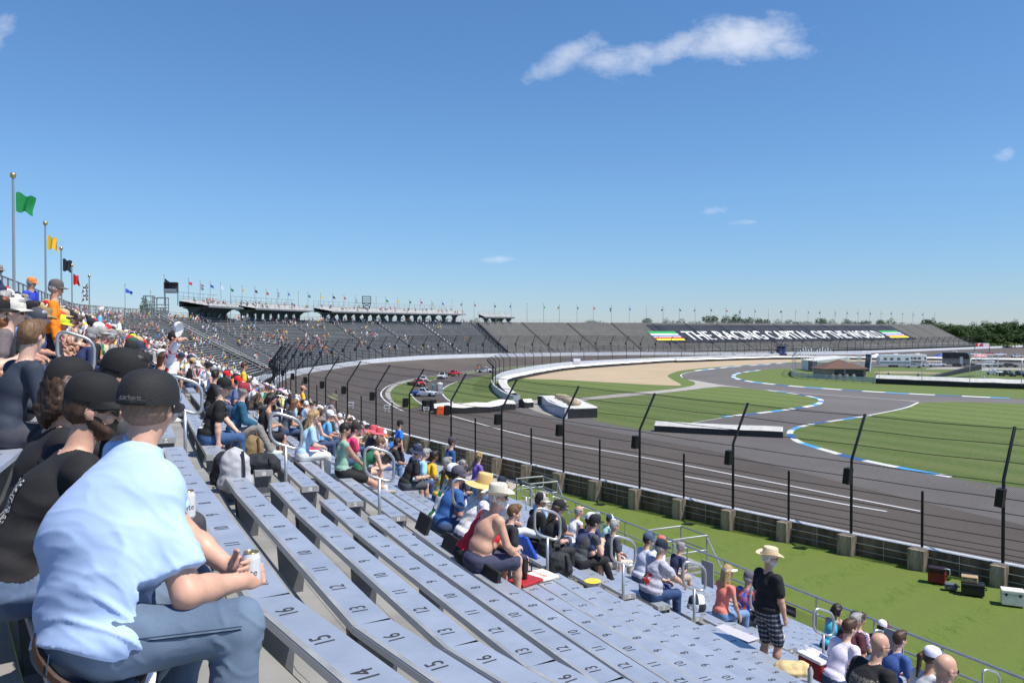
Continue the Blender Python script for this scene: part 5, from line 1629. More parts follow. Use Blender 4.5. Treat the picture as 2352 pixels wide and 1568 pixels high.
def child(name, me, m_list, root, M):
    o = bpy.data.objects.new(name, me); col.objects.link(o); o.parent = root; o.matrix_local = M
    for i, m in enumerate(m_list):
        if i < len(me.materials):
            if i >= len(o.material_slots): break
            o.material_slots[i].link = 'OBJECT'; o.material_slots[i].material = m
    return o
def set_mats(o, ms):
    for i, m in enumerate(ms):
        if i < len(o.material_slots):
            o.material_slots[i].link = 'OBJECT'; o.material_slots[i].material = m
WHITE_SOCK = mat('sock', (.7, .7, .7), .9)
def dress(o, J, skin=0, top=(200, 200, 200), bot=(60, 75, 105), shoe=(225, 225, 225), hair=None, hairkind='short', hat=None, hatc=(30, 30, 32), hatc2=None, shades=False, topm=None, botm=None, sc=1.0):
    set_mats(o, [skin_mat(skin), topm or cmat(top, .8), botm or cmat(bot, .85, scale=40), cmat(shoe, .6), hair_mat(hair or 'brown'), M_eye, WHITE_SOCK])
    hM = J['hM'].copy()
    if hair and hairkind != 'bald': child('hair', hair_mesh(hairkind), [hair_mat(hair)], o, hM)
    if hat:
        hm = cmat(hatc, .85, prefix='hat')
        h2 = cmat(hatc2, .85, prefix='hat') if hatc2 else hm
        child('cap' if hat.startswith('cap') else ('visor' if hat == 'visor' else 'hat'), hat_mesh(hat), [hm, h2, hm], o, hM)
    if shades: child('sunglasses', glasses_mesh(), [M_lens], o, hM)
def person(label, at, yaw, J, group=None, h=.016, size=1.0, body={}, wear={}):
    me = body_mesh(J, h=h, **body)
    o = bpy.data.objects.new('person', me); col.objects.link(o)
    o.location = at; o.rotation_euler = (0, 0, yaw); o.scale = (size,) * 3
    tag(o, label, 'person', group)
    dress(o, J, **wear)
    return o
def find_seat(px, py, Y, hd, size, dz, nf, row=None, turn=0.0):
    """bench row and place along it for someone whose head is seen at a picture point about Y metres off"""
    best = None
    for k in range(KMIN, KMAX + 1):
        if row is not None and k != row: continue
        p = G(px, py, zb(k) + dz + hd.z * size)
        if not .8 < p.y < 110: continue
        for g in range(0, nsec):
            a, b = gp(g, k), gp(g + 1, k)
            d = (b - a); L_ = d.length; d = d / L_
            f = front(d)
            t = f.y * 0 + (p - a).dot(d)
            if t < -.3 or t > L_ + .3: continue
            n = f.x * (p.x - a.x) + f.y * (p.y - a.y)
            e = abs(n - (nf + hd.y * size)) + 2.5 * abs(math.log(p.y / Y))
            if best is None or e < best[0]:
                yaw = math.atan2(-f.x, f.y)
                o_ = Matrix.Rotation(yaw + R(turn), 3, 'Z') @ Vector((hd.x, hd.y, 0)) * size
                # stay on the line of sight while moving to the middle of the bench
                w = nf - n + (f.x * o_.x + f.y * o_.y)
                sd = Vector((px - 1176, 1850, 0)).normalized()
                den = f.dot(sd)
                mv = sd * max(-.5, min(.5, w / den)) if abs(den) > .35 else f * w
                q = Vector((p.x, p.y, 0)) + mv - Vector((o_.x, o_.y, 0))
                q = q + f * (nf - f.dot(q - a)) if True else q
                best = (e, k, g, Vector((q.x, q.y, zb(k) + dz)), d, yaw)
    if best is None or best[0] > .7:                       # near eye level: go by the distance instead
        p = AT(px, py, Y)
        for k in range(KMIN, KMAX + 1):
            for g in range(0, nsec):
                a, b = gp(g, k), gp(g + 1, k)
                d = (b - a); L_ = d.length; d = d / L_; f = front(d)
                t = (p.x - a.x) * d.x + (p.y - a.y) * d.y
                if t < -.3 or t > L_ + .3: continue
                n = f.x * (p.x - a.x) + f.y * (p.y - a.y)
                e = abs(n - (nf + hd.y * size)) + 1.5 * abs(zb(k) + dz + hd.z * size - p.z)
                if best is None or e < best[0]:
                    yaw = math.atan2(-f.x, f.y)
                    o_ = Matrix.Rotation(yaw + R(turn), 3, 'Z') @ Vector((hd.x, hd.y, 0)) * size
                    q = Vector((p.x, p.y, 0)) - Vector((o_.x, o_.y, 0)); q = q + f * (nf - f.dot(q - a))
                    best = (e, k, g, Vector((q.x, q.y, zb(k) + dz)), d, yaw)
    return best[1:]
def seat_person(label, px, py, Y, pose={}, body={}, wear={}, turn=0.0, size=1.0, h=None, dy=0.0, row=None):
    J = skeleton(**pose)
    k, g, q, d, yaw = find_seat(px, py, Y, J['head'], size, dy, BW * .45, row, turn)
    if h is None: h = max(.0105, min(.02, q.y * .0011))
    return person(label, q, yaw + R(turn), J, None, h, size, body, wear)
def stand_person(label, p, yaw, pose={}, body={}, wear={}, size=1.0, h=.018, group=None):
    pose = dict(pose); pose['seated'] = False
    return person(label, p, yaw, skeleton(**pose), group, h, size, body, wear)
# ------------------------------------------------------------------ the three friends on the near bench
def cloth(name, rgb, bump=.25, scale=90, noise=.10, rough=.85, base2=None):
    m = mat(name, lin(rgb), rough, noise=noise, scale=scale, bump=bump, detail=5)
    return m
M_bluetee = cloth('light_blue_jersey', (172, 196, 234), .05, 220, .03)
M_blacktee = cloth('black_jersey', (26, 26, 29), .12, 120, .15)
def denim_mat():
    m = bpy.data.materials.new('washed_denim'); m.use_nodes = True
    nt = m.node_tree; L = nt.links.new; b = nt.nodes['Principled BSDF']; b.inputs['Roughness'].default_value = .9
    tc = nt.nodes.new('ShaderNodeTexCoord')
    n = nt.nodes.new('ShaderNodeTexNoise'); n.inputs['Scale'].default_value = 3.2; n.inputs['Detail'].default_value = 7; L(tc.outputs['Object'], n.inputs['Vector'])
    n2 = nt.nodes.new('ShaderNodeTexNoise'); n2.inputs['Scale'].default_value = 320; n2.inputs['Detail'].default_value = 3; L(tc.outputs['Object'], n2.inputs['Vector'])
    a = nt.nodes.new('ShaderNodeMath'); a.operation = 'MULTIPLY_ADD'; L(n2.outputs[0], a.inputs[0]); a.inputs[1].default_value = .32; L(n.outputs[0], a.inputs[2])
    r = nt.nodes.new('ShaderNodeValToRGB'); L(a.outputs[0], r.inputs[0])
    r.color_ramp.elements[0].position = .42; r.color_ramp.elements[0].color = (.048, .082, .140, 1)
    r.color_ramp.elements[1].position = .92; r.color_ramp.elements[1].color = (.155, .215, .30, 1)
    L(r.outputs[0], b.inputs['Base Color'])
    bp = nt.nodes.new('ShaderNodeBump'); bp.inputs['Strength'].default_value = .2; bp.inputs['Distance'].default_value = .004; L(n2.outputs[0], bp.inputs['Height']); L(bp.outputs[0], b.inputs['Normal'])
    return m
M_denim = denim_mat()
M_capblack = mat('black_cap_cloth', (.012, .012, .013), .75, noise=.3, scale=180, bump=.3)
def can_thing(label, c, rz=0, text='Lite'):
    root = thing('drink_can', label, 'can', c, rz)
    mb = MB(); mb.lathe([(.024, 0), (.026, .004), (.033, .012), (.033, .100), (.0325, .104), (.027, .117), (.0265, .120)], n=28)
    body = mb.build('can_body', mat('can_white', (.72, .72, .73), .3, .2), root, smooth='auto')
    mb = MB(); mb.lathe([(.0265, .120), (.0275, .1225), (.0265, .124), (.0245, .121), (0, .1205)], n=28)
    mb.box((.006, 0, .1222), (.022, .012, .0015))
    mb.build('can_lid', mat('can_gold', (.55, .42, .18), .25, .9), root, smooth='auto')
    vs, fs = text_mesh(text, .034, 1.0)
    mb = MB(); w = []
    for v in vs:
        a = -1.35 + v.x / .0335
        w.append((.0337 * math.cos(a), .0337 * math.sin(a), .055 + v.y))
    mb.add(w, fs); mb.build('can_print', M_ink, body)
    return root
def custom_man():
    O = V_(-1.37, 2.58, 8.30)
    w = lambda x, y, Y: AT(x, y, Y) - O
    J = {'pelvis': w(215, 1468, 2.60), 'belly': w(232, 1325, 2.66), 'chest': w(268, 1172, 2.74), 'neck': w(320, 1048, 2.83), 'head': w(345, 935, 2.88),
         'hipR': w(258, 1480, 2.52), 'knR': w(545, 1434, 2.66), 'knL': w(441, 1352, 2.96), 'shR': w(355, 1150, 2.68), 'elR': w(430, 1362, 2.60), 'wrR': w(548, 1335, 2.80),
         'elL': V_(-1.22, 2.98, 8.64) - O, 'wrL': w(526, 1302, 2.90)}
    J['hipL'] = J['pelvis'] * 2 - J['hipR']; J['shL'] = J['shR'].lerp(w(314, 1085, 2.80), 1.72)
    J['anR'] = J['knR'] + V_(-.02, -.03, -.43); J['anL'] = J['knL'] + V_(-.04, -.1, -.43)
    J['toeR'] = J['anR'] + V_(.14, .1, -.055); J['toeL'] = J['anL'] + V_(.14, .1, -.055)
    J['rt'] = (J['shR'] - J['shL']).normalized()
    J['ax'] = (J['neck'] - J['chest']).normalized(); J['ax0'] = (J['belly'] - J['pelvis']).normalized()
    fw = J['ax'].cross(J['rt']); J['fw'] = -fw if fw.y < 0 else fw
    J['hdR'] = V_(.50, .84, .02); J['hdL'] = V_(.86, -.45, .08)
    J['pnR'] = V_(-.45, .35, -.3); J['pnL'] = V_(.35, -.75, .1)
    J['tsR'] = V_(-.3, .3, .8); J['tsL'] = V_(.1, .1, 1)
    J['curlR'] = .42; J['curlL'] = .7
    J['hM'] = headM(J['head'], 14, 10, 4)
    J['hM'] = headM(J['head'], 3, 10, 3)
    me = body_mesh(J, h=.0075, sleeve='none', legs='mini', topless=True, belly=.9, heavy=.92, curl=.45, armw=1.22)
    o = bpy.data.objects.new('person', me); col.objects.link(o); o.location = O
    tag(o, 'man in light blue T-shirt, jeans and black mesh cap seen from behind, holding a can', 'person')
    dress(o, J, skin=0, botm=M_denim)
    child('hair', hair_mesh('fringe'), [mat('cropped_hair', (.21, .125, .085), .7, noise=.2, scale=90)], o, J['hM'] @ Matrix.Scale(.965, 4))
    rt, ax, ax0, fw = J['rt'], J['ax'], J['ax0'], J['fw']; fw0 = ax0.cross(rt).normalized(); fw0 = -fw0 if fw0.dot(fw) < 0 else fw0
    lo = np.array(J['pelvis']) - .75; hi = np.array(J['pelvis']) + np.array((.75, .95, .75))
    fd = Field(lo, hi, .0085)
    A0 = (rt, fw0, ax0); A1 = (rt, fw, ax)
    fd.ell(J['pelvis'] - ax0 * .035 - fw0 * .01, (.205, .165, .13), 0, A0, k=.05)
    fd.ell(J['pelvis'].lerp(J['belly'], .5), (.200, .158, .13), 0, A0, k=.06)
    fd.ell(J['belly'], (.198, .155, .15), 0, A0, k=.07); fd.ell(J['belly'].lerp(J['chest'], .5) - fw * .01, (.203, .155, .14), 0, A1, k=.07); fd.ell(J['chest'], (.192, .140, .17), 0, A1, k=.07)
    fd.ell(J['neck'] - ax * .075 - fw * .01, (.15, .085, .075), 0, A1, k=.06)
    for sfx in 'RL':
        sh, el = J['sh' + sfx], J['el' + sfx]; m = sh.lerp(el, .78); dn = (el - sh).normalized()
        fd.cap(J['neck'] - ax * .03, sh, .066, .070, 0, k=.05)
        fd.cap(sh, m + dn * .09, .072, .090, 0, k=.022); fd.cut(m, dn, .13)
    fd.cap(J['neck'] - ax * .03, J['neck'] + ax * .035, .082, .070, 0, k=.04); fd.cut(J['neck'] + ax * .045 - fw * .01, (ax - fw * .15).normalized(), .13)
    hem = J['pelvis'] - ax0 * .075
    fd.cut(hem, -(ax0 + fw0 * .35).normalized(), .45)
    from mathutils import noise as mn
    def crease(P, reg, N):
        out = np.zeros(len(P)); wst = J['pelvis']; arm = J['shR'] - ax * .12
        dirs = (arm - wst).normalized()
        for i in range(len(P)):
            p = Vector(P[i]); r_ = p - wst; a = r_.dot(ax0)
            q = Vector((r_.dot(rt) * 4.0, r_.dot(fw0) * 4.0, a * 11.0 + r_.dot(fw0) * 9.0))
            rg = 1 - min(1, abs(mn.noise(q + Vector((3, 7, 1)))) * 3.4)
            rg2 = 1 - min(1, abs(mn.noise(q * 1.9 + Vector((9, 2, 4)))) * 3.0)
            side = max(0, min(1, .35 + 2.2 * r_.dot(fw0) + .5 * r_.dot(rt)))
            low = max(0, 1 - abs(a - .10) / .30)
            out[i] = (.021 * rg ** 1.5 + .008 * rg2) * (.3 + .7 * side) * (.35 + .65 * low) - .005
        return out
    def own(nm, me, m):
        q = bpy.data.objects.new(nm, me); col.objects.link(q); q.parent = o; me.materials[0] = m; return q
    own('shirt', fd.mesh('shirt', [None], disp=crease), M_bluetee)
    fd = Field(np.array(J['pelvis']) - np.array((.5, .45, .75)), np.array(J['pelvis']) + np.array((.75, .75, .4)), .0085)
    fd.ell(J['pelvis'] - V_(0, 0, .01), (.195, .155, .125), 0, A0, k=.04)
    for sfx in 'RL':
        hp, kn, an = J['hip' + sfx], J['kn' + sfx], J['an' + sfx]
        fd.cap(hp, kn, .108, .082, 0, k=.05); fd.cap(kn, kn.lerp(an, .5), .082, .074, 0, k=.025); fd.cap(kn.lerp(an, .5), an, .074, .066, 0, k=.03)
    kR = J['knR']
    def jc(P, reg, N):
        out = np.zeros(len(P))
        for i in range(len(P)):
            p = Vector(P[i]); d_ = min((p - J['knR']).length, (p - J['hipR']).length + .05, (p - J['knL']).length)
            rg = 1 - min(1, abs(mn.noise(Vector((p.x * 9, p.y * 9, p.z * 16 + p.x * 8)))) * 3.2)
            out[i] = .010 * rg * rg * max(0, 1 - d_ / .26) + .003 * mn.noise(p * 14)
        return out
    mb = MB(); cc = J['neck'] + ax * .040 - fw * .01; e2 = (ax - fw * .15).normalized(); e1 = rt; e3 = e2.cross(e1)
    mb.tube([cc + e1 * .066 * math.cos(i_ * PI / 10) + e3 * .070 * math.sin(i_ * PI / 10) for i_ in range(20)], .008, 6, closed=True); mb.build('collar', M_bluetee, o, smooth=True)
    own('jeans', fd.mesh('jeans', [None], disp=jc), M_denim)
    sd = V_(.62, -.78, .1)
    for off_, dz_ in ((.114, .0), (.108, .012)):
        mb = MB(); mb.tube([J['hipR'].lerp(J['knR'], t_) + sd * (off_ - .018 * t_) + V_(0, 0, .035 - dz_ - .02 * t_) for t_ in (.0, .2, .4, .6, .8, .95)], .0022, 5); mb.build('seam', mat('seam_thread', (.03, .05, .09), .9), o)
    mb = MB(); mb.tube([J['pelvis'] + rt * .10 - fw0 * .165 + ax0 * q_ for q_ in (-.03, .03)] , .002, 5); mb.build('pocket_seam', mat('seam_thread', (.03, .05, .09), .9), o)
    mb = MB(); bl = [hem + ax0 * .035 + rt * .199 * math.cos(a_ * PI / 12) + fw0 * .158 * math.sin(a_ * PI / 12) for a_ in range(24)]
    mb.tube(bl, .017, 6, closed=True); mb.build('belt', mat('brown_leather', (.05, .025, .015), .5), o)
    CS = Matrix.Translation((0, -.004, -.024)) @ Matrix.Rotation(R(7), 4, 'X') @ Matrix.Diagonal((1.08, 1.06, 1.06, 1)); c = child('cap', hat_mesh('cap'), [M_capblack] * 3, o, J['hM'] @ CS)
    mb = MB(); put_text(mb, 'carhartt', frame((0, -.1245, .060), (1, 0, 0), (0, .12, 1)), .022, 1.0)
    t = mb.build('cap_text', mat('grey_thread', (.16, .16, .16), .7), o); t.matrix_parent_inverse = Matrix.Identity(4); t.matrix_local = J['hM'] @ CS
    # half-moon opening and strap of the cap
    mb = MB()
    pts_ = []
    for i in range(9):
        a = PI * i / 8
        pts_.append((.040 * math.cos(a), -.118 + .010 * abs(math.cos(a)) ** 2 + .004, .040 + .034 * math.sin(a)))
    mb.add([tuple(p) for p in pts_], [tuple(range(9))])
    t = mb.build('cap_opening', hair_mat('dark'), o); t.matrix_local = J['hM'] @ CS
    mb = MB(); mb.tube([(.045, -.112, .046), (0, -.124, .046), (-.045, -.112, .046)], .007, 6)
    t = mb.build('cap_strap', M_capblack, o); t.matrix_local = J['hM'] @ CS
    # pocket and side seams of the jeans: raised stitching
    return o
custom_man()
can_thing('white beer can with a gold lid held by the man in light blue', AT(577, 1345, 2.86), .0)
sp = seat_person
K0 = dict(sleeve='short', legs='long')
def seat_at(label, px, py, Y, turn, pose, body, wear, h=.011, size=1.0):
    J = skeleton(**pose); p = AT(px, py, Y); yaw = math.atan2(-.809, .588) + R(turn)
    q = p - (Matrix.Rotation(yaw, 3, 'Z') @ J['head']) * size
    return person(label, q, yaw, J, None, h, size, body, wear)
seat_at('bearded man in black T-shirt and black cap with sunglasses beside the man in light blue', 216, 938, 3.38, 6, dict(lean=25, side=-2, yaw=22, pitch=8, rh=(.26, .56, .22), lh=(.16, .56, .20)), dict(beard=True, heavy=1.08, belly=1.05, disp=fold_disp(.006, 7, 5), pad=.016),
   dict(skin=0, topm=M_blacktee, bot=(90, 110, 140), hair='brown', hairkind='fringe', hat='cap', hatc=(22, 22, 24), shades=True), h=.0072)
can_thing('white beer can held by the bearded man in the black cap', AT(431, 1190, 3.55), 0.3)
seat_at('person in black shirt with long curly brown hair under a black cap', 160, 892, 3.85, 6, dict(lean=14, side=-2, yaw=-14, pitch=10), dict(heavy=1.12, belly=1.1, disp=fold_disp(.006, 7, 9)), dict(skin=0, topm=M_blacktee, bot=(70, 70, 78), hair='brown', hairkind='curly_long', hat='cap', hatc=(24, 24, 26)), h=.0105)
seat_at('person in a black cap with turquoise lettering between the curly hair and the mesh cap', 284, 868, 4.05, 4, dict(lean=10, yaw=24, pitch=14), dict(disp=fold_disp(.005, 8, 3)), dict(skin=1, top=(45, 48, 52), bot=(60, 60, 66), hair='dark', hat='cap', hatc=(24, 24, 26)), h=.0115)
sp('red-bearded man in off-white T-shirt, black cap and tan shorts, elbow on knee', *ZF(125, 810), 7, dict(lean=26, yaw=4, pitch=6, rh=(.12, .52, .36), lh=(-.1, .42, .2), wide=.17), dict(beard=True, legs='short', disp=fold_disp(.005, 8, 4)), dict(skin=2, top=(206, 204, 198), bot=(196, 178, 150), hair='red', hat='cap', hatc=(24, 22, 24)), size=1.0, h=.012)
sp('boy with tousled brown hair and a navy jacket in front of the white handrail', *ZF(1020, 965), 6.2, dict(lean=14, yaw=-25, pitch=14), dict(sleeve='long'), dict(skin=2, top=(44, 52, 68), bot=(60, 60, 70), hair='lightbrown', hairkind='short'), size=.98, h=.013, turn=30)
sp('man in grey T-shirt, cream cap and sunglasses looking right', *ZF(370, 700), 8.4, dict(lean=22, yaw=22, pitch=4), {}, dict(skin=2, top=(108, 98, 100), bot=(40, 42, 52), hair='grey', hat='cap', hatc=(205, 200, 190), shades=True))
sp('person in black wide-brimmed hat and sunglasses at the left edge', *ZF(70, 575), 10.5, dict(lean=14, yaw=10), {}, dict(skin=1, top=(120, 150, 215), bot=(40, 42, 52), hair='dark', hat='brim', hatc=(20, 20, 22), shades=True))
sp('person in khaki bucket hat below the man in orange', *ZF(195, 630), 12, dict(lean=18, yaw=-20), {}, dict(skin=1, top=(130, 160, 225), bot=(60, 62, 70), hair='brown', hat='bucket', hatc=(150, 124, 84)))
sp('person in white cap just below the orange shirt', *ZF(350, 610), 14, dict(lean=18, yaw=0), {}, dict(skin=1, top=(180, 60, 60), hair='brown', hat='cap', hatc=(240, 240, 242)))
sp('person in maroon shirt and neon yellow cap leaning on knees', *ZF(580, 690), 13, dict(lean=34, yaw=25, pitch=18, rh=(.1, .55, .12), lh=(-.05, .55, .12)), dict(legs='short'), dict(skin=0, top=(120, 28, 52), bot=(48, 62, 92), hair='brown', hat='cap', hatc=(205, 235, 60)))
sp('person in white cap behind the neon yellow cap', *ZF(505, 625), 16, dict(lean=15), {}, dict(skin=1, top=(120, 30, 60), hair='grey', hat='cap', hatc=(238, 240, 245)))
sp('man in white T-shirt and pale straw hat with a black band', *ZF(682, 588), 21, dict(lean=22, yaw=30, pitch=8), {}, dict(skin=1, top=(232, 232, 236), bot=(62, 80, 112), hair='dark', hat='fedora', hatc=(226, 214, 180), hatc2=(24, 24, 26)))
sp('person in red and white racing shirt beside the white handrail', *ZF(798, 660), 19, dict(lean=30, yaw=15, pitch=16), dict(legs='short'), dict(skin=0, top=(214, 52, 58), bot=(36, 36, 40), hair='brown', hat='cap', hatc=(214, 196, 160)))
sp('person in navy polo with dark cap between two white rails', *ZF(905, 655), 24, dict(lean=20), {}, dict(skin=0, top=(34, 40, 62), bot=(44, 50, 66), hair='dark', hat='cap', hatc=(40, 44, 60)))
sp('person in black shirt below the cream cap', *ZF(255, 760), 10, dict(lean=30, yaw=20, pitch=20), {}, dict(skin=1, top=(26, 26, 28), hair='grey', hat='cap', hatc=(70, 72, 82)))
sp('grey-haired person in dark brown hoodie against the mesh fence', *ZF(512, 452), 16, dict(lean=22, yaw=-35, pitch=14), dict(sleeve='long'), dict(skin=1, top=(52, 36, 32), bot=(36, 36, 40), hair='dark', shades=True))
sp('person in grey cap seated under the mesh fence', *ZF(430, 410), 20, dict(lean=15), {}, dict(skin=1, top=(80, 80, 86), hair='grey', hat='cap', hatc=(128, 124, 118)))
sp('older white-haired man left of the grey cap', *ZF(1190, 850), 22, dict(lean=16, yaw=20), {}, dict(skin=2, top=(196, 214, 236), hair='white'))
sp('man in black jacket and grey cap right of the boy with brown hair', *ZF(1250, 925), 15, dict(lean=24, yaw=18, pitch=8), dict(sleeve='long'), dict(skin=0, top=(30, 30, 32), bot=(50, 52, 60), hair='grey', hat='cap', hatc=(168, 164, 158)))
sp('blonde person in dark green cap', *ZF(1395, 1000), 17, dict(lean=16, yaw=30), {}, dict(skin=2, top=(60, 60, 60), hair='blond', hairkind='long', hat='cap', hatc=(48, 84, 62)))
sp('man in maroon T-shirt and navy cap seen from behind', *ZF(1515, 1040), 16, dict(lean=24, yaw=20, pitch=10), {}, dict(skin=0, top=(112, 24, 58), bot=(60, 62, 74), hair='dark', hat='cap', hatc=(46, 52, 76)))
sp('person in neon yellow cap behind the maroon T-shirt', *ZF(1525, 985), 22, dict(lean=14), {}, dict(skin=0, top=(210, 214, 216), hair='brown', hat='cap', hatc=(214, 240, 50)))
sp('long-haired person beside the maroon T-shirt', *ZF(1630, 1120), 15, dict(lean=14, yaw=20), dict(female=True, sleeve='none'), dict(skin=1, top=(120, 96, 80), hair='brown', hairkind='long'))
sp('man in blue jacket, white cap and sunglasses holding a cup', *ZF(1895, 960), 18, dict(lean=12, yaw=10, rh=(.12, .40, .38)), dict(sleeve='long'), dict(skin=0, top=(42, 128, 210), bot=(150, 138, 124), hair='grey', hat='cap', hatc=(236, 240, 244), shades=True))
# --- the aisle side
sp('man in black shirt and black cap with a chequered back print, leaning on one arm', *ZA(205, 262), 11.7, dict(lean=16, yaw=28, pitch=14, rh=(.24, .12, .04), lh=(.05, .40, .16)), dict(heavy=1.12, belly=1.1, disp=fold_disp(.005, 8, 6)), dict(skin=2, topm=M_blacktee, bot=(54, 84, 128), hair='grey', hairkind='fringe', hat='cap', hatc=(22, 22, 24)), h=.012)
sp('man in teal and blue hooded top and maroon cap with legs stretched out', *ZA(376, 296), 16, dict(lean=12, yaw=-30, rf=(.34, .60, -.28), lf=(.2, .62, -.33)), dict(sleeve='long', disp=fold_disp(.004, 8, 7)), dict(skin=2, top=(32, 86, 112), bot=(128, 124, 120), shoe=(220, 236, 200), hair='grey', hat='cap', hatc=(150, 44, 58), shades=True), h=.012)
sp('man in blue-grey T-shirt and red cap seen from behind', *ZA(445, 196), 20, dict(lean=22, yaw=20, pitch=6), dict(legs='short'), dict(skin=1, top=(92, 108, 146), bot=(46, 48, 56), hair='dark', hat='cap', hatc=(212, 32, 38)))
sp('man in black shirt and dark sunglasses facing the camera', *ZA(193, 130), 21, dict(lean=8, yaw=-60), {}, dict(skin=0, top=(30, 28, 28), hair='dark', hairkind='short', shades=True))
sp('person in orange shirt behind the red cap', *ZA(390, 160), 28, dict(lean=24, pitch=20), {}, dict(skin=0, top=(232, 104, 52), hair='dark', hat='cap', hatc=(50, 44, 48)))
sp('person in red cap with a white hood', *ZA(138, 180), 24, dict(lean=22, yaw=20), dict(sleeve='long'), dict(skin=1, top=(226, 222, 214), hair='dark', hat='cap', hatc=(206, 30, 36)))
sp('man in white captain hat and white polo', *ZA(580, 228), 26, dict(lean=14, yaw=-25), {}, dict(skin=1, top=(226, 232, 240), bot=(90, 96, 110), hair='white', hat='cap', hatc=(236, 236, 230), shades=True))
sp('grey-haired person in brown jacket hunched forward', *ZA(626, 268), 25, dict(lean=32, yaw=15, pitch=22), dict(sleeve='long'), dict(skin=2, top=(74, 62, 52), bot=(60, 58, 58), hair='grey', hairkind='bob'))
sp('woman with black hair and black tank top next to the navy backpack', *ZA(752, 378), 17, dict(lean=16, yaw=20, pitch=20, rh=(.02, .36, .30), lh=(-.05, .36, .28)), dict(female=True, sleeve='none', legs='short'), dict(skin=1, top=(28, 28, 32), bot=(30, 30, 34), hair='dark', hairkind='bob'), h=.013)
sp('woman in slate T-shirt with long black leggings stretched down the steps', *ZA(922, 412), 21, dict(lean=14, yaw=15, rf=(.30, .72, -.36), lf=(.1, .70, -.38)), dict(female=True), dict(skin=1, top=(74, 80, 96), bot=(30, 30, 36), hair='dark', hairkind='pony'), h=.013)
sp('brown-haired woman behind the black leggings, hands clasped', *ZA(970, 425), 22, dict(lean=20, yaw=15), dict(female=True, sleeve='cap'), dict(skin=1, top=(84, 86, 100), hair='lightbrown', hairkind='long'))
sp('person in pale teal shirt bending forward under a dark cap', *ZA(745, 262), 30, dict(lean=34, pitch=20), {}, dict(skin=1, top=(150, 186, 190), hair='dark', hat='cap', hatc=(92, 40, 52)))
sp('person in pink cap by the fence corner', *ZA(778, 308), 33, dict(lean=18), {}, dict(skin=1, top=(60, 60, 66), hair='dark', hat='cap', hatc=(232, 170, 206)))
sp('person in pale yellow shirt and white cap near the front rail', *ZA(890, 325), 34, dict(lean=24), {}, dict(skin=1, top=(222, 224, 150), hair='dark', hat='cap', hatc=(240, 240, 240)))
sp('dark-haired person with chin on hand, black and white top', *ZA(812, 330), 28, dict(lean=28, rh=(.08, .34, .52)), {}, dict(skin=0, top=(40, 38, 40), hair='dark', hairkind='bob'))
sp('brown-haired person in front of the yellow shirt', *ZA(915, 372), 28, dict(lean=20), {}, dict(skin=1, top=(90, 82, 70), hair='brown'))
sp('man in black T-shirt with tan shorts bending over at the second aisle', *ZA(1262, 505), 22, dict(lean=34, pitch=24), dict(legs='short', heavy=1.1), dict(skin=1, top=(26, 26, 30), bot=(186, 160, 126), hair='grey'))
sp('man in dark grey T-shirt and grey cap seen from behind', *ZA(1415, 545), 24, dict(lean=18), dict(heavy=1.05), dict(skin=1, top=(52, 50, 54), hair='brown', hat='cap', hatc=(92, 92, 84)))
sp('person in bright blue shirt next to the grey cap', *ZA(1488, 560), 28, dict(lean=26, pitch=20), {}, dict(skin=0, top=(64, 136, 226), hair='dark'))
sp('person in a white sweater by the second aisle rail', *ZA(1372, 520), 28, dict(lean=20), dict(sleeve='long'), dict(skin=1, top=(222, 216, 208), hair='lightbrown'))
sp('woman with brown hair facing the camera behind the pink shirt', *ZA(1540, 640), 24, dict(lean=10, yaw=-70), dict(female=True), dict(skin=2, top=(120, 110, 104), hair='brown', hairkind='long'))
sp('man in light blue shirt and white cap above the blonde woman', *ZA(1195, 612), 22, dict(lean=16, yaw=10), {}, dict(skin=1, top=(96, 172, 230), hair='grey', hat='cap', hatc=(234, 234, 244)))
sp('woman in white top and sunglasses facing the camera', *ZA(1238, 670), 20, dict(lean=8, yaw=-70), dict(female=True, sleeve='none'), dict(skin=2, top=(232, 228, 228), hair='brown', hairkind='pony', shades=True))
sp('blonde woman in pale blue shirt with wavy hair down her back', *ZA(1218, 822), 15, dict(lean=16, yaw=30, pitch=16), dict(female=True), dict(skin=2, top=(172, 204, 232), bot=(220, 220, 220), hair='blond', hairkind='long'), h=.013)
sp('dark-haired man in mint sleeveless shirt and black shorts with a leg stretched out', *ZA(1350, 855), 14.5, dict(lean=2, yaw=18, pitch=22, rh=(.02, .36, .20), lh=(-.05, .36, .20), rf=(.12, .80, -.36), lf=(-.05, .76, -.40)), dict(sleeve='none', legs='short', disp=fold_disp(.004, 8, 8)), dict(skin=1, top=(142, 180, 160), bot=(30, 28, 30), shoe=(160, 150, 138), hair='dark'), h=.012)
sp('man in pink T-shirt and dark cap raising his hands to his mouth', *ZA(1508, 700), 17, dict(lean=24, yaw=20, rh=(.07, .33, .50), lh=(.0, .33, .48)), {}, dict(skin=2, top=(228, 62, 112), hair='dark', hat='cap', hatc=(50, 42, 42)), h=.012)
sp('woman in green crop top bending over her phone', *ZA(1718, 850), 17, dict(lean=40, yaw=10, pitch=24, rh=(.06, .60, .18), lh=(-.04, .60, .16)), dict(female=True, sleeve='none', legs='mini'), dict(skin=2, top=(30, 100, 70), bot=(30, 28, 30), hair='lightbrown', hairkind='bun'), h=.012)
sp('person in stars and stripes bucket hat, left of the pair', *ZA(1685, 722), 22, dict(lean=14), {}, dict(skin=1, top=(54, 56, 66), hair='dark', hat='straw', hatc=(206, 92, 100)))
sp('person in stars and stripes bucket hat, right of the pair', *ZA(1768, 748), 22, dict(lean=18), {}, dict(skin=1, top=(60, 62, 70), hair='dark', hat='straw', hatc=(206, 92, 100)))
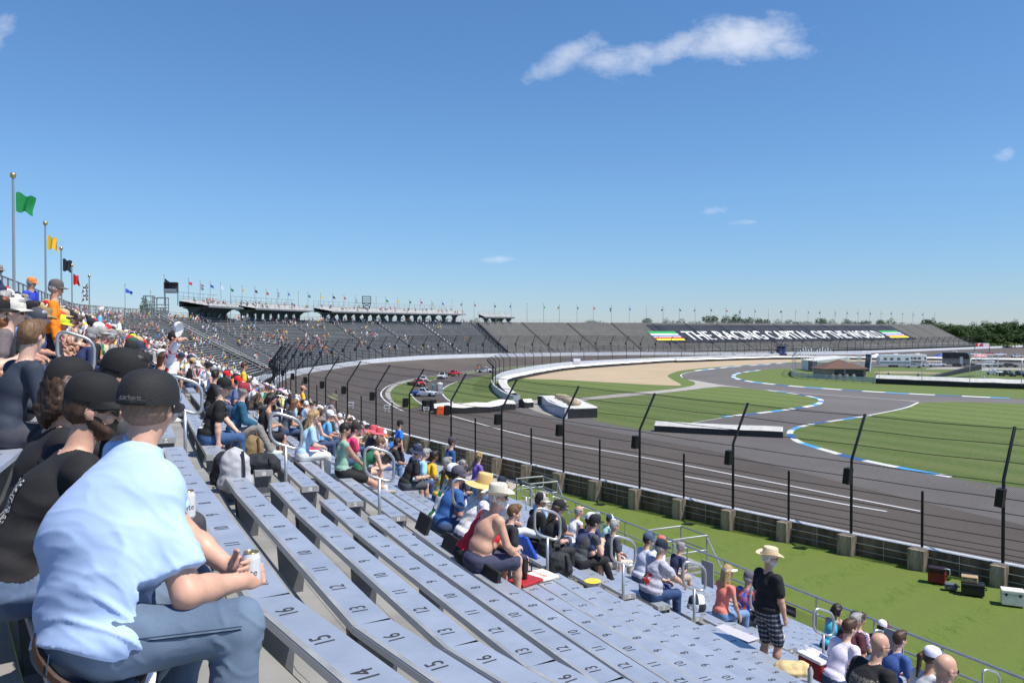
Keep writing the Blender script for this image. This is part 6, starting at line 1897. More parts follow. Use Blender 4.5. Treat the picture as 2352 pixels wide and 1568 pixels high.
sp('man in olive shirt bending near the front rail', *ZA(1828, 690), 27, dict(lean=30, pitch=20), dict(sleeve='long'), dict(skin=1, top=(82, 84, 60), hair='grey'))
sp('child in orange cap in front of the olive shirt', *ZA(1882, 778), 30, dict(lean=16), {}, dict(skin=1, top=(70, 74, 84), hair='dark', hat='cap', hatc=(240, 160, 40)), size=.8)
sp('man in black shirt resting his arms on his knees, right of the green crop top', *ZA(1840, 850), 21, dict(lean=34, pitch=10, rh=(.1, .58, .14)), {}, dict(skin=3, top=(36, 36, 40), bot=(100, 130, 170), hair='dark'))
sp('man in black T-shirt and navy bucket hat with grey camouflage shorts', *ZA(2205, 938), 18, dict(lean=22, yaw=20, pitch=12), dict(legs='short', heavy=1.08), dict(skin=2, top=(28, 28, 32), bot=(70, 72, 82), hair='dark', hat='bucket', hatc=(44, 50, 78)), h=.013)
sp('man in light blue shirt and headband looking down', *ZA(2262, 958), 19, dict(lean=26, pitch=20), {}, dict(skin=2, top=(150, 206, 232), hair='grey'))
sp('person in sky blue shirt behind the navy bucket hat', *ZA(2120, 1000), 19, dict(lean=16), {}, dict(skin=2, top=(70, 150, 220), hair='grey', hat='bucket', hatc=(60, 66, 90)))
sp('person in bright yellow T-shirt behind the tie-dye shirt', *ZH(25, 640), 21, dict(lean=20), {}, dict(skin=4, top=(240, 186, 40), hair='dark'))
def tiedye():
    m = bpy.data.materials.new('tie_dye'); m.use_nodes = True
    nt = m.node_tree; b = nt.nodes['Principled BSDF']; b.inputs['Roughness'].default_value = .85
    tc = nt.nodes.new('ShaderNodeTexCoord'); g = nt.nodes.new('ShaderNodeTexNoise'); g.inputs['Scale'].default_value = 5; g.inputs['Distortion'].default_value = 1.5
    r = nt.nodes.new('ShaderNodeValToRGB'); nt.links.new(tc.outputs['Object'], g.inputs['Vector']); nt.links.new(g.outputs[0], r.inputs[0]); nt.links.new(r.outputs[0], b.inputs['Base Color'])
    r.color_ramp.elements[0].position = .36; r.color_ramp.elements[0].color = (.03, .12, .55, 1); r.color_ramp.elements[1].position = .66; r.color_ramp.elements[1].color = (.55, .03, .03, 1)
    e = r.color_ramp.elements.new(.44); e.color = (.05, .4, .3, 1); e = r.color_ramp.elements.new(.53); e.color = (.85, .55, .03, 1)
    return m
def print_mat(name, cols, scale, dist=.6, base='noise'):
    m = bpy.data.materials.new(name); m.use_nodes = True
    nt = m.node_tree; b = nt.nodes['Principled BSDF']; b.inputs['Roughness'].default_value = .85
    tc = nt.nodes.new('ShaderNodeTexCoord')
    if base == 'voronoi':
        g = nt.nodes.new('ShaderNodeTexVoronoi'); g.inputs['Scale'].default_value = scale; out = g.outputs['Color']
        sp_ = nt.nodes.new('ShaderNodeSeparateColor'); nt.links.new(out, sp_.inputs[0]); out = sp_.outputs[0]
    else:
        g = nt.nodes.new('ShaderNodeTexNoise'); g.inputs['Scale'].default_value = scale; g.inputs['Distortion'].default_value = dist; out = g.outputs[0]
    r = nt.nodes.new('ShaderNodeValToRGB'); r.color_ramp.interpolation = 'CONSTANT'
    nt.links.new(tc.outputs['Object'], g.inputs['Vector']); nt.links.new(out, r.inputs[0]); nt.links.new(r.outputs[0], b.inputs['Base Color'])
    lo, hi = (.05, .9) if base == 'voronoi' else (.36, .62)
    for i, c in enumerate(cols):
        p = lo + (hi - lo) * i / len(cols)
        e = r.color_ramp.elements[0] if i == 0 else (r.color_ramp.elements[1] if i == 1 else r.color_ramp.elements.new(p))
        e.position = 0 if i == 0 else p; e.color = (*lin(c), 1)
    return m
def plaid(name, c1, c2, c3, scale):
    m = bpy.data.materials.new(name); m.use_nodes = True
    nt = m.node_tree; L = nt.links.new; b = nt.nodes['Principled BSDF']; b.inputs['Roughness'].default_value = .85
    tc = nt.nodes.new('ShaderNodeTexCoord'); sp_ = nt.nodes.new('ShaderNodeSeparateXYZ'); L(tc.outputs['Object'], sp_.inputs[0])
    def band(sock, sc, w):
        a = nt.nodes.new('ShaderNodeMath'); a.operation = 'MULTIPLY'; L(sock, a.inputs[0]); a.inputs[1].default_value = sc
        f = nt.nodes.new('ShaderNodeMath'); f.operation = 'FRACT'; L(a.outputs[0], f.inputs[0])
        l = nt.nodes.new('ShaderNodeMath'); l.operation = 'LESS_THAN'; L(f.outputs[0], l.inputs[0]); l.inputs[1].default_value = w
        return l.outputs[0]
    su = nt.nodes.new('ShaderNodeMath'); su.operation = 'ADD'; L(sp_.outputs[0], su.inputs[0]); L(sp_.outputs[1], su.inputs[1])
    m1 = nt.nodes.new('ShaderNodeMixRGB'); m1.inputs[1].default_value = (*lin(c1), 1); m1.inputs[2].default_value = (*lin(c2), 1); L(band(sp_.outputs[2], scale, .35), m1.inputs[0])
    m2 = nt.nodes.new('ShaderNodeMixRGB'); L(m1.outputs[0], m2.inputs[1]); m2.inputs[2].default_value = (*lin(c3), 1)
    h = nt.nodes.new('ShaderNodeMath'); h.operation = 'MULTIPLY'; L(band(su.outputs[0], scale, .35), h.inputs[0]); h.inputs[1].default_value = .6; L(h.outputs[0], m2.inputs[0])
    L(m2.outputs[0], b.inputs['Base Color'])
    return m
sp('grey-haired woman in a rainbow tie-dye T-shirt and orange glasses', *ZH(120, 725), 18, dict(lean=14, yaw=30), dict(female=True), dict(skin=2, topm=tiedye(), hair='grey', hairkind='short', shades=True), h=.013)
# --- around the straw hat
sp('woman with a long ponytail, white cap and green and white racing jersey', *ZB(428, 190), 12, dict(lean=20, yaw=25, pitch=10), dict(female=True), dict(skin=1, topm=print_mat('racing_jersey', [(30, 110, 50), (232, 232, 228), (240, 240, 236)], 5), hair='brown', hairkind='pony', hat='cap', hatc=(238, 236, 244)), h=.013)
sp('man in royal blue T-shirt and dark grey cap behind the straw hat', *ZB(560, 205), 12, dict(lean=20, yaw=20), {}, dict(skin=1, top=(52, 96, 160), hair='dark', hat='cap', hatc=(84, 84, 96)), h=.013)
sp('man in wide straw hat and white palm-print shirt', *ZB(565, 345), 10.5, dict(lean=22, yaw=25, pitch=12), dict(belly=1.1, heavy=1.08, disp=fold_disp(.005, 9, 3)), dict(skin=2, topm=print_mat('palm_print', [(196, 192, 214), (226, 226, 234), (238, 236, 240), (200, 204, 176), (232, 230, 238)], 9), bot=(60, 66, 80), hair='grey', hat='straw', hatc=(214, 184, 120), hatc2=(70, 96, 50)), h=.012)
sp('person in red T-shirt hunched beside the shirtless man', *ZB(815, 540), 9.3, dict(lean=34, yaw=30, pitch=24), dict(heavy=1.05, disp=fold_disp(.005, 9, 5)), dict(skin=1, top=(216, 32, 50), bot=(34, 34, 38), hair='dark'), h=.012)
sp('shirtless man in pale sun hat with grey beard and navy cargo shorts', *ZB(915, 465), 8.8, dict(lean=20, yaw=32, pitch=2, rh=(.14, .44, .12), lh=(0, .44, .14)), dict(topless=True, legs='short', beard=True, heavy=1.12, belly=1.12, sleeve='none', disp=fold_disp(.004, 9, 6)), dict(skin=0, bot=(58, 62, 84), hair='white', hairkind='fringe', hat='brim', hatc=(206, 200, 184), shades=True), h=.0105)
sp('child with black ear defenders beside the shirtless man', *ZB(1010, 640), 10, dict(lean=24, yaw=25, pitch=16), dict(legs='short'), dict(skin=2, top=(40, 40, 44), bot=(60, 62, 80), hair='lightbrown'), size=.82, h=.012)
sp('boy in red shirt and navy cap near the steel stair', *ZB(1035, 262), 17, dict(lean=10, yaw=-20, pitch=16), {}, dict(skin=2, top=(196, 24, 40), bot=(36, 44, 72), hair='dark', hat='cap', hatc=(36, 42, 60)))
sp('person in white trousers with legs up on the bench', *ZB(975, 372), 14, dict(lean=4, yaw=10, rf=(.3, .82, -.1), lf=(.15, .84, -.12)), {}, dict(skin=2, top=(210, 210, 214), bot=(208, 214, 224), hair='blond'), size=.95)
sp('man in black T-shirt seen from behind below the woman in purple', *ZH(632, 825), 22, dict(lean=18, yaw=15), {}, dict(skin=0, top=(30, 30, 34), bot=(70, 100, 140), hair='dark'))
sp('dark-haired boy sitting under the woman in purple', *ZH(372, 862), 20, dict(lean=18, yaw=15), {}, dict(skin=1, top=(60, 60, 70), hair='dark'), size=.9)
sp('woman in black top and sunglasses behind the dark-haired boy', *ZH(362, 760), 24, dict(lean=10, yaw=30), dict(female=True, sleeve='none'), dict(skin=1, top=(40, 40, 46), hair='grey', hairkind='pony', shades=True))
# --- the lower block
sp('man in black shirt and white-fronted trucker cap stretching out one hand', *ZB(1395, 470), 14.5, dict(lean=16, yaw=20, pitch=16, lh=(-.05, .50, .42)), dict(sleeve='long', belly=1.1), dict(skin=1, topm=M_blacktee, bot=(60, 60, 64), hair='dark', hat='cap_two', hatc=(190, 184, 172), hatc2=(30, 30, 32)), h=.013)
sp('woman in black T-shirt and black cap beside the trucker cap', *ZB(1512, 560), 13.5, dict(lean=18, yaw=25, pitch=20), dict(female=True), dict(skin=2, top=(30, 30, 34), bot=(40, 40, 44), hair='brown', hairkind='long', hat='cap', hatc=(26, 26, 28)), h=.013)
sp('man in light blue shirt and grey bucket hat with a hand to his mouth', *ZB(1485, 395), 19, dict(lean=16, yaw=20, rh=(.06, .3, .52)), {}, dict(skin=1, top=(160, 194, 236), hair='grey', hat='bucket', hatc=(142, 140, 130)))
sp('man in charcoal T-shirt and dark brown cap', *ZB(1685, 480), 17, dict(lean=26, yaw=20, pitch=8, rh=(.1, .52, .18)), {}, dict(skin=1, top=(46, 44, 46), bot=(60, 78, 108), hair='grey', hat='cap', hatc=(56, 38, 38)))
sp('bald man in white sleeveless shirt', *ZB(1862, 560), 18, dict(lean=18, yaw=20), dict(sleeve='none'), dict(skin=0, top=(236, 234, 240), bot=(60, 80, 110), hair='grey', hairkind='fringe'))
sp('grey-haired man in navy T-shirt and sunglasses holding a phone', *ZB(2040, 622), 18, dict(lean=20, yaw=20, rh=(.06, .5, .3)), {}, dict(skin=0, top=(50, 64, 102), hair='grey', shades=True))
sp('person in mint T-shirt and white and blue cap', *ZB(2160, 640), 22, dict(lean=14, yaw=10), {}, dict(skin=1, top=(190, 226, 216), hair='dark', hat='cap_two', hatc=(214, 220, 228), hatc2=(50, 64, 96)))
sp('person in navy T-shirt and pale denim shorts next to the crossbody bag', *ZB(1895, 690), 14.5, dict(lean=24, yaw=15, pitch=10), dict(legs='mini'), dict(skin=2, top=(62, 74, 112), bot=(166, 186, 210), hair='brown', hat='cap', hatc=(214, 216, 224)), h=.013)
sp('person in dark grey sleeveless top, black leggings and navy cap', *ZB(1965, 705), 14.5, dict(lean=26, yaw=10, rh=(.06, .45, .40), rf=(.14, .62, -.36)), dict(sleeve='cap', disp=fold_disp(.005, 9, 8)), dict(skin=2, top=(70, 74, 78), bot=(30, 28, 32), shoe=(235, 225, 228), hair='dark', hat='cap', hatc=(34, 34, 42)), h=.012)
sp('grey-haired man in dark grey polo leaning on his hand', *ZB(2245, 700), 17, dict(lean=10, yaw=10, rh=(.28, .1, .05)), {}, dict(skin=0, top=(70, 72, 78), bot=(190, 180, 168), hair='grey'))
sp('man in blue checked shirt and slate blue cap', *ZC(1310, 800), 15, dict(lean=14, yaw=15), dict(heavy=1.1, belly=1.1), dict(skin=0, topm=plaid('blue_check', (206, 212, 232), (236, 238, 244), (92, 100, 150), 26), bot=(70, 84, 112), hair='dark', hat='cap', hatc=(72, 90, 116)), h=.013)
sp('heavy man in grey printed T-shirt, jeans and navy cap holding a phone', *ZC(1488, 885), 13, dict(lean=16, yaw=10, rh=(.16, .56, .20)), dict(heavy=1.22, belly=1.3, disp=fold_disp(.006, 8, 2)), dict(skin=0, top=(178, 176, 190), bot=(44, 68, 108), shoe=(60, 60, 60), hair='grey', hairkind='fringe', hat='cap', hatc=(32, 38, 58)), h=.012)
sp('person in white shirt and faded red cap on the steel stair', *ZC(1518, 775), 20, dict(lean=28, yaw=10), {}, dict(skin=1, top=(232, 232, 236), bot=(212, 200, 178), hair='grey', hat='cap', hatc=(200, 110, 96)))
sp('man in navy polo, khaki shorts and grey cap by the front railing', *ZC(1700, 838), 20, dict(lean=20, yaw=10, pitch=10), dict(legs='short'), dict(skin=0, top=(40, 50, 84), bot=(172, 156, 136), hair='grey', hat='cap', hatc=(140, 136, 140)))
sp('blonde woman in coral top and white visor', *ZD(432, 625), 14, dict(lean=10, yaw=15, pitch=4, rh=(.26, .20, .08)), dict(female=True, sleeve='cap'), dict(skin=1, top=(240, 136, 120), bot=(110, 140, 180), hair='blond', hairkind='long', hat='visor', hatc=(235, 235, 235)), h=.013)
sp('person in bright tropical shirt and dark grey cap', *ZD(672, 682), 15, dict(lean=14, yaw=10), dict(heavy=1.1), dict(skin=1, topm=print_mat('tropical_print', [(40, 90, 190), (60, 120, 215), (220, 50, 60), (40, 120, 70), (230, 70, 90), (70, 130, 220)], 11), bot=(40, 40, 44), hair='grey', hairkind='fringe', hat='cap', hatc=(92, 92, 100)), h=.013)
sp('dark-haired woman in turquoise tank top', *ZE(345, 945), 16, dict(lean=18, yaw=15, pitch=14, rh=(.05, .32, .5)), dict(female=True, sleeve='none'), dict(skin=1, top=(78, 192, 220), bot=(50, 60, 80), hair='dark', hairkind='bob'), h=.013)
sp('man in black T-shirt, dark grey cap and glasses next to the turquoise top', *ZE(512, 985), 14.5, dict(lean=20, yaw=15, pitch=16), {}, dict(skin=1, top=(28, 28, 30), hair='grey', hat='cap', hatc=(60, 60, 62), shades=True), h=.013)
sp('woman in red, white and blue patterned blouse', *ZE(545, 1062), 15, dict(lean=14, yaw=15), dict(female=True), dict(skin=1, topm=print_mat('dotted_blouse', [(60, 80, 170), (226, 222, 226), (200, 70, 90), (226, 222, 226)], 26), hair='brown'), h=.013)
sp('grey-haired man in maroon T-shirt', *ZE(382, 1115), 13.5, dict(lean=28, yaw=15), dict(heavy=1.12), dict(skin=3, top=(76, 28, 40), hair='grey', hairkind='short'), h=.012)
sp('short-haired boy in white T-shirt with yellow ear plugs', *ZE(292, 1245), 10.5, dict(lean=22, yaw=10), {}, dict(skin=2, top=(226, 218, 236), hair='brown', hairkind='short'), size=.95, h=.012)
sp('bald man in black T-shirt with a printed back', *ZE(735, 1190), 8, dict(lean=24, yaw=18, pitch=8), dict(heavy=1.15, disp=fold_disp(.005, 8, 4)), dict(skin=0, topm=M_blacktee, bot=(60, 70, 90), hair='grey', hairkind='bald', shades=True), h=.011)
sp('person in white and maroon trucker cap by the front railing', *ZE(762, 1068), 16, dict(lean=24, yaw=10, pitch=12), {}, dict(skin=3, top=(60, 64, 70), bot=(70, 90, 130), hair='dark', hat='cap_two', hatc=(112, 26, 44), hatc2=(230, 228, 232)), h=.013)
sp('bald man in sunglasses cut off by the bottom edge', *ZE(1340, 1468), 6.5, dict(lean=14, yaw=25), dict(heavy=1.1), dict(skin=0, top=(60, 60, 64), hair='grey', hairkind='bald', shades=True), h=.011)
sp('person in white cap at the bottom edge', *ZE(1148, 1490), 10, dict(lean=14, yaw=25), {}, dict(skin=1, top=(200, 200, 204), hair='brown', hairkind='pony', hat='cap', hatc=(236, 232, 244)), h=.012)
sp('man with one knee up wearing blue shorts and white trainers near the bottom rail', *ZE(850, 1290), 12, dict(lean=20, yaw=10, rf=(.2, .66, -.34)), dict(legs='short'), dict(skin=2, top=(60, 90, 150), bot=(52, 76, 124), hair='brown', hairkind='short'), h=.013)
# --- standing people
def standing(label, px, py, Y, pose, body, wear, turn=0, size=1.0, h=.016):
    J = skeleton(seated=False, **pose)
    k, g, q, d, yaw = find_seat(px, py, Y, J['head'], size, -.43, .40)
    return person(label, q, yaw + R(turn), J, None, h, size, body, wear)
standing('man standing in wide tan hat, black T-shirt and grey plaid shorts, white beard', *ZD(868, 505), 11, dict(lean=2, yaw=25, pitch=8, rh=(.24, .12, .82)), dict(legs='short', beard=True, belly=1.3, heavy=1.12, disp=fold_disp(.005, 8, 5)), dict(skin=0, topm=M_blacktee, botm=plaid('grey_plaid', (52, 56, 72), (140, 144, 156), (30, 32, 40), 14), hair='white', hairkind='fringe', hat='brim', hatc=(214, 196, 162), shades=True), h=.012)
standing('man standing with arms folded in navy polo and grey cap by the mesh fence', *ZF(85, 215), 18, dict(lean=2, yaw=35, rh=(-.10, .26, 1.08), lh=(.12, .28, 1.02)), dict(beard=True, heavy=1.08), dict(skin=1, top=(28, 36, 78), bot=(40, 44, 60), hair='white', hairkind='fringe', hat='cap', hatc=(130, 122, 116), shades=True), h=.015)
standing('man standing in bright orange long-sleeved shirt and grey cap', *ZF(368, 400), 14, dict(lean=2, yaw=-10), dict(sleeve='long', disp=fold_disp(.004, 9, 3)), dict(skin=0, top=(255, 136, 20), bot=(50, 54, 64), hair='grey', hairkind='fringe', hat='cap', hatc=(92, 86, 84), shades=True), h=.014)
standing('person standing in royal blue shirt and orange cap, seen from behind', *ZF(300, 345), 18, dict(lean=4, yaw=-40), dict(sleeve='long'), dict(skin=1, top=(52, 72, 190), hair='grey', hat='cap', hatc=(236, 132, 60)), turn=-30)
standing('man in white, red and yellow racing jersey holding up a white cap', *ZF(1770, 770), 16, dict(lean=2, yaw=20, rh=(.10, .24, 1.66)), dict(disp=fold_disp(.004, 9, 4)), dict(skin=0, topm=print_mat('red_white_jersey', [(232, 232, 240), (238, 238, 244), (226, 60, 50)], 2.2), bot=(120, 130, 146), hair='dark'), h=.013)
standing('man standing in white polo far up the steps', *ZF(1278, 712), 32, dict(lean=2), {}, dict(skin=0, top=(236, 236, 244), hair='grey'))
standing('person standing in light blue shirt beyond the white rails', *ZF(965, 655), 28, dict(lean=6), {}, dict(skin=1, top=(110, 176, 226), hair='white'))
standing('steward standing in yellow shirt and black trousers', *ZA(312, 38), 28, dict(lean=2), {}, dict(skin=1, top=(246, 190, 40), bot=(30, 30, 34), hair='brown'))
standing('man in grey T-shirt and camouflage bucket hat bending over at the second aisle', *ZA(1335, 375), 24, dict(lean=26, pitch=26, rh=(.2, .45, .85)), {}, dict(skin=0, top=(142, 132, 132), bot=(52, 50, 48), hair='grey', hat='bucket', hatc=(110, 112, 84)))
standing('man walking in bright blue T-shirt, black trousers and black cap by the front railing', *ZA(2062, 645), 26, dict(lean=3, yaw=5), {}, dict(skin=0, top=(30, 116, 226), bot=(28, 28, 32), shoe=(30, 30, 30), hair='dark', hat='cap', hatc=(26, 26, 28)), h=.014)
standing('man in blue hooded sweatshirt and grey cap walking along the front', *ZH(172, 490), 21, dict(lean=6, yaw=10), dict(sleeve='long', disp=fold_disp(.004, 9, 7)), dict(skin=2, top=(38, 76, 132), bot=(40, 52, 84), hair='brown', hat='cap', hatc=(72, 68, 74)), h=.014)
standing('blonde woman in purple top and jeans carrying a black bag', *ZH(520, 690), 21, dict(lean=8, yaw=-150 + 90, pitch=10, rh=(.15, .3, .95), lh=(-.1, .3, 1.0)), dict(female=True, sleeve='long'), dict(skin=2, top=(120, 92, 178), bot=(92, 136, 184), hair='blond', hairkind='curly', shades=True), size=.93, h=.013)
standing('steward in yellow shirt at the foot of the bleachers beside the fence', *ZA(1000, 330), 36, dict(lean=2), {}, dict(skin=0, top=(244, 190, 40), bot=(60, 60, 64), hair='brown', hat='cap', hatc=(206, 150, 130)))

# the white cap held up by the man in the racing jersey, and the lettering on two caps
_p = AT(408, 752, 15.6); tc_ = thing('baseball_cap', 'white cap held up in the raised hand of the man in the racing jersey', 'cap', tuple(_p), R(60))
for nm_, a_ in (('cap_shell', Matrix.Rotation(R(-70), 4, 'X') @ Matrix.Translation((0, 0, -.08))),):
    child(nm_, hat_mesh('cap'), [cmat((240, 240, 244), .8, prefix='hat')] * 3, tc_, a_)
for _o in list(col.objects):
    if _o.get('label', '').startswith('person in a black cap with turquoise'):
        _c = [c for c in _o.children if c.name.startswith('cap')][0]
        mb = MB(); put_text(mb, 'kw', frame((0, .1075, .085), (-1, 0, 0), (0, -.22, 1)), .06); mb.build('cap_text', cmat((40, 190, 225), .6, prefix='thread'), _o).matrix_local = _c.matrix_local

def back_print(start, m, xr, zr):                    # a print that follows the back of a shirt
    for _o in list(col.objects):
        if not _o.get('label', '').startswith(start): continue
        bm_ = bmesh.new(); bm_.from_mesh(_o.data); bm_.normal_update()
        vs_ = []; fs_ = []
        for f_ in bm_.faces:
            c_ = f_.calc_center_median()
            if f_.normal.y < -.3 and xr[0] < c_.x < xr[1] and zr[0] < c_.z < zr[1] and f_.material_index == TOP:
                k_ = len(vs_); vs_ += [v.co + v.normal * .004 for v in f_.verts]; fs_.append(tuple(range(k_, k_ + len(f_.verts))))
        bm_.free(); mb = MB(); mb.add(vs_, fs_)
        mb.build('shirt_print', m, _o)
back_print('bald man in black T-shirt', print_mat('faded_print', [(30, 30, 32), (150, 138, 120), (60, 58, 56), (176, 166, 148), (40, 40, 42)], 22, 1.5), (-.15, .15), (.22, .50))
back_print('bearded man in black T-shirt', print_mat('white_print', [(24, 24, 26), (24, 24, 26), (210, 208, 204), (28, 28, 30), (190, 188, 186)], 15, 1.2), (-.13, .03), (.20, .50))
back_print('man in black shirt and black cap with a chequered', M_chk, (-.12, .10), (.24, .36))
back_print('heavy man in grey printed T-shirt', print_mat('red_badge', [(176, 176, 188), (190, 40, 40), (200, 60, 40), (178, 176, 188)], 9, .8), (-.10, .10), (.26, .44))
# ------------------------------------------------------------------ barriers of the infield
M_belt = mat('black_belt', (.018, .018, .019), .7, noise=.3, scale=3)
M_sheet = mat('white_sheet', (.72, .70, .66), .8, noise=.08, scale=2, bump=.6)
def gl(zn, pts): return [G(*zn(*p)) for p in pts]
def barrier(label, line_, h, th, side=1, sag=.1, it=2, name='tyre_barrier', m=None):
    c = resample(smooth_poly(line_, it, closed=False), 1.6)
    if len(c) < 2: c = line_
    o0 = c[0]; r_ = random.Random(len(c))
    root = thing(name, label, 'barrier', tuple(o0))
    mb = MB(); mt = MB()
    A = []; B = []; T1 = []; T2 = []; T3 = []
    for i, p in enumerate(c):
        t = (c[min(i + 1, len(c) - 1)] - c[max(i - 1, 0)]).normalized(); n = V_(-t.y, t.x, 0) * side
        j = r_.uniform(-sag, sag)
        q = p - o0
        A.append(V_(q.x, q.y, 0)); B.append(V_(q.x, q.y, h * .62 + j * .4))
        T1.append(V_(q.x - n.x * .04, q.y - n.y * .04, h * .60 + j * .5)); T2.append(V_(q.x, q.y, 0) + n * th * .35 + V_(0, 0, h + j * .6)); T3.append(V_(q.x, q.y, 0) + n * th + V_(0, 0, h * .85 + j * .5))
    D = [V_(p.x, p.y, 0) for p in T3]
    mb.strip(A, B, 0); mb.strip(D, T3, 0)
    for e in (0, -1): mb.add([A[e], D[e], T3[e], T2[e], B[e]], [(0, 1, 2, 3, 4)], 0)
    mt.strip(T1, T2, 0); mt.strip(T2, T3, 0)
    mb.build('belt', m or M_belt, root); mt.build('cover_sheet', M_sheet, root)
    return root
W1 = gl(Z4, [(505, 1285), (425, 1222), (368, 1150), (360, 1102), (400, 1070), (560, 1032), (1000, 945), (1500, 905), (2281, 850)]) + gl(Z5, [(600, 715), (1200, 690), (1900, 672)]) + [G(2000, 826.5), G(2180, 828), G(2352, 832), G(2600, 836)]
barrier('long tyre barrier with white sheeting curving round the sand trap', W1, 1.05, 1.4, 1)
barrier('tyre barrier across the track beside the orange block', gl(Z3, [(1530, 1442), (1700, 1440), (2000, 1432), (2281, 1418)]) + gl(Z4, [(250, 1402), (540, 1385)]), 1.15, 1.6, 1, .16)
barrier('short piece of tyre barrier next to the white wedge', gl(Z4, [(566, 1374), (668, 1368)]), 1.0, 1.4, 1)
barrier('straight tyre barrier with white top in front of the chicane', [G(1503, 991), G(1640, 999), G(1803, 1006)], .95, 1.1, 1, .03)
barrier('tyre barrier along the infield camping ground on the right', gl(Z6, [(790, 873), (1200, 890), (1700, 912), (2342, 932), (3200, 968)]), 1.5, 1.5, 1, .08)
wl = smooth_poly(gl(Z4, [(515, 1312), (400, 1312), (285, 1243), (205, 1172), (190, 1112), (240, 1062), (330, 1012), (560, 958), (1000, 892), (1500, 862), (2281, 826)]) + [G(1812, 817), G(2000, 814)], 2, closed=False)
mb = MB(); mb.wall(wl, 0, .95, .25)
tag(mb.build('concrete_wall', M_wall), 'white concrete wall with a rounded end behind the sand trap barrier', 'wall')
_rs = resample(wl[12:], 6.5)
catch_fence('black catch fence curving inward above the sand trap', _rs, [.9] * len(_rs), 2.6, .9, .95, .06, M_net_far, step_short=False, box=False, cable_r=.012, ncab=(.9, 1.8, 2.6), lean=-1, side=.0, detail=6)
wp = gl(Z4, [(712, 1328), (775, 1335), (1040, 1494), (1395, 1482), (1395, 1470), (1180, 1372), (1040, 1318)])
root = thing('tyre_barrier', 'white wedge-shaped barrier heaped with sand bags at the track split', 'barrier', tuple(wp[2]))
rel = [p - wp[2] for p in wp]
mb = MB(); mb.prism(rel, 0, 1.0); mb.build('belt', M_belt, root)
mb = MB(); mb.prism([p * 1.0 for p in rel], 1.004, 1.05); mb.build('cover_sheet', M_sheet, root)
mb = MB(); mb.wall([rel[1], rel[1].lerp(rel[2], .5) + V_(-.5, -.3, 0), rel[2]], 0, 1.12, .3); mb.build('wall_panel', M_wall, root)
mb = MB(); r_ = random.Random(4)
for i in range(26):
    p = rel[1].lerp(rel[2], .2 + .65 * i / 26) + V_(1.6, .8, 0)
    mb.lathe([(0, -.3), (.5, -.25), (.6, 0), (.45, .22), (0, .28)], (p.x + r_.uniform(-.2, .2), p.y + r_.uniform(-.3, .3), 1.3), 7)
mb.build('sand_bag', mat('sandbag', (.42, .34, .23), .95, noise=.2, scale=2), root, smooth=True)
# silver guard rail and its fence in front of the hut
gw = smooth_poly(gl(Z5, [(1930, 800), (1893, 838), (1900, 868), (1990, 895), (2281, 915)]) + gl(Z6, [(300, 838), (600, 862), (790, 874)]), 2, closed=False)
root = thing('guard_rail', 'silver corrugated guard rail curving in front of the brown hut', 'barrier', tuple(gw[0]))
mb = MB()
for k in range(3): mb.wall([p - gw[0] for p in gw], .22 + .3 * k, .44 + .3 * k, .1)
mb.build('rail_beam', mat('armco', (.42, .46, .50), .45, .5, noise=.1, scale=.5), root)
mb = MB()
for p in resample([p - gw[0] for p in gw], 2): mb.box((p.x, p.y, .5), (.1, .1, 1.0))
mb.build('rail_post', M_galv, root)
_rs = resample(gw + [G(2150, 888), G(2352, 896), G(2600, 905)], 7.0)
catch_fence('pale wire fence with curved posts round the infield camping ground', _rs, [.8] * len(_rs), 3.0, .8, .8, .05, netting_mat('pale_mesh', .06, .003, (.45, .46, .46)), step_short=False, box=False, cable_r=.01, ncab=(.9, 2.8), lean=-1, mpost=M_galv, detail=6)
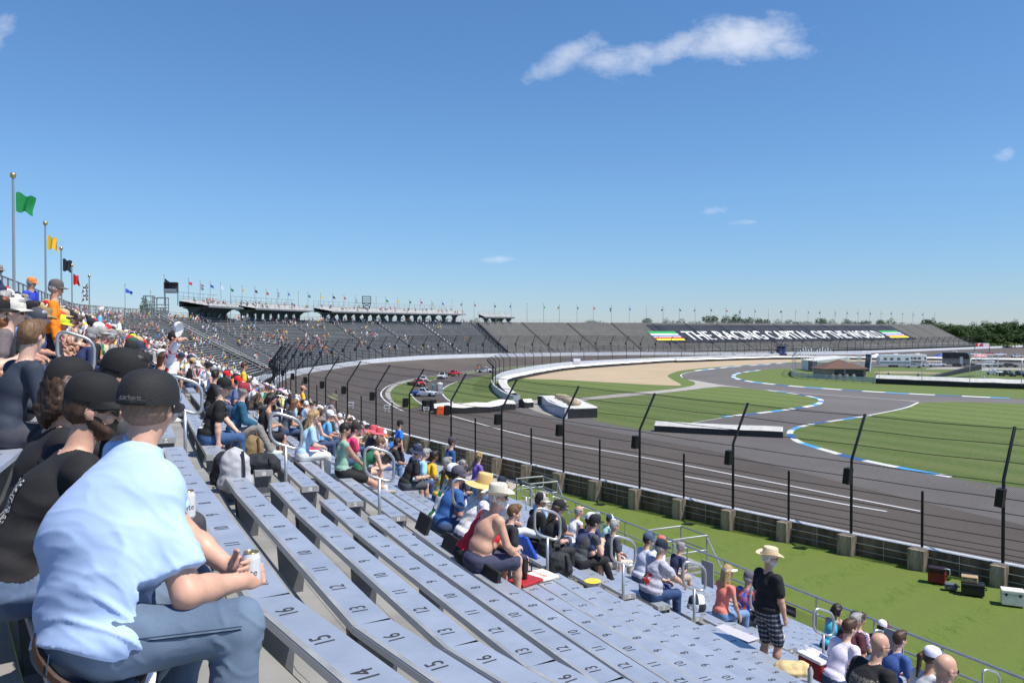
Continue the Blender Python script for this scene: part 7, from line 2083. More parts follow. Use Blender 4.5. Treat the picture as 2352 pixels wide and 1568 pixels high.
# ------------------------------------------------------------------ vehicles
M_glass = mat('car_glass', (.015, .02, .025), .08, coat=.5)
M_tyre = mat('tyre_rubber', (.014, .014, .015), .85)
M_rim = mat('wheel_rim', (.45, .45, .46), .35, .8)
M_lamp = mat('head_lamp', (.75, .75, .72), .2)
M_red = mat('tail_lamp', (.45, .02, .02), .3)
def paint(rgb): return mat('paint_%d_%d_%d' % rgb, lin(rgb), .35, coat=.5, noise=.04, scale=1)
def vehicle(kind, label, p, deg, rgb, rgb2=None, cat=None, group=None, s=1.0):
    root = thing({'pickup': 'pickup_truck', 'flatbed': 'flatbed_truck', 'tow': 'tow_truck', 'suv': 'parked_car', 'ambulance': 'ambulance', 'camper': 'pickup_truck'}[kind], label, cat or {'suv': 'car', 'ambulance': 'ambulance'}.get(kind, 'truck'), (p.x, p.y, 0), R(deg - 90), group)
    root.scale = (s, s, s)
    pc = paint(rgb); L_ = 2.85 if kind != 'suv' else 2.4; w = 1.0
    M = Matrix.Identity(4)
    low = [(-L_, .5), (-L_, 1.08), (1.25, 1.10), (L_ - .25, 1.04), (L_, .92), (L_, .48), (L_ - .3, .38), (-L_ + .3, .42)]
    mb = MB(); mb.extrude(low, M, -w, w); body = mb.build('body', [pc], root, bevel=.06)
    yb = {'pickup': -.75, 'flatbed': -.1, 'tow': -.1, 'suv': -L_ + .1, 'ambulance': .35, 'camper': -.6}[kind]
    zt = 1.86 if kind != 'suv' else 1.70
    b = [(-w + .04, yb, 1.06), (w - .04, yb, 1.06), (w - .04, 1.25, 1.06), (-w + .04, 1.25, 1.06), (-w + .2, yb + (.12 if kind != 'suv' else .35), zt), (w - .2, yb + (.12 if kind != 'suv' else .35), zt), (w - .2, .45, zt), (-w + .2, .45, zt)]
    mb = MB(); mb.hexa(b); mb.build('cab', [pc], root, bevel=.05)
    B_ = [Vector(q) for q in b]
    def pane(i, j, k, l, u0, u1, v0, v1):
        a = lambda u, v: B_[i].lerp(B_[j], u).lerp(B_[l].lerp(B_[k], u), v)
        n = (B_[j] - B_[i]).cross(B_[l] - B_[i]).normalized() * .012
        mq = MB(); mq.quad(a(u0, v0) + n, a(u1, v0) + n, a(u1, v1) + n, a(u0, v1) + n); mq.build('window', M_glass, root)
    pane(2, 3, 7, 6, .08, .92, .15, .92); pane(0, 1, 5, 4, .12, .88, .25, .9)
    sp_ = [(.08, .48), (.52, .92)] if yb < -.4 else [(.12, .88)]
    for u0, u1 in sp_:
        pane(1, 2, 6, 5, u0, u1, .18, .9); pane(3, 0, 4, 7, 1 - u1, 1 - u0, .18, .9)
    for sx in (-1, 1):
        for yy in (L_ - .98, -L_ + 1.1):
            ml = MB(); Mw = Matrix.Translation((sx * (w - .12), yy, .4)) @ Matrix.Rotation(PI / 2, 4, 'Y')
            ml.lathe([(.27, -.15), (.39, -.14), (.41, -.08), (.41, .08), (.39, .14), (.27, .15)], n=18, M=Mw)
            wh = ml.build('wheel', M_tyre, root, smooth='auto')
            ml = MB(); ml.lathe([(0, -.12), (.26, -.14), (.27, 0), (.26, .14), (0, .12)], n=14, M=Mw); ml.build('rim', M_rim, wh, smooth='auto')
        mh = MB(); mh.box((sx * .78, L_ + .005, .86), (.36, .03, .16)); mh.build('headlight', M_lamp, root)
        mh = MB(); mh.box((sx * .88, -L_ - .005, .9), (.18, .03, .28)); mh.build('tail_light', M_red, root)
    mh = MB(); mh.box((0, L_ + .012, .80), (1.1, .03, .30)); mh.build('grille', M_belt, root)
    mh = MB(); mh.box((0, L_ + .03, .48), (1.96, .12, .2)); mh.build('bumper', paint((60, 60, 64)) if kind != 'suv' else pc, root)
    if kind in ('pickup',):
        mh = MB(); mh.box((0, (-L_ + yb) / 2 - .0, 1.082), (1.66, abs(-L_ - yb) - .25, .02)); mh.build('truck_bed', M_belt, root)
    if rgb2 and kind == 'pickup':
        mh = MB(); mh.extrude([(-L_ - .01, .52), (-L_ - .01, 1.09), (-.7, 1.10), (-1.3, .5)], M, -w - .012, w + .012); mh.build('side_panel', [paint(rgb2)], root)
    if kind == 'ambulance':
        mh = MB(); mh.box((0, -1.25, 1.62), (2.2, 3.1, 2.1)); bx = mh.build('box_body', [paint((235, 235, 238))], root, bevel=.05)
        mh = MB(); mh.box((0, -1.25, 1.25), (2.225, 3.12, .16)); mh.build('side_stripe', [paint((200, 40, 50))], bx)
        mh = MB()
        for q in (-.9, -.45, 0, .45, .9): mh.box((q, .33, 2.52), (.28, .06, .16))
        mh.build('light_bar', [paint((180, 40, 40))], bx)
    if kind in ('flatbed', 'tow'):
        mh = MB(); mh.box((0, -1.5, 1.12), (2.1, 2.9, .14)); mh.build('flat_bed', [paint((70, 72, 76))], root)
    if kind == 'tow':
        mh = MB(); mh.tube([(0, -.9, 1.1), (0, -2.0, 2.9), (0, -3.1, 2.4)], .1, 6); mh.tube([(-.6, -2.7, 1.1), (-.6, -2.9, 2.5)], .06, 6); mh.box((0, -3.3, .6), (2.0, .3, .3)); mh.build('crane', M_black, root)
    if kind == 'camper':
        mh = MB(); mh.box((0, -1.5, 1.75), (2.1, 2.9, 1.5)); mh.build('camper_shell', [paint((225, 225, 225))], root, bevel=.08)
    return root
veh = vehicle
for a in [('pickup', 'white pickup with a blue rear half parked by the grey cabin', Z3(1415, 1238), -22, (236, 238, 240), (40, 110, 220)),
          ('pickup', 'red pickup with lights on the roof in front of the white one', Z3(1358, 1120), -68, (200, 34, 48)), ('pickup', 'white pickup half hidden behind the red pickup', Z3(1392, 1078), -66, (232, 234, 238)),
          ('flatbed', 'white flatbed truck on the pit road facing the camera', Z3(1625, 1038), -98, (226, 228, 230)), ('pickup', 'red pickup following the white flatbed truck', Z3(1755, 1006), -112, (206, 36, 50)),
          ('tow', 'white tow truck with a black crane and orange-clad crew', Z3(2115, 966), -12, (232, 234, 236)), ('ambulance', 'white box ambulance with red stripe behind the inner fence', Z4(1118, 886), 200, (236, 236, 238)),
          ('pickup', 'small white pickup driving along the far side of the track', Z5(1250, 656), 190, (234, 236, 240)),
          ('pickup', 'silver pickup parked in front of the long caravan', Z6(1185, 708), -14, (170, 176, 184)), ('suv', 'white car between the silver and the white pickup', Z6(1322, 696), -16, (220, 222, 226)),
          ('pickup', 'white pickup parked beside the blue canopy', Z6(1438, 692), -10, (236, 238, 242)), ('suv', 'black car to the right of the black motorhome', Z6(1762, 688), -35, (26, 28, 32)),
          ('camper', 'black pickup carrying a white camper shell', Z6(2030, 702), -40, (24, 30, 42)), ('suv', 'black car parked on the far right of the camping ground', Z6(2205, 702), -40, (28, 30, 34)),
          ('pickup', 'white pickup facing the camera beside the black ramp', Z6(2042, 782), -72, (232, 234, 236)), ('pickup', 'black pickup with a cap next to the white one facing the camera', Z6(2165, 796), -66, (26, 28, 30)), ('pickup', 'black pickup at the right edge behind the motorbikes', Z6(2290, 800), -60, (30, 30, 34)),
          ('pickup', 'white pickup on the grass below the raised track wall, leftmost of three', Z6(1832, 580), 184, (232, 234, 238)), ('suv', 'small red car between white pickups near the far wall', Z6(1972, 578), 180, (200, 40, 52)),
          ('pickup', 'white pickup right of the small red car', Z6(2095, 583), 184, (232, 234, 238)), ('pickup', 'silver pickup with red markings at the far right edge', Z6(2268, 600), 184, (196, 200, 206))]:
    vehicle(a[0], a[1], G(*a[2]), a[3], a[4], a[5] if len(a) > 5 else None, s=.64)
def caravan(name, label, p, deg, L_, H, rgb, rgb2, cat):
    root = thing(name, label, cat, (p.x, p.y, 0), R(deg - 90))
    M = Matrix.Identity(4)
    mb = MB(); mb.extrude([(-L_ / 2, .55), (-L_ / 2, H - .1), (-L_ / 2 + .2, H), (L_ / 2 - .7, H), (L_ / 2 - .15, H - .6), (L_ / 2, 1.2), (L_ / 2 - .2, .55)], M, -1.2, 1.2); b = mb.build('body', [paint(rgb)], root, bevel=.08)
    mb = MB(); mb.box((0, 0, 1.15), (2.425, L_ * .96, .55)); mb.build('side_stripe', [paint(rgb2)], b)
    for k, y in enumerate((-L_ * .38, -L_ * .12, L_ * .1, L_ * .3)):
        mb = MB(); mb.box((0, y, 2.05), (2.43, .75, .55)); mb.build('window', M_glass, root)
    mb = MB(); mb.box((1.215, L_ * .2, 1.55), (.03, .7, 1.8)); mb.build('door', [paint((200, 200, 204))], root)
    for sx in (-1, 1):
        for y in (-.5, .5):
            ml = MB(); ml.lathe([(0, -.12), (.36, -.12), (.38, 0), (.36, .12), (0, .12)], n=14, M=Matrix.Translation((sx * 1.05, y, .38)) @ Matrix.Rotation(PI / 2, 4, 'Y')); ml.build('wheel', M_tyre, root)
    mb = MB(); mb.box((0, -.5, H + .12), (.9, 1.0, .24)); mb.build('roof_unit', [paint((225, 225, 225))], root, bevel=.04)
caravan('caravan', 'long white and grey caravan with a row of windows', G(*Z6(975, 700)), 172, 7.4, 3.1, (206, 210, 216), (120, 132, 150), 'caravan')
caravan('caravan', 'shorter white caravan behind the silver pickup', G(*Z6(1205, 690)), 172, 4.6, 3.0, (214, 214, 214), (60, 62, 66), 'caravan')
caravan('motorhome', 'large black motorhome with open awning', G(*Z6(1640, 692)), -40, 6.2, 3.5, (22, 26, 30), (40, 60, 64), 'motorhome')
def canopy(label, p, rgb, s=3.0, h=2.1):
    root = thing('canopy', label, 'canopy', (p.x, p.y, 0))
    mb = MB(); c = (0, 0, h + .8); q = [(-s / 2, -s / 2, h), (s / 2, -s / 2, h), (s / 2, s / 2, h), (-s / 2, s / 2, h)]
    mb.add(q + [c], [(0, 1, 4), (1, 2, 4), (2, 3, 4), (3, 0, 4)]); mb.build('roof', cmat(rgb, prefix='canopy'), root)
    for x, y in ((-1, -1), (1, -1), (1, 1), (-1, 1)):
        mb = MB(); mb.tube([(x * s / 2, y * s / 2, 0), (x * s / 2, y * s / 2, h)], .03, 5); mb.build('leg', M_galv, root)
canopy('white pop-up canopy left of the long caravan', G(*Z6(800, 672)), (226, 226, 240)); canopy('blue pop-up canopy beside the black motorhome', G(*Z6(1468, 668)), (54, 84, 150)); canopy('red and white pop-up canopy near the camper shell', G(*Z6(1878, 672)), (230, 150, 150))
# ------------------------------------------------------------------ hut, white building, tower and lift
p = G(*Z6(465, 817)); sc = p.y / 1850.0
def zx(dx): return dx / 2.614 / 1.7415 * sc
root = thing('timing_hut', 'small tan hut with a brown pyramid roof and dark open front', 'hut', (p.x, p.y, 0))
w = zx(450); d = 5.0; h = zx(100); rh = zx(95)
mb = MB(); mb.box((0, d / 2, h / 2), (w, d, h)); mb.build('wall', mat('tan_wall', (.26, .22, .18), .9, noise=.1, scale=1), root)
mb = MB(); e = zx(24); q = [(-w / 2 - e, -e - .4, h), (w / 2 + e, -e - .4, h), (w / 2 + e, d + e, h), (-w / 2 - e, d + e, h)]
mb.add(q + [(0, d / 2, h + rh)], [(0, 1, 4), (1, 2, 4), (2, 3, 4), (3, 0, 4), (3, 2, 1, 0)]); mb.build('roof', mat('brown_shingle', (.135, .07, .05), .9, noise=.2, scale=3), root)
mb = MB(); mb.box((w * .1, -.012, h * .48), (w * .68, .06, h * .72)); mb.build('opening', mat('interior_shade', (.02, .02, .02), .9), root)  # flat panel on the solid wall, coloured as the shade inside
mb = MB(); mb.box((w * .02, -.35, h * .98), (w * .42, .1, h * .2)); mb.build('name_board', mat('dark_board', (.05, .05, .05), .7), root)
mb = MB()
for k in range(4): mb.box((-w * .3 + k * w * .16, -.6, .4), (.5, .5, .8))
mb.build('counter', M_conc, root)
p2 = G(*Z6(330, 745)); s2 = p2.y / 1850; zz = lambda v: v / 2.614 / 1.7415 * s2
root = thing('white_building', 'low white building with a long sloping roof behind the brown hut', 'building', (p2.x, p2.y, 0))
mb = MB(); mb.box((0, 4, zz(110) / 2), (zz(350), 8, zz(110))); mb.build('wall', M_white, root)
mb = MB(); W_ = zz(370) / 2; H_ = zz(110)
mb.add([(-W_, -.4, H_), (W_, -.4, H_ + .9), (W_, 8.4, H_ + .9), (-W_, 8.4, H_), (-W_, -.4, H_ - .3), (W_, -.4, H_ - .3)], [(0, 1, 2, 3), (4, 5, 1, 0)]); mb.build('roof', mat('pale_roof', (.66, .66, .63), .7), root)
mb = MB(); mb.box((-W_ - .1, .5, H_ * .5), (zz(40), 3, H_)); mb.build('side_annex', mat('grey_annex', (.09, .10, .11), .8), root)
for i in range(11):
    x = -W_ * .8 + i * W_ * .16
    mb = MB(); mb.tube([(x, 9, 0), (x - (.6 if i < 5 else -.2), 9, zz(215 + 30 * ((i * 7) % 5) / 4))], .09, 5); mb.build('mast', M_white, root)
p3 = G(*Z6(695, 745)); s3 = p3.y / 1850; zz = lambda v: v / 2.614 / 1.7415 * s3
root = thing('sign_tower', 'dark blue tall slanted display panel on a white frame', 'display', (p3.x, p3.y, 0), R(-20))
mb = MB(); H_ = zz(180); mb.hexa([(-zz(22), -.3, 0), (zz(26), -.3, 0), (zz(26), .3, 0), (-zz(22), .3, 0), (-zz(5), -.3, H_), (zz(42), -.3, H_), (zz(42), .3, H_), (-zz(5), .3, H_)]); mb.build('panel', cmat((22, 42, 84), prefix='panel'), root)
mb = MB(); mb.tube([(zz(30), -.4, 0), (zz(46), -.4, H_)], .14, 6); mb.build('frame', M_white, root)
mb = MB()
for k in range(9): mb.box((-zz(70), .1, H_ * (.45 + .06 * k)), (zz(48), .2, H_ * .035))
mb.build('louvre', M_white, root)
p4 = G(*Z5(1782, 640)); H_ = 155 / 2.851 / 1.7415 * p4.y / 1850
root = thing('scissor_lift', 'dark blue scissor lift raised in front of the lettered grandstand', 'lift', (p4.x, p4.y, 0), R(10))
mb = MB(); mb.box((0, 0, .5), (3.4, 1.8, .8)); mb.build('chassis', cmat((30, 50, 90), prefix='panel'), root, bevel=.04)
mb = MB(); n_ = 5; hh = (H_ - 2.2) / n_
for sy in (-.7, .7):
    for i in range(n_):
        z0 = .9 + hh * i
        mb.tube([(-1.5, sy, z0), (1.5, sy, z0 + hh)], .1, 5); mb.tube([(1.5, sy, z0), (-1.5, sy, z0 + hh)], .1, 5)
mb.build('scissor_arm', cmat((34, 66, 120), prefix='panel'), root)
mb = MB(); z0 = .9 + hh * n_; mb.box((0, 0, z0 + .1), (4.2, 2.0, .2))
for hz in (.6, 1.15): mb.tube([(-2.1, -1, z0 + hz), (2.1, -1, z0 + hz), (2.1, 1, z0 + hz), (-2.1, 1, z0 + hz)], .05, 5, closed=True)
for x in (-2.1, -.7, .7, 2.1):
    for y in (-1, 1): mb.tube([(x, y, z0), (x, y, z0 + 1.15)], .05, 5)
mb.build('platform', cmat((34, 50, 80), prefix='panel'), root)
p5 = G(*Z6(1905, 500), .5); p5 = AT(*Z6(1905, 486), 330)
root = thing('billboard', 'red and white billboard at the end of the lettered grandstand', 'sign', (p5.x, p5.y, 0))
zz = lambda v: v / 2.614 / 1.7415 * 330 / 1850
mb = MB(); mb.box((0, 0, p5.z + zz(18)), (zz(136), .3, zz(36))); mb.build('panel', M_white, root)
mb = MB(); mb.box((-zz(60), -.17, p5.z + zz(18)), (zz(22), .05, zz(36))); mb.add([(-zz(42), -.2, p5.z + .2), (zz(18), -.2, p5.z + .2), (zz(2), -.2, p5.z + zz(14)), (zz(10), -.2, p5.z + zz(32)), (-zz(12), -.2, p5.z + zz(33)), (-zz(30), -.2, p5.z + zz(20))], [(0, 1, 2, 3, 4, 5)]); mb.build('emblem', cmat((206, 30, 40), prefix='panel'), root)
mb = MB(); mb.tube([(-3, 0, 0), (-3, 0, p5.z)], .12, 5); mb.tube([(3, 0, 0), (3, 0, p5.z)], .12, 5); mb.build('post', M_black, root)
# ramp and scaffold of the camping ground
a = G(*Z6(1370, 828)); b = G(*Z6(1900, 800))
root = thing('ramp', 'long black fabric ramp climbing to a white scaffold stand', 'ramp', tuple(a))
t = b - a; H_ = 128 / 2.614 / 1.7415 * b.y / 1850
mb = MB(); n_ = V_(-t.y, t.x, 0).normalized() * 1.0
mb.hexa([(0, 0, 0), (t.x, t.y, H_ - 1.0), t + n_ + V_(0, 0, H_ - 1.0), n_, (0, 0, .35), (t.x, t.y, H_), t + n_ + V_(0, 0, H_), n_ + V_(0, 0, .35)]); mb.build('ramp_side', M_belt, root)
mb = MB()
for x in (0, 1.6, 3.2):
    for y in (0, 2):
        mb.tube([t + V_(x, y, 0), t + V_(x, y, H_ + 2.0)], .07, 5)
for z in (H_ * .5, H_, H_ + 1.0, H_ + 1.9): mb.tube([t + V_(0, 0, z), t + V_(3.2, 0, z), t + V_(3.2, 2, z), t + V_(0, 2, z)], .05, 5, closed=True)
mb.build('scaffold', M_white, root)
# small track furniture --------------------------------------------------------
p = G(*Z3(1594, 1214)); k_ = p.y / 1850 / 2.851 / 1.7415
root = thing('portable_cabin', 'grey portable cabin with rounded roof beside the blue and white pickup', 'cabin', tuple(p), R(12))
mb = MB(); mb.box((0, 0, k_ * 58), (k_ * 62, 1.1, k_ * 116)); mb.build('wall', mat('cabin_grey', (.30, .32, .34), .6), root, bevel=.04)
mb = MB(); mb.lathe([(k_ * 36, 0), (k_ * 34, .12), (0, .25)], (0, 0, k_ * 117), 12); mb.build('roof', M_white, root)
mb = MB(); mb.box((0, -.56, k_ * 54), (k_ * 46, .04, k_ * 96)); mb.build('door', mat('cabin_door', (.42, .44, .46), .6), root)
p = G(*Z4(1360, 865)); k_ = p.y / 1850 / 2.851 / 1.7415
root = thing('portable_cabin', 'grey round-topped cabin behind the inner fence right of the ambulance', 'cabin', tuple(p))
mb = MB(); mb.lathe([(k_ * 20, 0), (k_ * 20, k_ * 40), (k_ * 21, k_ * 42), (k_ * 14, k_ * 48), (0, k_ * 50)], n=12); mb.build('wall', mat('cabin_grey', (.3, .32, .34)), root, smooth='auto')
for i, (q, lab) in enumerate([((1440, 1402), 'stack of black tyres left of the orange block'), ((1508, 1400), 'stack of black tyres touching the orange block'), ((1257, 1110), 'small stack of black tyres on the grass crescent')]):
    p = G(*Z3(*q)); root = thing('tyre_stack', lab, 'tyres', tuple(p))
    for k in range(5 if i < 2 else 2):
        mb = MB(); mb.lathe([(.28, 0), (.5, .02), (.56, .12), (.5, .22), (.28, .24)], (0, 0, k * .25), 14); mb.build('tyre', M_tyre, root, smooth=True)
p = G(*Z3(1600, 1450)); mb = MB(); mb.hexa([(-.42, 0, 0), (.42, 0, 0), (.42, .5, 0), (-.42, .5, 0), (-.36, .05, .9), (.38, .05, .9), (.38, .45, .9), (-.36, .45, .9)])
tag(mb.build('marker_block', cmat((250, 98, 36), prefix='panel'), None, bevel=.06, loc=tuple(p)), 'orange padded marker block at the end of the tyre barrier', 'marker')
for q, b_, lab in [((580, 1325), (675, 1425), 'arrow sign furthest up the track'), ((992, 1358), (1050, 1445), 'middle arrow sign with a white marker post'), ((1440, 1376), (1415, 1420), 'arrow sign beside the black tyre stacks')]:
    p = G(*Z3(b_[0], b_[1])); c = AT(*Z3(*q), p.y); k_ = p.y / 1850 / 2.851 / 1.7415
    root = thing('arrow_sign', 'white panel with a black arrow, ' + lab, 'sign', (c.x, c.y, 0))
    z = c.z; w = 70 * k_; h = 42 * k_
    mb = MB(); mb.box((0, 0, z), (w, .05, h)); mb.build('panel', M_white, root)
    mb = MB(); mb.add([(-w * .36, -.04, z - h * .1), (w * .12, -.04, z - h * .1), (w * .12, -.04, z - h * .28), (w * .38, -.04, z), (w * .12, -.04, z + h * .28), (w * .12, -.04, z + h * .1), (-w * .36, -.04, z + h * .1)], [tuple(range(7))]); mb.build('arrow', M_ink, root)
    mb = MB(); mb.tube([(-w * .3, .05, 0), (-w * .3, .05, z)], .04, 6); mb.tube([(w * .3, .05, 0), (w * .3, .05, z)], .04, 6); mb.build('post', M_white, root)
# gear on the grass against the wall
def gear(name, lab, cat, px, py, size, rgb, rz, lid=None, handle=False):
    p = G(*ZE(px, py)); root = thing(name, lab, cat, tuple(p), R(rz))
    w, d, h = [v * .72 for v in size]
    mb = MB(); mb.box((0, 0, h * .36), (w, d, h * .72)); mb.build('case_body', cmat(rgb, .5, prefix='case'), root, bevel=.03)
    mb = MB(); mb.box((0, 0, h * .86), (w * 1.02, d * 1.02, h * .26)); mb.build('case_lid', cmat(lid or rgb, .5, prefix='case'), root, bevel=.03)
    for s_ in (-.3, .3):
        mb = MB(); mb.box((w * s_, -d * .52, h * .7), (w * .1, .04, h * .16)); mb.build('latch', M_black, root)
    mb = MB(); mb.tube([(w * .5, -d * .25, h * .5), (w * .5 + .07, -d * .25, h * .55), (w * .5 + .07, d * .25, h * .55), (w * .5, d * .25, h * .5)], .018, 6); mb.build('handle', M_black, root)
    return root
gear('equipment_case', 'white hard equipment case standing on the grass by the last concrete post', 'case', 1955, 838, (.95, .62, .72), (226, 218, 208), -25)
gear('equipment_case', 'small grey equipment case on the grass by the red generator', 'case', 1388, 700, (.55, .4, .3), (96, 100, 108), -20)
gear('equipment_case', 'black equipment case with a tan case on top', 'case', 1590, 742, (1.0, .7, .55), (26, 28, 30), -28)
p = G(*ZE(1560, 720)); q = gear('equipment_case', 'flat tan equipment case lying on the black case', 'case', 1560, 735, (.72, .5, .3), (176, 148, 112), -28); q.location.z = .40
root = gear('generator', 'red portable generator against the wall post', 'generator', 1262, 635, (.8, .55, .78), (120, 18, 30), -35, (40, 22, 26))
mb = MB(); mb.tube([(.25, -.15, .55), (.35, -.3, .62), (.45, -.3, .6), (.45, -.25, .4)], .015, 6); mb.build('cable', M_white, root)
# ------------------------------------------------------------------ towers on the curved grandstand
def lattice(label, px0, px1, ytop, yplat, zbase, D, mname='spotter_tower', roof=True, dark=True):
    u = find_u((px0 + px1) / 2, D, 14, W0 + 12.6, W0 + 48); p = WP(u, D)
    k_ = p.y / 1850; w = (px1 - px0) * k_; zt = AT((px0 + px1) / 2, ytop, p.y).z; zp = AT((px0 + px1) / 2, yplat, p.y).z
    root = thing(mname, label, 'tower', (p.x, p.y, zbase), R(10))
    m = M_deckpost if dark else M_galv
    mb = MB(); b = w * .28
    for x in (-1, 1):
        for y in (-1, 1):
            mb.tube([(x * b * .5, y * b * .5, 0), (x * w * .45, y * w * .45, zp - zbase), (x * w * .45, y * w * .45, zt - zbase)], .09, 5)
    for k in range(3):
        z0 = (zp - zbase) * k / 3; z1 = (zp - zbase) * (k + 1) / 3; e0 = b * .5 + (w * .45 - b * .5) * k / 3; e1 = b * .5 + (w * .45 - b * .5) * (k + 1) / 3
        for y in (-1, 1): mb.tube([(-e0, y * e0, z0), (e1, y * e1, z1)], .06, 4); mb.tube([(e0, y * e0, z0), (-e1, y * e1, z1)], .06, 4)
    mb.build('tower_frame', m, root)
    mb = MB(); mb.box((0, 0, zp - zbase), (w, w, .2))
    for hz in (.55, 1.1): mb.tube([(-w / 2, -w / 2, zp - zbase + hz), (w / 2, -w / 2, zp - zbase + hz), (w / 2, w / 2, zp - zbase + hz), (-w / 2, w / 2, zp - zbase + hz)], .05, 4, closed=True)
    mb.build('tower_platform', m, root)
    if roof:
        mb = MB(); mb.box((0, 0, zt - zbase), (w, w, .15)); mb.build('tower_roof', m, root)
lattice('small dark lattice tower with a roofed platform on the long raised deck', 831, 852, 681, 696, 13.4, D0 + RUN * 31)
lattice('taller galvanised scaffold tower at the left end of the raised decks', 331, 352, 680, 707, 2.0, D0 + RUN * 31, 'scaffold_tower', True, False)
lattice('lower galvanised scaffold tower touching the first raised deck', 357, 385, 684, 714, 2.0, D0 + RUN * 30, 'scaffold_tower', True, False)
u = find_u(394, D0 + RUN * 31, 14, W0 + 14, W0 + 30); p = WP(u, D0 + RUN * 31); k_ = p.y / 1850
root = thing('camera_booth', 'black-backed camera booth on a stand above the first raised deck', 'booth', (p.x, p.y, 13.6), R(12))
zt, z0 = AT(394, 649, p.y).z - 13.6, AT(394, 672, p.y).z - 13.6
w = 27 * k_
mb = MB(); mb.box((0, .8, (zt + z0) / 2), (w, .1, zt - z0)); mb.box((0, 0, zt), (w, 1.8, .1)); mb.box((-w / 2, 0, (zt + z0) / 2), (.1, 1.8, zt - z0)); mb.build('hood', mat('dark_tarp', (.06, .06, .065), .5), root)
mb = MB(); mb.box((0, 0, z0), (w, 2, .15)); mb.box((0, -.95, z0 + .4), (w, .06, .5)); mb.tube([(-w / 2, 0, 0), (-w / 2, 0, z0)], .08, 5); mb.tube([(w / 2, 0, 0), (w / 2, 0, z0)], .08, 5); mb.build('booth_floor', M_galv, root)
# ------------------------------------------------------------------ trees
def leaf_mat(name, c1, c2):
    m = bpy.data.materials.new(name); m.use_nodes = True
    nt = m.node_tree; L = nt.links.new; b = nt.nodes['Principled BSDF']; b.inputs['Roughness'].default_value = .7; b.inputs['Specular IOR Level'].default_value = .2
    tc = nt.nodes.new('ShaderNodeTexCoord'); n = nt.nodes.new('ShaderNodeTexNoise'); n.inputs['Scale'].default_value = .55; n.inputs['Detail'].default_value = 4; L(tc.outputs['Object'], n.inputs['Vector'])
    oi = nt.nodes.new('ShaderNodeObjectInfo')
    ad = nt.nodes.new('ShaderNodeMath'); ad.operation = 'MULTIPLY_ADD'; L(oi.outputs['Random'], ad.inputs[0]); ad.inputs[1].default_value = .3; L(n.outputs[0], ad.inputs[2])
    r = nt.nodes.new('ShaderNodeValToRGB'); r.color_ramp.elements[0].position = .4; r.color_ramp.elements[0].color = (*c1, 1); r.color_ramp.elements[1].position = .95; r.color_ramp.elements[1].color = (*c2, 1)
    L(ad.outputs[0], r.inputs[0]); L(r.outputs[0], b.inputs['Base Color'])
    return m
M_leaf = leaf_mat('summer_leaves', (.026, .056, .016), (.085, .125, .034)); M_bark = mat('bark', (.09, .07, .05), .9, noise=.2, scale=3)
TREES = []
def tree_meshes(seed, spread, n_leaf=2600):
    r_ = random.Random(seed)
    tr = MB(); blobs = []
    tr.tube([(0, 0, 0), (.02, .01, .25), (.0, .0, .6)], [.022, .018, .008], 6)
    for i in range(11):
        a = r_.uniform(0, 2 * PI); z0 = r_.uniform(.10, .5); z1 = z0 + r_.uniform(.08, .38); d = r_.uniform(.1, spread)
        e = V_(d * math.cos(a), d * math.sin(a), min(.92, z1)); tr.tube([(0, 0, z0), e * .55 + V_(0, 0, z0 * .4), e], [.010, .007, .003], 4); blobs.append((e, r_.uniform(.10, .19)))
    for i in range(5): blobs.append((V_(r_.uniform(-.12, .12), r_.uniform(-.12, .12), r_.uniform(.5, .88)), r_.uniform(.12, .18)))
    lf = MB(); vs = []; fs = []
    for i in range(n_leaf):
        c, rad = blobs[r_.randrange(len(blobs))]
        v = V_(r_.gauss(0, 1), r_.gauss(0, 1), r_.gauss(0, .8)); v = v.normalized() * rad * r_.uniform(.55, 1.08)
        p = c + v; s_ = r_.uniform(.012, .026)
        n = (v.normalized() + V_(r_.uniform(-.7, .7), r_.uniform(-.7, .7), r_.uniform(-.2, .9))).normalized()
        x = n.orthogonal().normalized() * s_; y = n.cross(x).normalized() * s_
        k = len(vs); vs += [p + x, p + y, p - x, p - y]; fs.append((k, k + 1, k + 2, k + 3))
    lf.add(vs, fs)
    return tr, lf
for s_ in range(4):
    tr, lf = tree_meshes(s_ + 3, .30 + .05 * s_)
    a = tr.build('trunk', M_bark); b = lf.build('crown', M_leaf)
    TREES.append((a.data, b.data)); bpy.data.objects.remove(a); bpy.data.objects.remove(b)
TN = [0]
def tree(px, ytop, Y, width, label, group):
    TN[0] += 1
    p = AT(px, ytop, Y); H = p.z; t = TREES[TN[0] % 4]
    root = thing('tree', label, 'tree', (p.x, p.y, 0), TN[0] * 1.7, group)
    wid = width * Y / 1850
    for nm, me in (('trunk', t[0]), ('crown', t[1])):
        o = bpy.data.objects.new(nm, me); col.objects.link(o); o.parent = root
    root.scale = (wid / .8, wid / .8, H / .98)
for i, (px, yt, wd) in enumerate([(2090, 738, 60), (2125, 733, 62), (2150, 731, 46), (2172, 742, 52), (2196, 740, 56), (2222, 747, 48), (2246, 740, 54), (2268, 738, 50), (2292, 737, 56), (2318, 738, 52), (2338, 734, 40), (2362, 740, 56), (2395, 736, 60), (2440, 738, 60), (2255, 752, 52), (2305, 750, 54), (2345, 752, 50), (2210, 755, 46)]):
    tree(px, yt, 430 + (i * 37) % 70 - (40 if i > 13 else 0), wd, 'dense dark green tree in the wood at the right edge', 'wood behind the right end of the lettered grandstand')
for i, (px, yt) in enumerate([(2236, 764), (2258, 768), (2276, 762), (2296, 769), (2314, 764), (2332, 768), (2350, 763), (2374, 767), (2216, 770), (2400, 764)]):
    tree(px, yt, 400, 44, 'low bushy tree along the foot of the wood at the right edge', 'bushes along the foot of the wood')
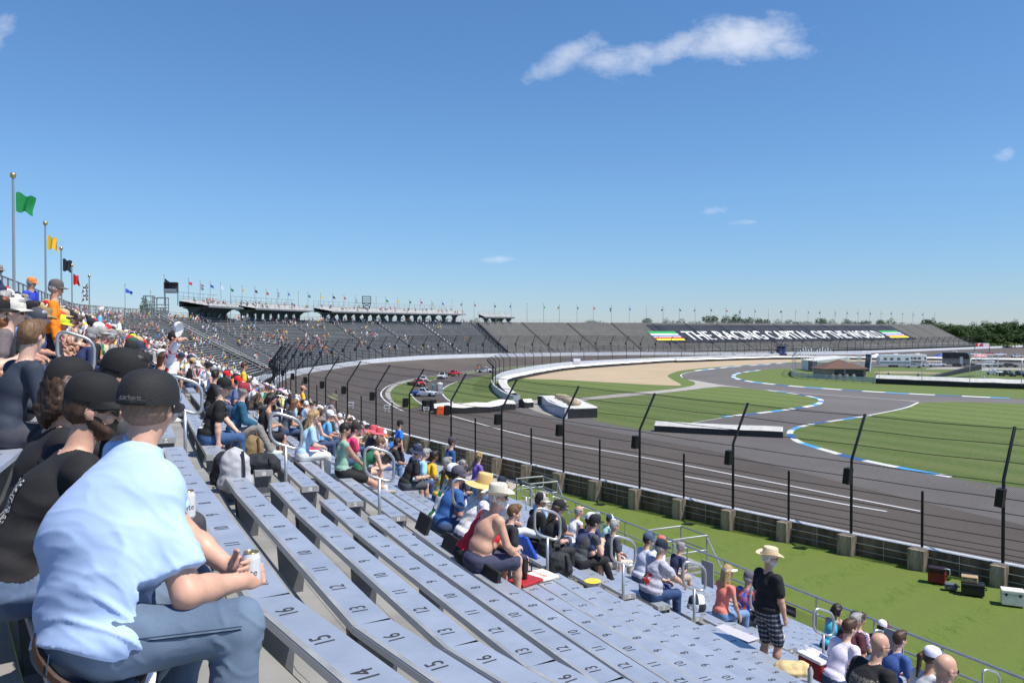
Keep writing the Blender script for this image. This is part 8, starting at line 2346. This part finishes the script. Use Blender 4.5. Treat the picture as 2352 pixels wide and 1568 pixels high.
for px, yt, wd, lab in [(1360, 728, 74, 'broad tree showing above the pale grandstand, leftmost behind the flag poles'), (1145, 730, 40, 'small tree behind the little white platform'), (1010, 728, 60, 'tree seen through the pillars of the long raised deck'), (1090, 733, 44, 'tree half hidden at the end of the long raised deck')]:
    tree(px, yt, 330, wd, lab, None)
for i, (px, yt, wd) in enumerate([(1460, 738, 40), (1487, 734, 44), (1522, 736, 50), (1562, 738, 46), (1608, 736, 56), (1632, 728, 60), (1660, 730, 46), (1690, 728, 52), (1722, 726, 58), (1752, 736, 56), (1786, 738, 52), (1818, 740, 50), (1850, 736, 54), (1884, 734, 50), (1915, 738, 50), (1950, 738, 48), (1988, 734, 58), (2020, 738, 50), (2056, 736, 60)]):
    tree(px, yt - 4, 380 + (i * 29) % 50, wd, 'tree whose crown shows above the roofline of the lettered grandstand', 'trees behind the lettered grandstand')
for px, yt, wd, lab in [(338, 688, 50, 'leafy tree behind the galvanised scaffold towers'), (372, 694, 42, 'second leafy tree behind the lower scaffold tower'), (300, 722, 60, 'low tree behind the mesh fence near the blue flag')]:
    tree(px, yt, 205, wd, lab, None)
# ------------------------------------------------------------------ the crowd further off
PROT = []
_pp = [dict(lean=16), dict(lean=30, pitch=16), dict(lean=10, yaw=20), dict(lean=22, yaw=-30), dict(lean=34, pitch=22, rh=(.08, .5, .16)), dict(lean=14, rh=(.06, .32, .5), yaw=10)]
for i, ps in enumerate(_pp):
    J = skeleton(**ps)
    PROT.append((body_mesh(J, h=.024, sleeve=['short', 'short', 'none', 'long', 'short', 'short'][i], legs=['long', 'short', 'short', 'long', 'short', 'mini'][i], female=i in (2, 5), hands=False, heavy=[1.05, 1.1, .95, 1.0, 1.12, 1.0][i]), J, i in (2, 5)))
SHIRTS = [('white', (234, 234, 238)), ('black', (30, 30, 34)), ('grey', (150, 150, 154)), ('navy', (40, 52, 92)), ('light blue', (160, 200, 234)), ('beige', (206, 188, 160)), ('red', (190, 44, 50)), ('blue', (64, 120, 206)), ('orange', (240, 124, 40)), ('yellow', (240, 204, 60)), ('green', (52, 124, 80)), ('pink', (232, 130, 160)), ('maroon', (112, 30, 50))]
CAPS = [('white cap', (238, 238, 240)), ('black cap', (28, 28, 30)), ('red cap', (200, 36, 44)), ('tan cap', (190, 166, 126)), ('grey cap', (130, 130, 132)), ('navy cap', (38, 46, 74)), ('no hat', None), ('no hat', None)]
BOTS = [(60, 76, 108), (40, 42, 48), (170, 156, 130), (96, 100, 106), (52, 60, 80)]
rc = random.Random(11)
def crowd_person(at, yaw, where, group, s=None):
    me, J, fem = PROT[rc.randrange(len(PROT))]
    o = bpy.data.objects.new('person', me); col.objects.link(o)
    o.location = at; o.rotation_euler = (0, 0, yaw); sc = s or rc.uniform(.92, 1.04); o.scale = (sc,) * 3
    sn, sv = SHIRTS[min(len(SHIRTS) - 1, int(rc.random() ** 1.5 * len(SHIRTS)))]; cn, cv = CAPS[rc.randrange(len(CAPS))]
    hn = rc.choice(['brown', 'dark', 'grey', 'blond', 'brown'])
    dress(o, J, skin=rc.choice([0, 0, 1, 2, 3]), top=sv, bot=rc.choice(BOTS), hair=hn, hairkind=('long' if fem else 'short') if cv is None else 'fringe', hat='cap' if cv else None, hatc=cv or (0, 0, 0))
    tag(o, '%s shirt, %s and %s hair, seated %s' % (sn, cn, hn, where), 'person', group)
    return o
taken = [o.location.copy() for o in col.objects if o.name.startswith('person')]
NCR = [0]
def near_ok(p, d=.52): return all((p - q).length > d for q in taken)
stuff_spots = []
def fill(g, ks, dens, where, group, lim):
    n = 0
    for k in ks:
        a, b = gp(g, k), gp(g + 1, k); d = (b - a); L_ = d.length; d = d / L_; f = front(d)
        t = .3 + rc.random() * .4
        while t < L_ - .2:
            if rc.random() < dens:
                q = a + d * t + f * BW * .45; q = V_(q.x, q.y, zb(k))
                if near_ok(q):
                    taken.append(q)
                    if n < lim: crowd_person(q, math.atan2(-f.x, f.y) + R(rc.uniform(-25, 25)), where, group); n += 1
                    else: stuff_spots.append((q, math.atan2(-f.x, f.y)))
            t += .48 + rc.random() * .25
fill(4, range(-8, -1), .42, 'in the upper rows', 'spectators in the upper rows of the near bleachers', 60)
fill(6, range(-8, 14), .30, 'amid the near bleachers', 'spectators in the middle of the near bleachers', 70)
fill(8, range(-8, 15), .36, 'towards the far end of the near bleachers', 'spectators at the far end of the near bleachers', 0)
fill(10, range(-8, 12), .36, '', '', 0)
# loose groups on the curved stands
def far_spot(u, r):
    p = FP(u, r, .43); n = inward(WL, int(u)); return (V_(p.x, p.y, p.z), math.atan2(-n.x, n.y))
far_people = []
for _ in range(80):
    u = W0 + 12.8 + (uA - W0 - 13.4) * rc.random() ** 1.25; r = int(min(29, 1 + 28 * rc.random() ** .72))
    for i in range(rc.randint(2, 7)):
        uu = u + rc.uniform(-.5, .5); rr = max(0, min(29, r + rc.randint(-1, 1)))
        if W0 + 12.8 < uu < uA - .1: far_people.append((uu, rr))
for _ in range(150):
    far_people.append((W0 + 12.8 + (uA - W0 - 13.2) * rc.random(), rc.choice([27, 28, 29, 29])))
for _ in range(110): far_people.append((W0 + 12.8 + 8.6 * rc.random(), rc.randint(2, 29)))
for i, (uu, rr) in enumerate(far_people):
    q, yw = far_spot(uu, rr)
    stuff_spots.append((q, yw, .84))
for (a, b) in ((458, 548), (560, 719), (738, 1068)):
    ua, ub = udk(a), udk(b)
    for _ in range(int((b - a) * .12) + 4):
        u = ua + (ub - ua) * rc.random(); j = rc.randrange(4); p = WP(u, D0 + RUN * 24.5 + 1.25 + j * 1.3); n = inward(WL, int(u))
        stuff_spots.append((V_(p.x, p.y, DZ + .55 + j * .22), math.atan2(-n.x, n.y), .8))
def crowd_mesh(spots):
    base = []
    for ps, sl, lg in ((dict(lean=16), 'short', 'short'), (dict(lean=30, pitch=14), 'short', 'long'), (dict(lean=8, yaw=30), 'none', 'short')):
        me = body_mesh(skeleton(**ps), h=.05, sleeve=sl, legs=lg, hands=False, pad=.02)
        n = len(me.vertices); co = np.zeros(n * 3, dtype=np.float32); me.vertices.foreach_get('co', co)
        li = np.zeros(len(me.loops), dtype=np.int32); me.loops.foreach_get('vertex_index', li)
        mi = np.zeros(len(me.polygons), dtype=np.int32); me.polygons.foreach_get('material_index', mi)
        base.append((co.reshape(-1, 3), li, mi)); bpy.data.meshes.remove(me)
    mats_ = [skin_mat(0), skin_mat(1), skin_mat(3)] + [cmat(c, .8) for _, c in SHIRTS] + [cmat(c, .85, scale=40) for c in BOTS] + [hair_mat('brown'), hair_mat('dark'), hair_mat('grey')]
    ns, nb = len(SHIRTS), len(BOTS)
    C = []; Lx = []; Mi = []; off_ = 0
    for q, yw, *sc in spots:
        co, li, mi = base[rc.randrange(3)]
        if sc: co = co * sc[0]
        yw += rc.uniform(-.4, .4); c, s = math.cos(yw), math.sin(yw)
        X = np.stack([co[:, 0] * c - co[:, 1] * s + q.x, co[:, 0] * s + co[:, 1] * c + q.y, co[:, 2] + q.z], 1)
        tab = np.zeros(8, dtype=np.int32)
        hat = 3 + rc.choice([0, 0, 1, 2, 3, 5])
        tab[SKIN] = rc.choice([0, 0, 1, 2]); tab[TOP] = 3 + min(ns - 1, int(rc.random() ** 1.5 * ns)); tab[BOT] = 3 + ns + rc.randrange(nb); tab[SHOE] = 3; tab[HAIR] = 3 + ns + nb; tab[EYE] = 3 + ns + nb + 1; tab[TRIM] = 3
        M2 = tab[mi]
        fz_ = co[li.reshape(-1, 4)].mean(1); top = fz_[:, 2].max()
        M2 = np.where((fz_[:, 2] > top - .11) & (mi != TOP), hat if rc.random() < .7 else 3 + ns + nb + rc.randrange(3), M2)
        C.append(X); Lx.append(li + off_); Mi.append(M2); off_ += len(X)
    C = np.concatenate(C).astype(np.float32); Lx = np.concatenate(Lx); Mi = np.concatenate(Mi)
    me = bpy.data.meshes.new('crowd'); me.vertices.add(len(C)); me.vertices.foreach_set('co', C.ravel())
    me.loops.add(len(Lx)); me.loops.foreach_set('vertex_index', Lx.astype(np.int32))
    me.polygons.add(len(Lx) // 4); me.polygons.foreach_set('loop_start', np.arange(0, len(Lx), 4, dtype=np.int32))
    try: me.polygons.foreach_set('loop_total', np.full(len(Lx) // 4, 4, dtype=np.int32))
    except Exception: pass
    for m in mats_: me.materials.append(m)
    me.update(calc_edges=True)
    me.polygons.foreach_set('material_index', Mi.astype(np.int32)); me.polygons.foreach_set('use_smooth', np.ones(len(Mi), dtype=bool))
    o = bpy.data.objects.new('crowd', me); col.objects.link(o)
    return tag(o, 'hundreds of seated spectators scattered over the distant bleachers and decks', 'crowd', None, 'stuff')
crowd_mesh(stuff_spots)
# track workers on the infield
def worker(zn, q, lab, top, bot=(40, 60, 110), s=1.0):
    p = G(*zn(*q)); stand_person(lab, p, rc.uniform(-1, 1), dict(lean=4), {}, dict(skin=0, top=top, bot=bot, hair='dark', hat='cap', hatc=(60, 60, 64)), s * .66, .03)
worker(Z3, (1515, 1168), 'track worker in a teal and yellow vest behind the blue and white pickup', (60, 160, 170), (60, 120, 180))
worker(Z4, (42, 962), 'rescue worker in orange leaning at the back of the tow truck', (240, 100, 40))
worker(Z4, (140, 968), 'rescue worker in orange standing beside the tow truck door', (236, 104, 44), (30, 30, 34))
worker(Z5, (172, 692), 'marshal in orange behind the white barrier of the sand trap', (240, 90, 40), (40, 40, 44))
worker(Z6, (272, 806), 'marshal in orange at the left corner of the brown hut', (246, 104, 40), (246, 104, 40))
worker(Z6, (805, 822), 'person in dark clothes walking right of the brown hut', (60, 62, 70)); worker(Z6, (925, 816), 'person in navy beside the dirt track', (40, 46, 70)); worker(Z6, (1235, 828), 'person in black by the foot of the black ramp', (30, 30, 34)); worker(Z6, (1925, 850), 'person in light blue under the white scaffold', (170, 190, 220))
# ------------------------------------------------------------------ things left on the benches
def on_bench(px, py, up=0.0):
    b = solve_row(px, py, up); return b[3], b[4], b[1]
def soft(name, lab, cat, px, py, size, rgb, rz=0.0, seed=0, rgb2=None, M_=None, lift=0.0):
    q, d, k = on_bench(px, py, size[2] * .5)
    root = thing(name, lab, cat, (q.x, q.y, q.z + lift), math.atan2(d.y, d.x) + R(rz))
    from mathutils import noise as mn
    fd = Field((-.5, -.5, -.1), (.5, .5, .8), .014); w, dd, h = size
    fd.ell((0, 0, h * .5), (w * .5, dd * .5, h * .52), 0, None, k=.02); fd.cap((-w * .28, 0, h * .25), (w * .28, 0, h * .25), dd * .42, dd * .42, 0, k=.03); fd.cap((-w * .25, 0, h * .72), (w * .25, 0, h * .72), dd * .3, dd * .3, 0, k=.03)
    me = fd.mesh('bag_body', [M_ or cmat(rgb, .8, scale=20)], disp=lambda P, r_, N: np.array([.014 * mn.noise(Vector(p) * 14 + Vector((seed, 0, 0))) for p in P]))
    o = bpy.data.objects.new('bag_body', me); col.objects.link(o); o.parent = root
    if rgb2:
        mb = MB(); mb.tube([(-w * .2, -dd * .4, h * .9), (-w * .1, -dd * .55, h * 1.12), (w * .1, -dd * .55, h * 1.12), (w * .2, -dd * .4, h * .9)], .014, 6); mb.tube([(-w * .3, dd * .42, h * .2), (-w * .3, dd * .5, h * .6), (-w * .25, dd * .35, h * .95)], .016, 6); mb.build('strap', cmat(rgb2, .8), root)
    return root
soft('backpack', 'pale grey backpack standing beside the man in the black cap', 'bag', *ZA(312, 950), (.34, .24, .52), (176, 176, 180), 80, 1, (40, 42, 46), lift=-.2)
soft('backpack', 'olive and brown backpack next to the jeans', 'bag', *ZA(520, 840), (.32, .24, .46), (128, 110, 76), 80, 2, (96, 64, 40), lift=-.12)
soft('jacket', 'black jacket bundled between the grey and the olive backpack', 'jacket', *ZA(420, 920), (.40, .3, .42), (34, 36, 42), 60, 3, lift=-.2)
soft('shoulder_bag', 'black soft bag lying on the bench end marked Y', 'bag', *ZA(665, 1040), (.50, .3, .16), (40, 42, 48), 70, 4, (30, 30, 34))
soft('cooler_bag', 'black cooler bag behind a steel handrail', 'bag', *ZB(1600, 1000), (.36, .28, .34), (44, 46, 50), 70, 5, (30, 30, 32), lift=-.06)
soft('shirt', 'pink shirt dropped on the bench behind the blonde woman', 'clothing', *ZA(1090, 925), (.44, .24, .07), (206, 44, 96), 70, 6)
soft('jacket', 'crumpled tan jacket lying on the benches near the bottom', 'jacket', *ZD(1000, 1385), (.46, .30, .08), (206, 182, 132), 60, 7)
soft('tote_bag', 'black and white chequered bag beside the coral top', 'bag', *ZD(208, 825), (.3, .2, .3), (120, 120, 120), 70, 8, M_=M_chk)
soft('seat_bag', 'cream printed bag beside the plaid shorts', 'bag', *ZD(952, 1110), (.24, .2, .26), (226, 212, 180), 70, 9)
def slab(name, lab, cat, px, py, size, rgb, rz=0.0, rgb2=None, txt=None, tilt=0.0, up=.03, tsize=.09, trgb=(200, 40, 50)):
    q, d, k = on_bench(px, py)
    root = thing(name, lab, cat, (q.x, q.y, q.z + .004), math.atan2(d.y, d.x) + R(rz))
    T = Matrix.Rotation(R(tilt), 4, 'X')
    mb = MB(); mb.box((0, 0, 0), size, 0, M=T); mb.v = [(v[0], v[1], v[2] + up) for v in mb.v]
    o = mb.build('cushion' if cat == 'cushion' else 'body', cmat(rgb, .6, prefix='pad'), root, bevel=.012)
    if txt:
        mb = MB(); put_text(mb, txt, Matrix.Translation((0, 0, up)) @ T @ Matrix.Translation((0, 0, size[2] / 2 + .003)) @ Matrix.Rotation(R(180), 4, 'Z'), tsize); mb.build('print', cmat(trgb, .6, prefix='pad'), o)
    return root
slab('seat_cushion', 'white seat cushion with red print beside the black tumbler', 'cushion', *ZB(1470, 1205), (.36, .36, .045), (232, 222, 204), 10, None, 'A LOGER', tsize=.07)
slab('seat_cushion', 'red seat cushion partly under the white one', 'cushion', *ZB(1330, 1240), (.34, .34, .04), (168, 36, 44), 20, up=.022)
slab('folded_towel', 'white towel spread beside the man in the wide tan hat', 'towel', *ZD(680, 1175), (.7, .26, .012), (190, 186, 200), 5)
slab('tote_bag', 'bright blue printed bag held in front of the shirtless man', 'bag', *ZB(1345, 1010), (.34, .40, .05), (44, 96, 212), 10, None, 'OUT', tilt=60, up=.2, tsize=.11, trgb=(240, 180, 50))
slab('seat_pad', 'black folded seat with gold emblem behind the straw hat', 'cushion', *ZB(215, 690), (.44, .05, .24), (24, 24, 26), 0, up=.10, tilt=20)
slab('seat_pad', 'black folded seat with gold emblem behind the palm-print shirt', 'cushion', *ZB(420, 930), (.44, .05, .20), (24, 24, 26), 0, up=.08, tilt=20)
slab('seat_pad', 'black folded seat under the shirtless man', 'cushion', *ZB(830, 1190), (.60, .05, .12), (24, 24, 26), 0, up=.05, tilt=10)
slab('magazine', 'cream magazine under the black bag on the bench end', 'magazine', *ZA(560, 1010), (.34, .26, .02), (226, 214, 190), 10, up=.012)
def bottle(name, lab, cat, q, prof, rgb, cap_rgb, rough=.35):
    root = thing(name, lab, cat, tuple(q))
    mb = MB(); mb.lathe(prof[:-2], n=16); mb.build('body', cmat(rgb, rough, prefix='bottle', noise=.02), root, smooth='auto')
    mb = MB(); mb.lathe(prof[-3:], n=16); mb.build('lid', cmat(cap_rgb, .4, prefix='bottle', noise=.02), root, smooth='auto')
    return root
q = on_bench(*ZB(2098, 1300))[0]; bottle('flying_disc', 'yellow disc lying on a bench edge below the black leggings', 'disc', q, [(.13, 0), (.135, .006), (.12, .016), (.10, .018), (0, .019)], (236, 206, 70), (236, 206, 70))
q = on_bench(*ZB(1395, 1325))[0]
t_ = bottle('tumbler', 'tall black tumbler with a side handle on the bench', 'tumbler', q, [(.036, 0), (.038, .12), (.049, .15), (.049, .25), (.051, .255), (.051, .285), (0, .29)], (22, 22, 24), (28, 28, 30))
mb = MB(); mb.tube([(.048, 0, .24), (.088, 0, .23), (.088, 0, .14), (.045, 0, .13)], .010, 8); mb.build('handle', cmat((22, 22, 24), .35, prefix='bottle', noise=.02), t_, smooth=True)
q = on_bench(*ZE(52, 1568))[0]; bottle('water_bottle', 'clear plastic bottle with dark cap at the bottom edge', 'bottle', q, [(.032, 0), (.034, .05), (.031, .09), (.034, .16), (.014, .20), (.014, .205), (.014, .225), (0, .226)], (160, 164, 168), (30, 34, 50))
q = on_bench(*ZA(606, 440))[0]; bottle('drink_can', 'tall red can on the bench in front of the brown jacket', 'can', q, [(.03, 0), (.033, .01), (.033, .14), (.028, .15), (.027, .152), (0, .153)], (206, 44, 40), (190, 190, 190))
q = on_bench(*ZB(680, 505))[0]; bottle('water_bottle', 'small bottle with blue cap held beside the jeans', 'bottle', q + V_(0, 0, .1), [(.03, 0), (.032, .12), (.014, .15), (.014, .16), (.014, .18), (0, .181)], (214, 220, 226), (40, 60, 140))
def cooler(lab, px, py, rgb, lid, s=1.0):
    q, d, k = on_bench(px, py, .15); root = thing('cooler', lab, 'cooler', tuple(q), math.atan2(d.y, d.x)); root.scale = (s,) * 3
    mb = MB(); mb.box((0, 0, .13), (.42, .26, .26)); mb.build('cooler_body', cmat(rgb, .5, prefix='case'), root, bevel=.02)
    mb = MB(); mb.box((0, 0, .285), (.44, .28, .05)); mb.build('lid', cmat(lid, .5, prefix='case'), root, bevel=.015)
    mb = MB(); mb.tube([(-.2, 0, .2), (-.2, 0, .36), (.2, 0, .36), (.2, 0, .2)], .012, 6); mb.build('handle', cmat(lid, .5, prefix='case'), root)
cooler('red soft cooler on the bench beside the man in off-white', *ZF(572, 1010), (196, 26, 44), (110, 16, 26), .8)
cooler('red cooler with white lid beside the boy in white', *ZE(122, 1420), (150, 24, 34), (236, 232, 240))
cooler('small white and blue cooler near the captain hat', *ZA(75, 180), (60, 110, 190), (236, 236, 240))
# --- notices on the front railing
def rail_plate(lab, px, py, Yg, w, h, rgb, txt=None):
    p = AT(px, py, Yg); root = thing('notice', lab, 'sign', (p.x, p.y, p.z), math.atan2(.8, -.45) + PI)
    mb = MB(); mb.box((0, 0, 0), (w, .02, h)); o = mb.build('plate', cmat(rgb, .5, prefix='plate'), root)
    if txt:
        for sd in (1, -1):
            mb = MB(); put_text(mb, txt, frame((0, -.013 * sd, 0), (sd, 0, 0), (0, 0, 1)), h * .42); mb.build('lettering', mat('plate_text', (.5, .5, .5), .6), o)
rail_plate('dark NO SMOKING notice on the lower railing', *ZD(1012, 882), 18.3, .62, .22, (36, 36, 38), 'NO SMOKING')
rail_plate('plain grey plate on the railing left of the coral top', *ZD(300, 560), 20.0, .42, .62, (150, 154, 164))
rail_plate('plain grey plate on the railing behind the bald man', *ZE(862, 1245), 13.5, .36, .6, (150, 154, 164))
# --- steel stair landings in front of the first row
def landing(lab, px):
    fine = resample(line_f, .2); p = min(fine, key=lambda q: abs(proj((q.x, q.y, zfl))[0] - px) if q.y > 3 else 9e9)
    root = thing('steel_stair', lab, 'stairs', (p.x, p.y, 0), math.atan2(.9063, -.4226) + PI)
    z = zfl
    mb = MB(); mb.box((0, .78, z - .04), (1.5, 1.5, .08)); mb.build('landing', M_floor, root)
    mb = MB()
    for hz in (.55, 1.07): mb.tube([(-.75, 0, z + hz), (-.75, 1.5, z + hz), (.75, 1.5, z + hz), (.75, 0, z + hz)], .032, 6)
    for x, y in ((-.75, .04), (-.75, 1.5), (.75, 1.5), (.75, .04)): mb.tube([(x, y, 0), (x, y, z + 1.07)], .034, 6)
    mb.tube([(.75, 1.5, z + 1.0), (2.1, 1.5, .5)], .03, 6); mb.tube([(.75, .04, z + 1.0), (2.1, .04, .5)], .03, 6); mb.build('stair_railing', M_rail, root)
    mb = MB()
    for k in range(6): mb.box((.9 + k * .2, .78, z - .15 * (k + 1)), (.24, 1.3, .04))
    mb.build('step', M_floor, root)
landing('steel stair landing with rails jutting out over the grass', 1512)
landing('steel stair landing with rails at the end of the gravel', 1165)
gpoly('gravel', [(1010, 1010), (1110, 1045), (1205, 1098), (1196, 1112), (1140, 1150), (1040, 1100), (960, 1030)], .01, mat('pale_gravel', (.40, .36, .31), .95, noise=.3, scale=9, detail=8), 1)
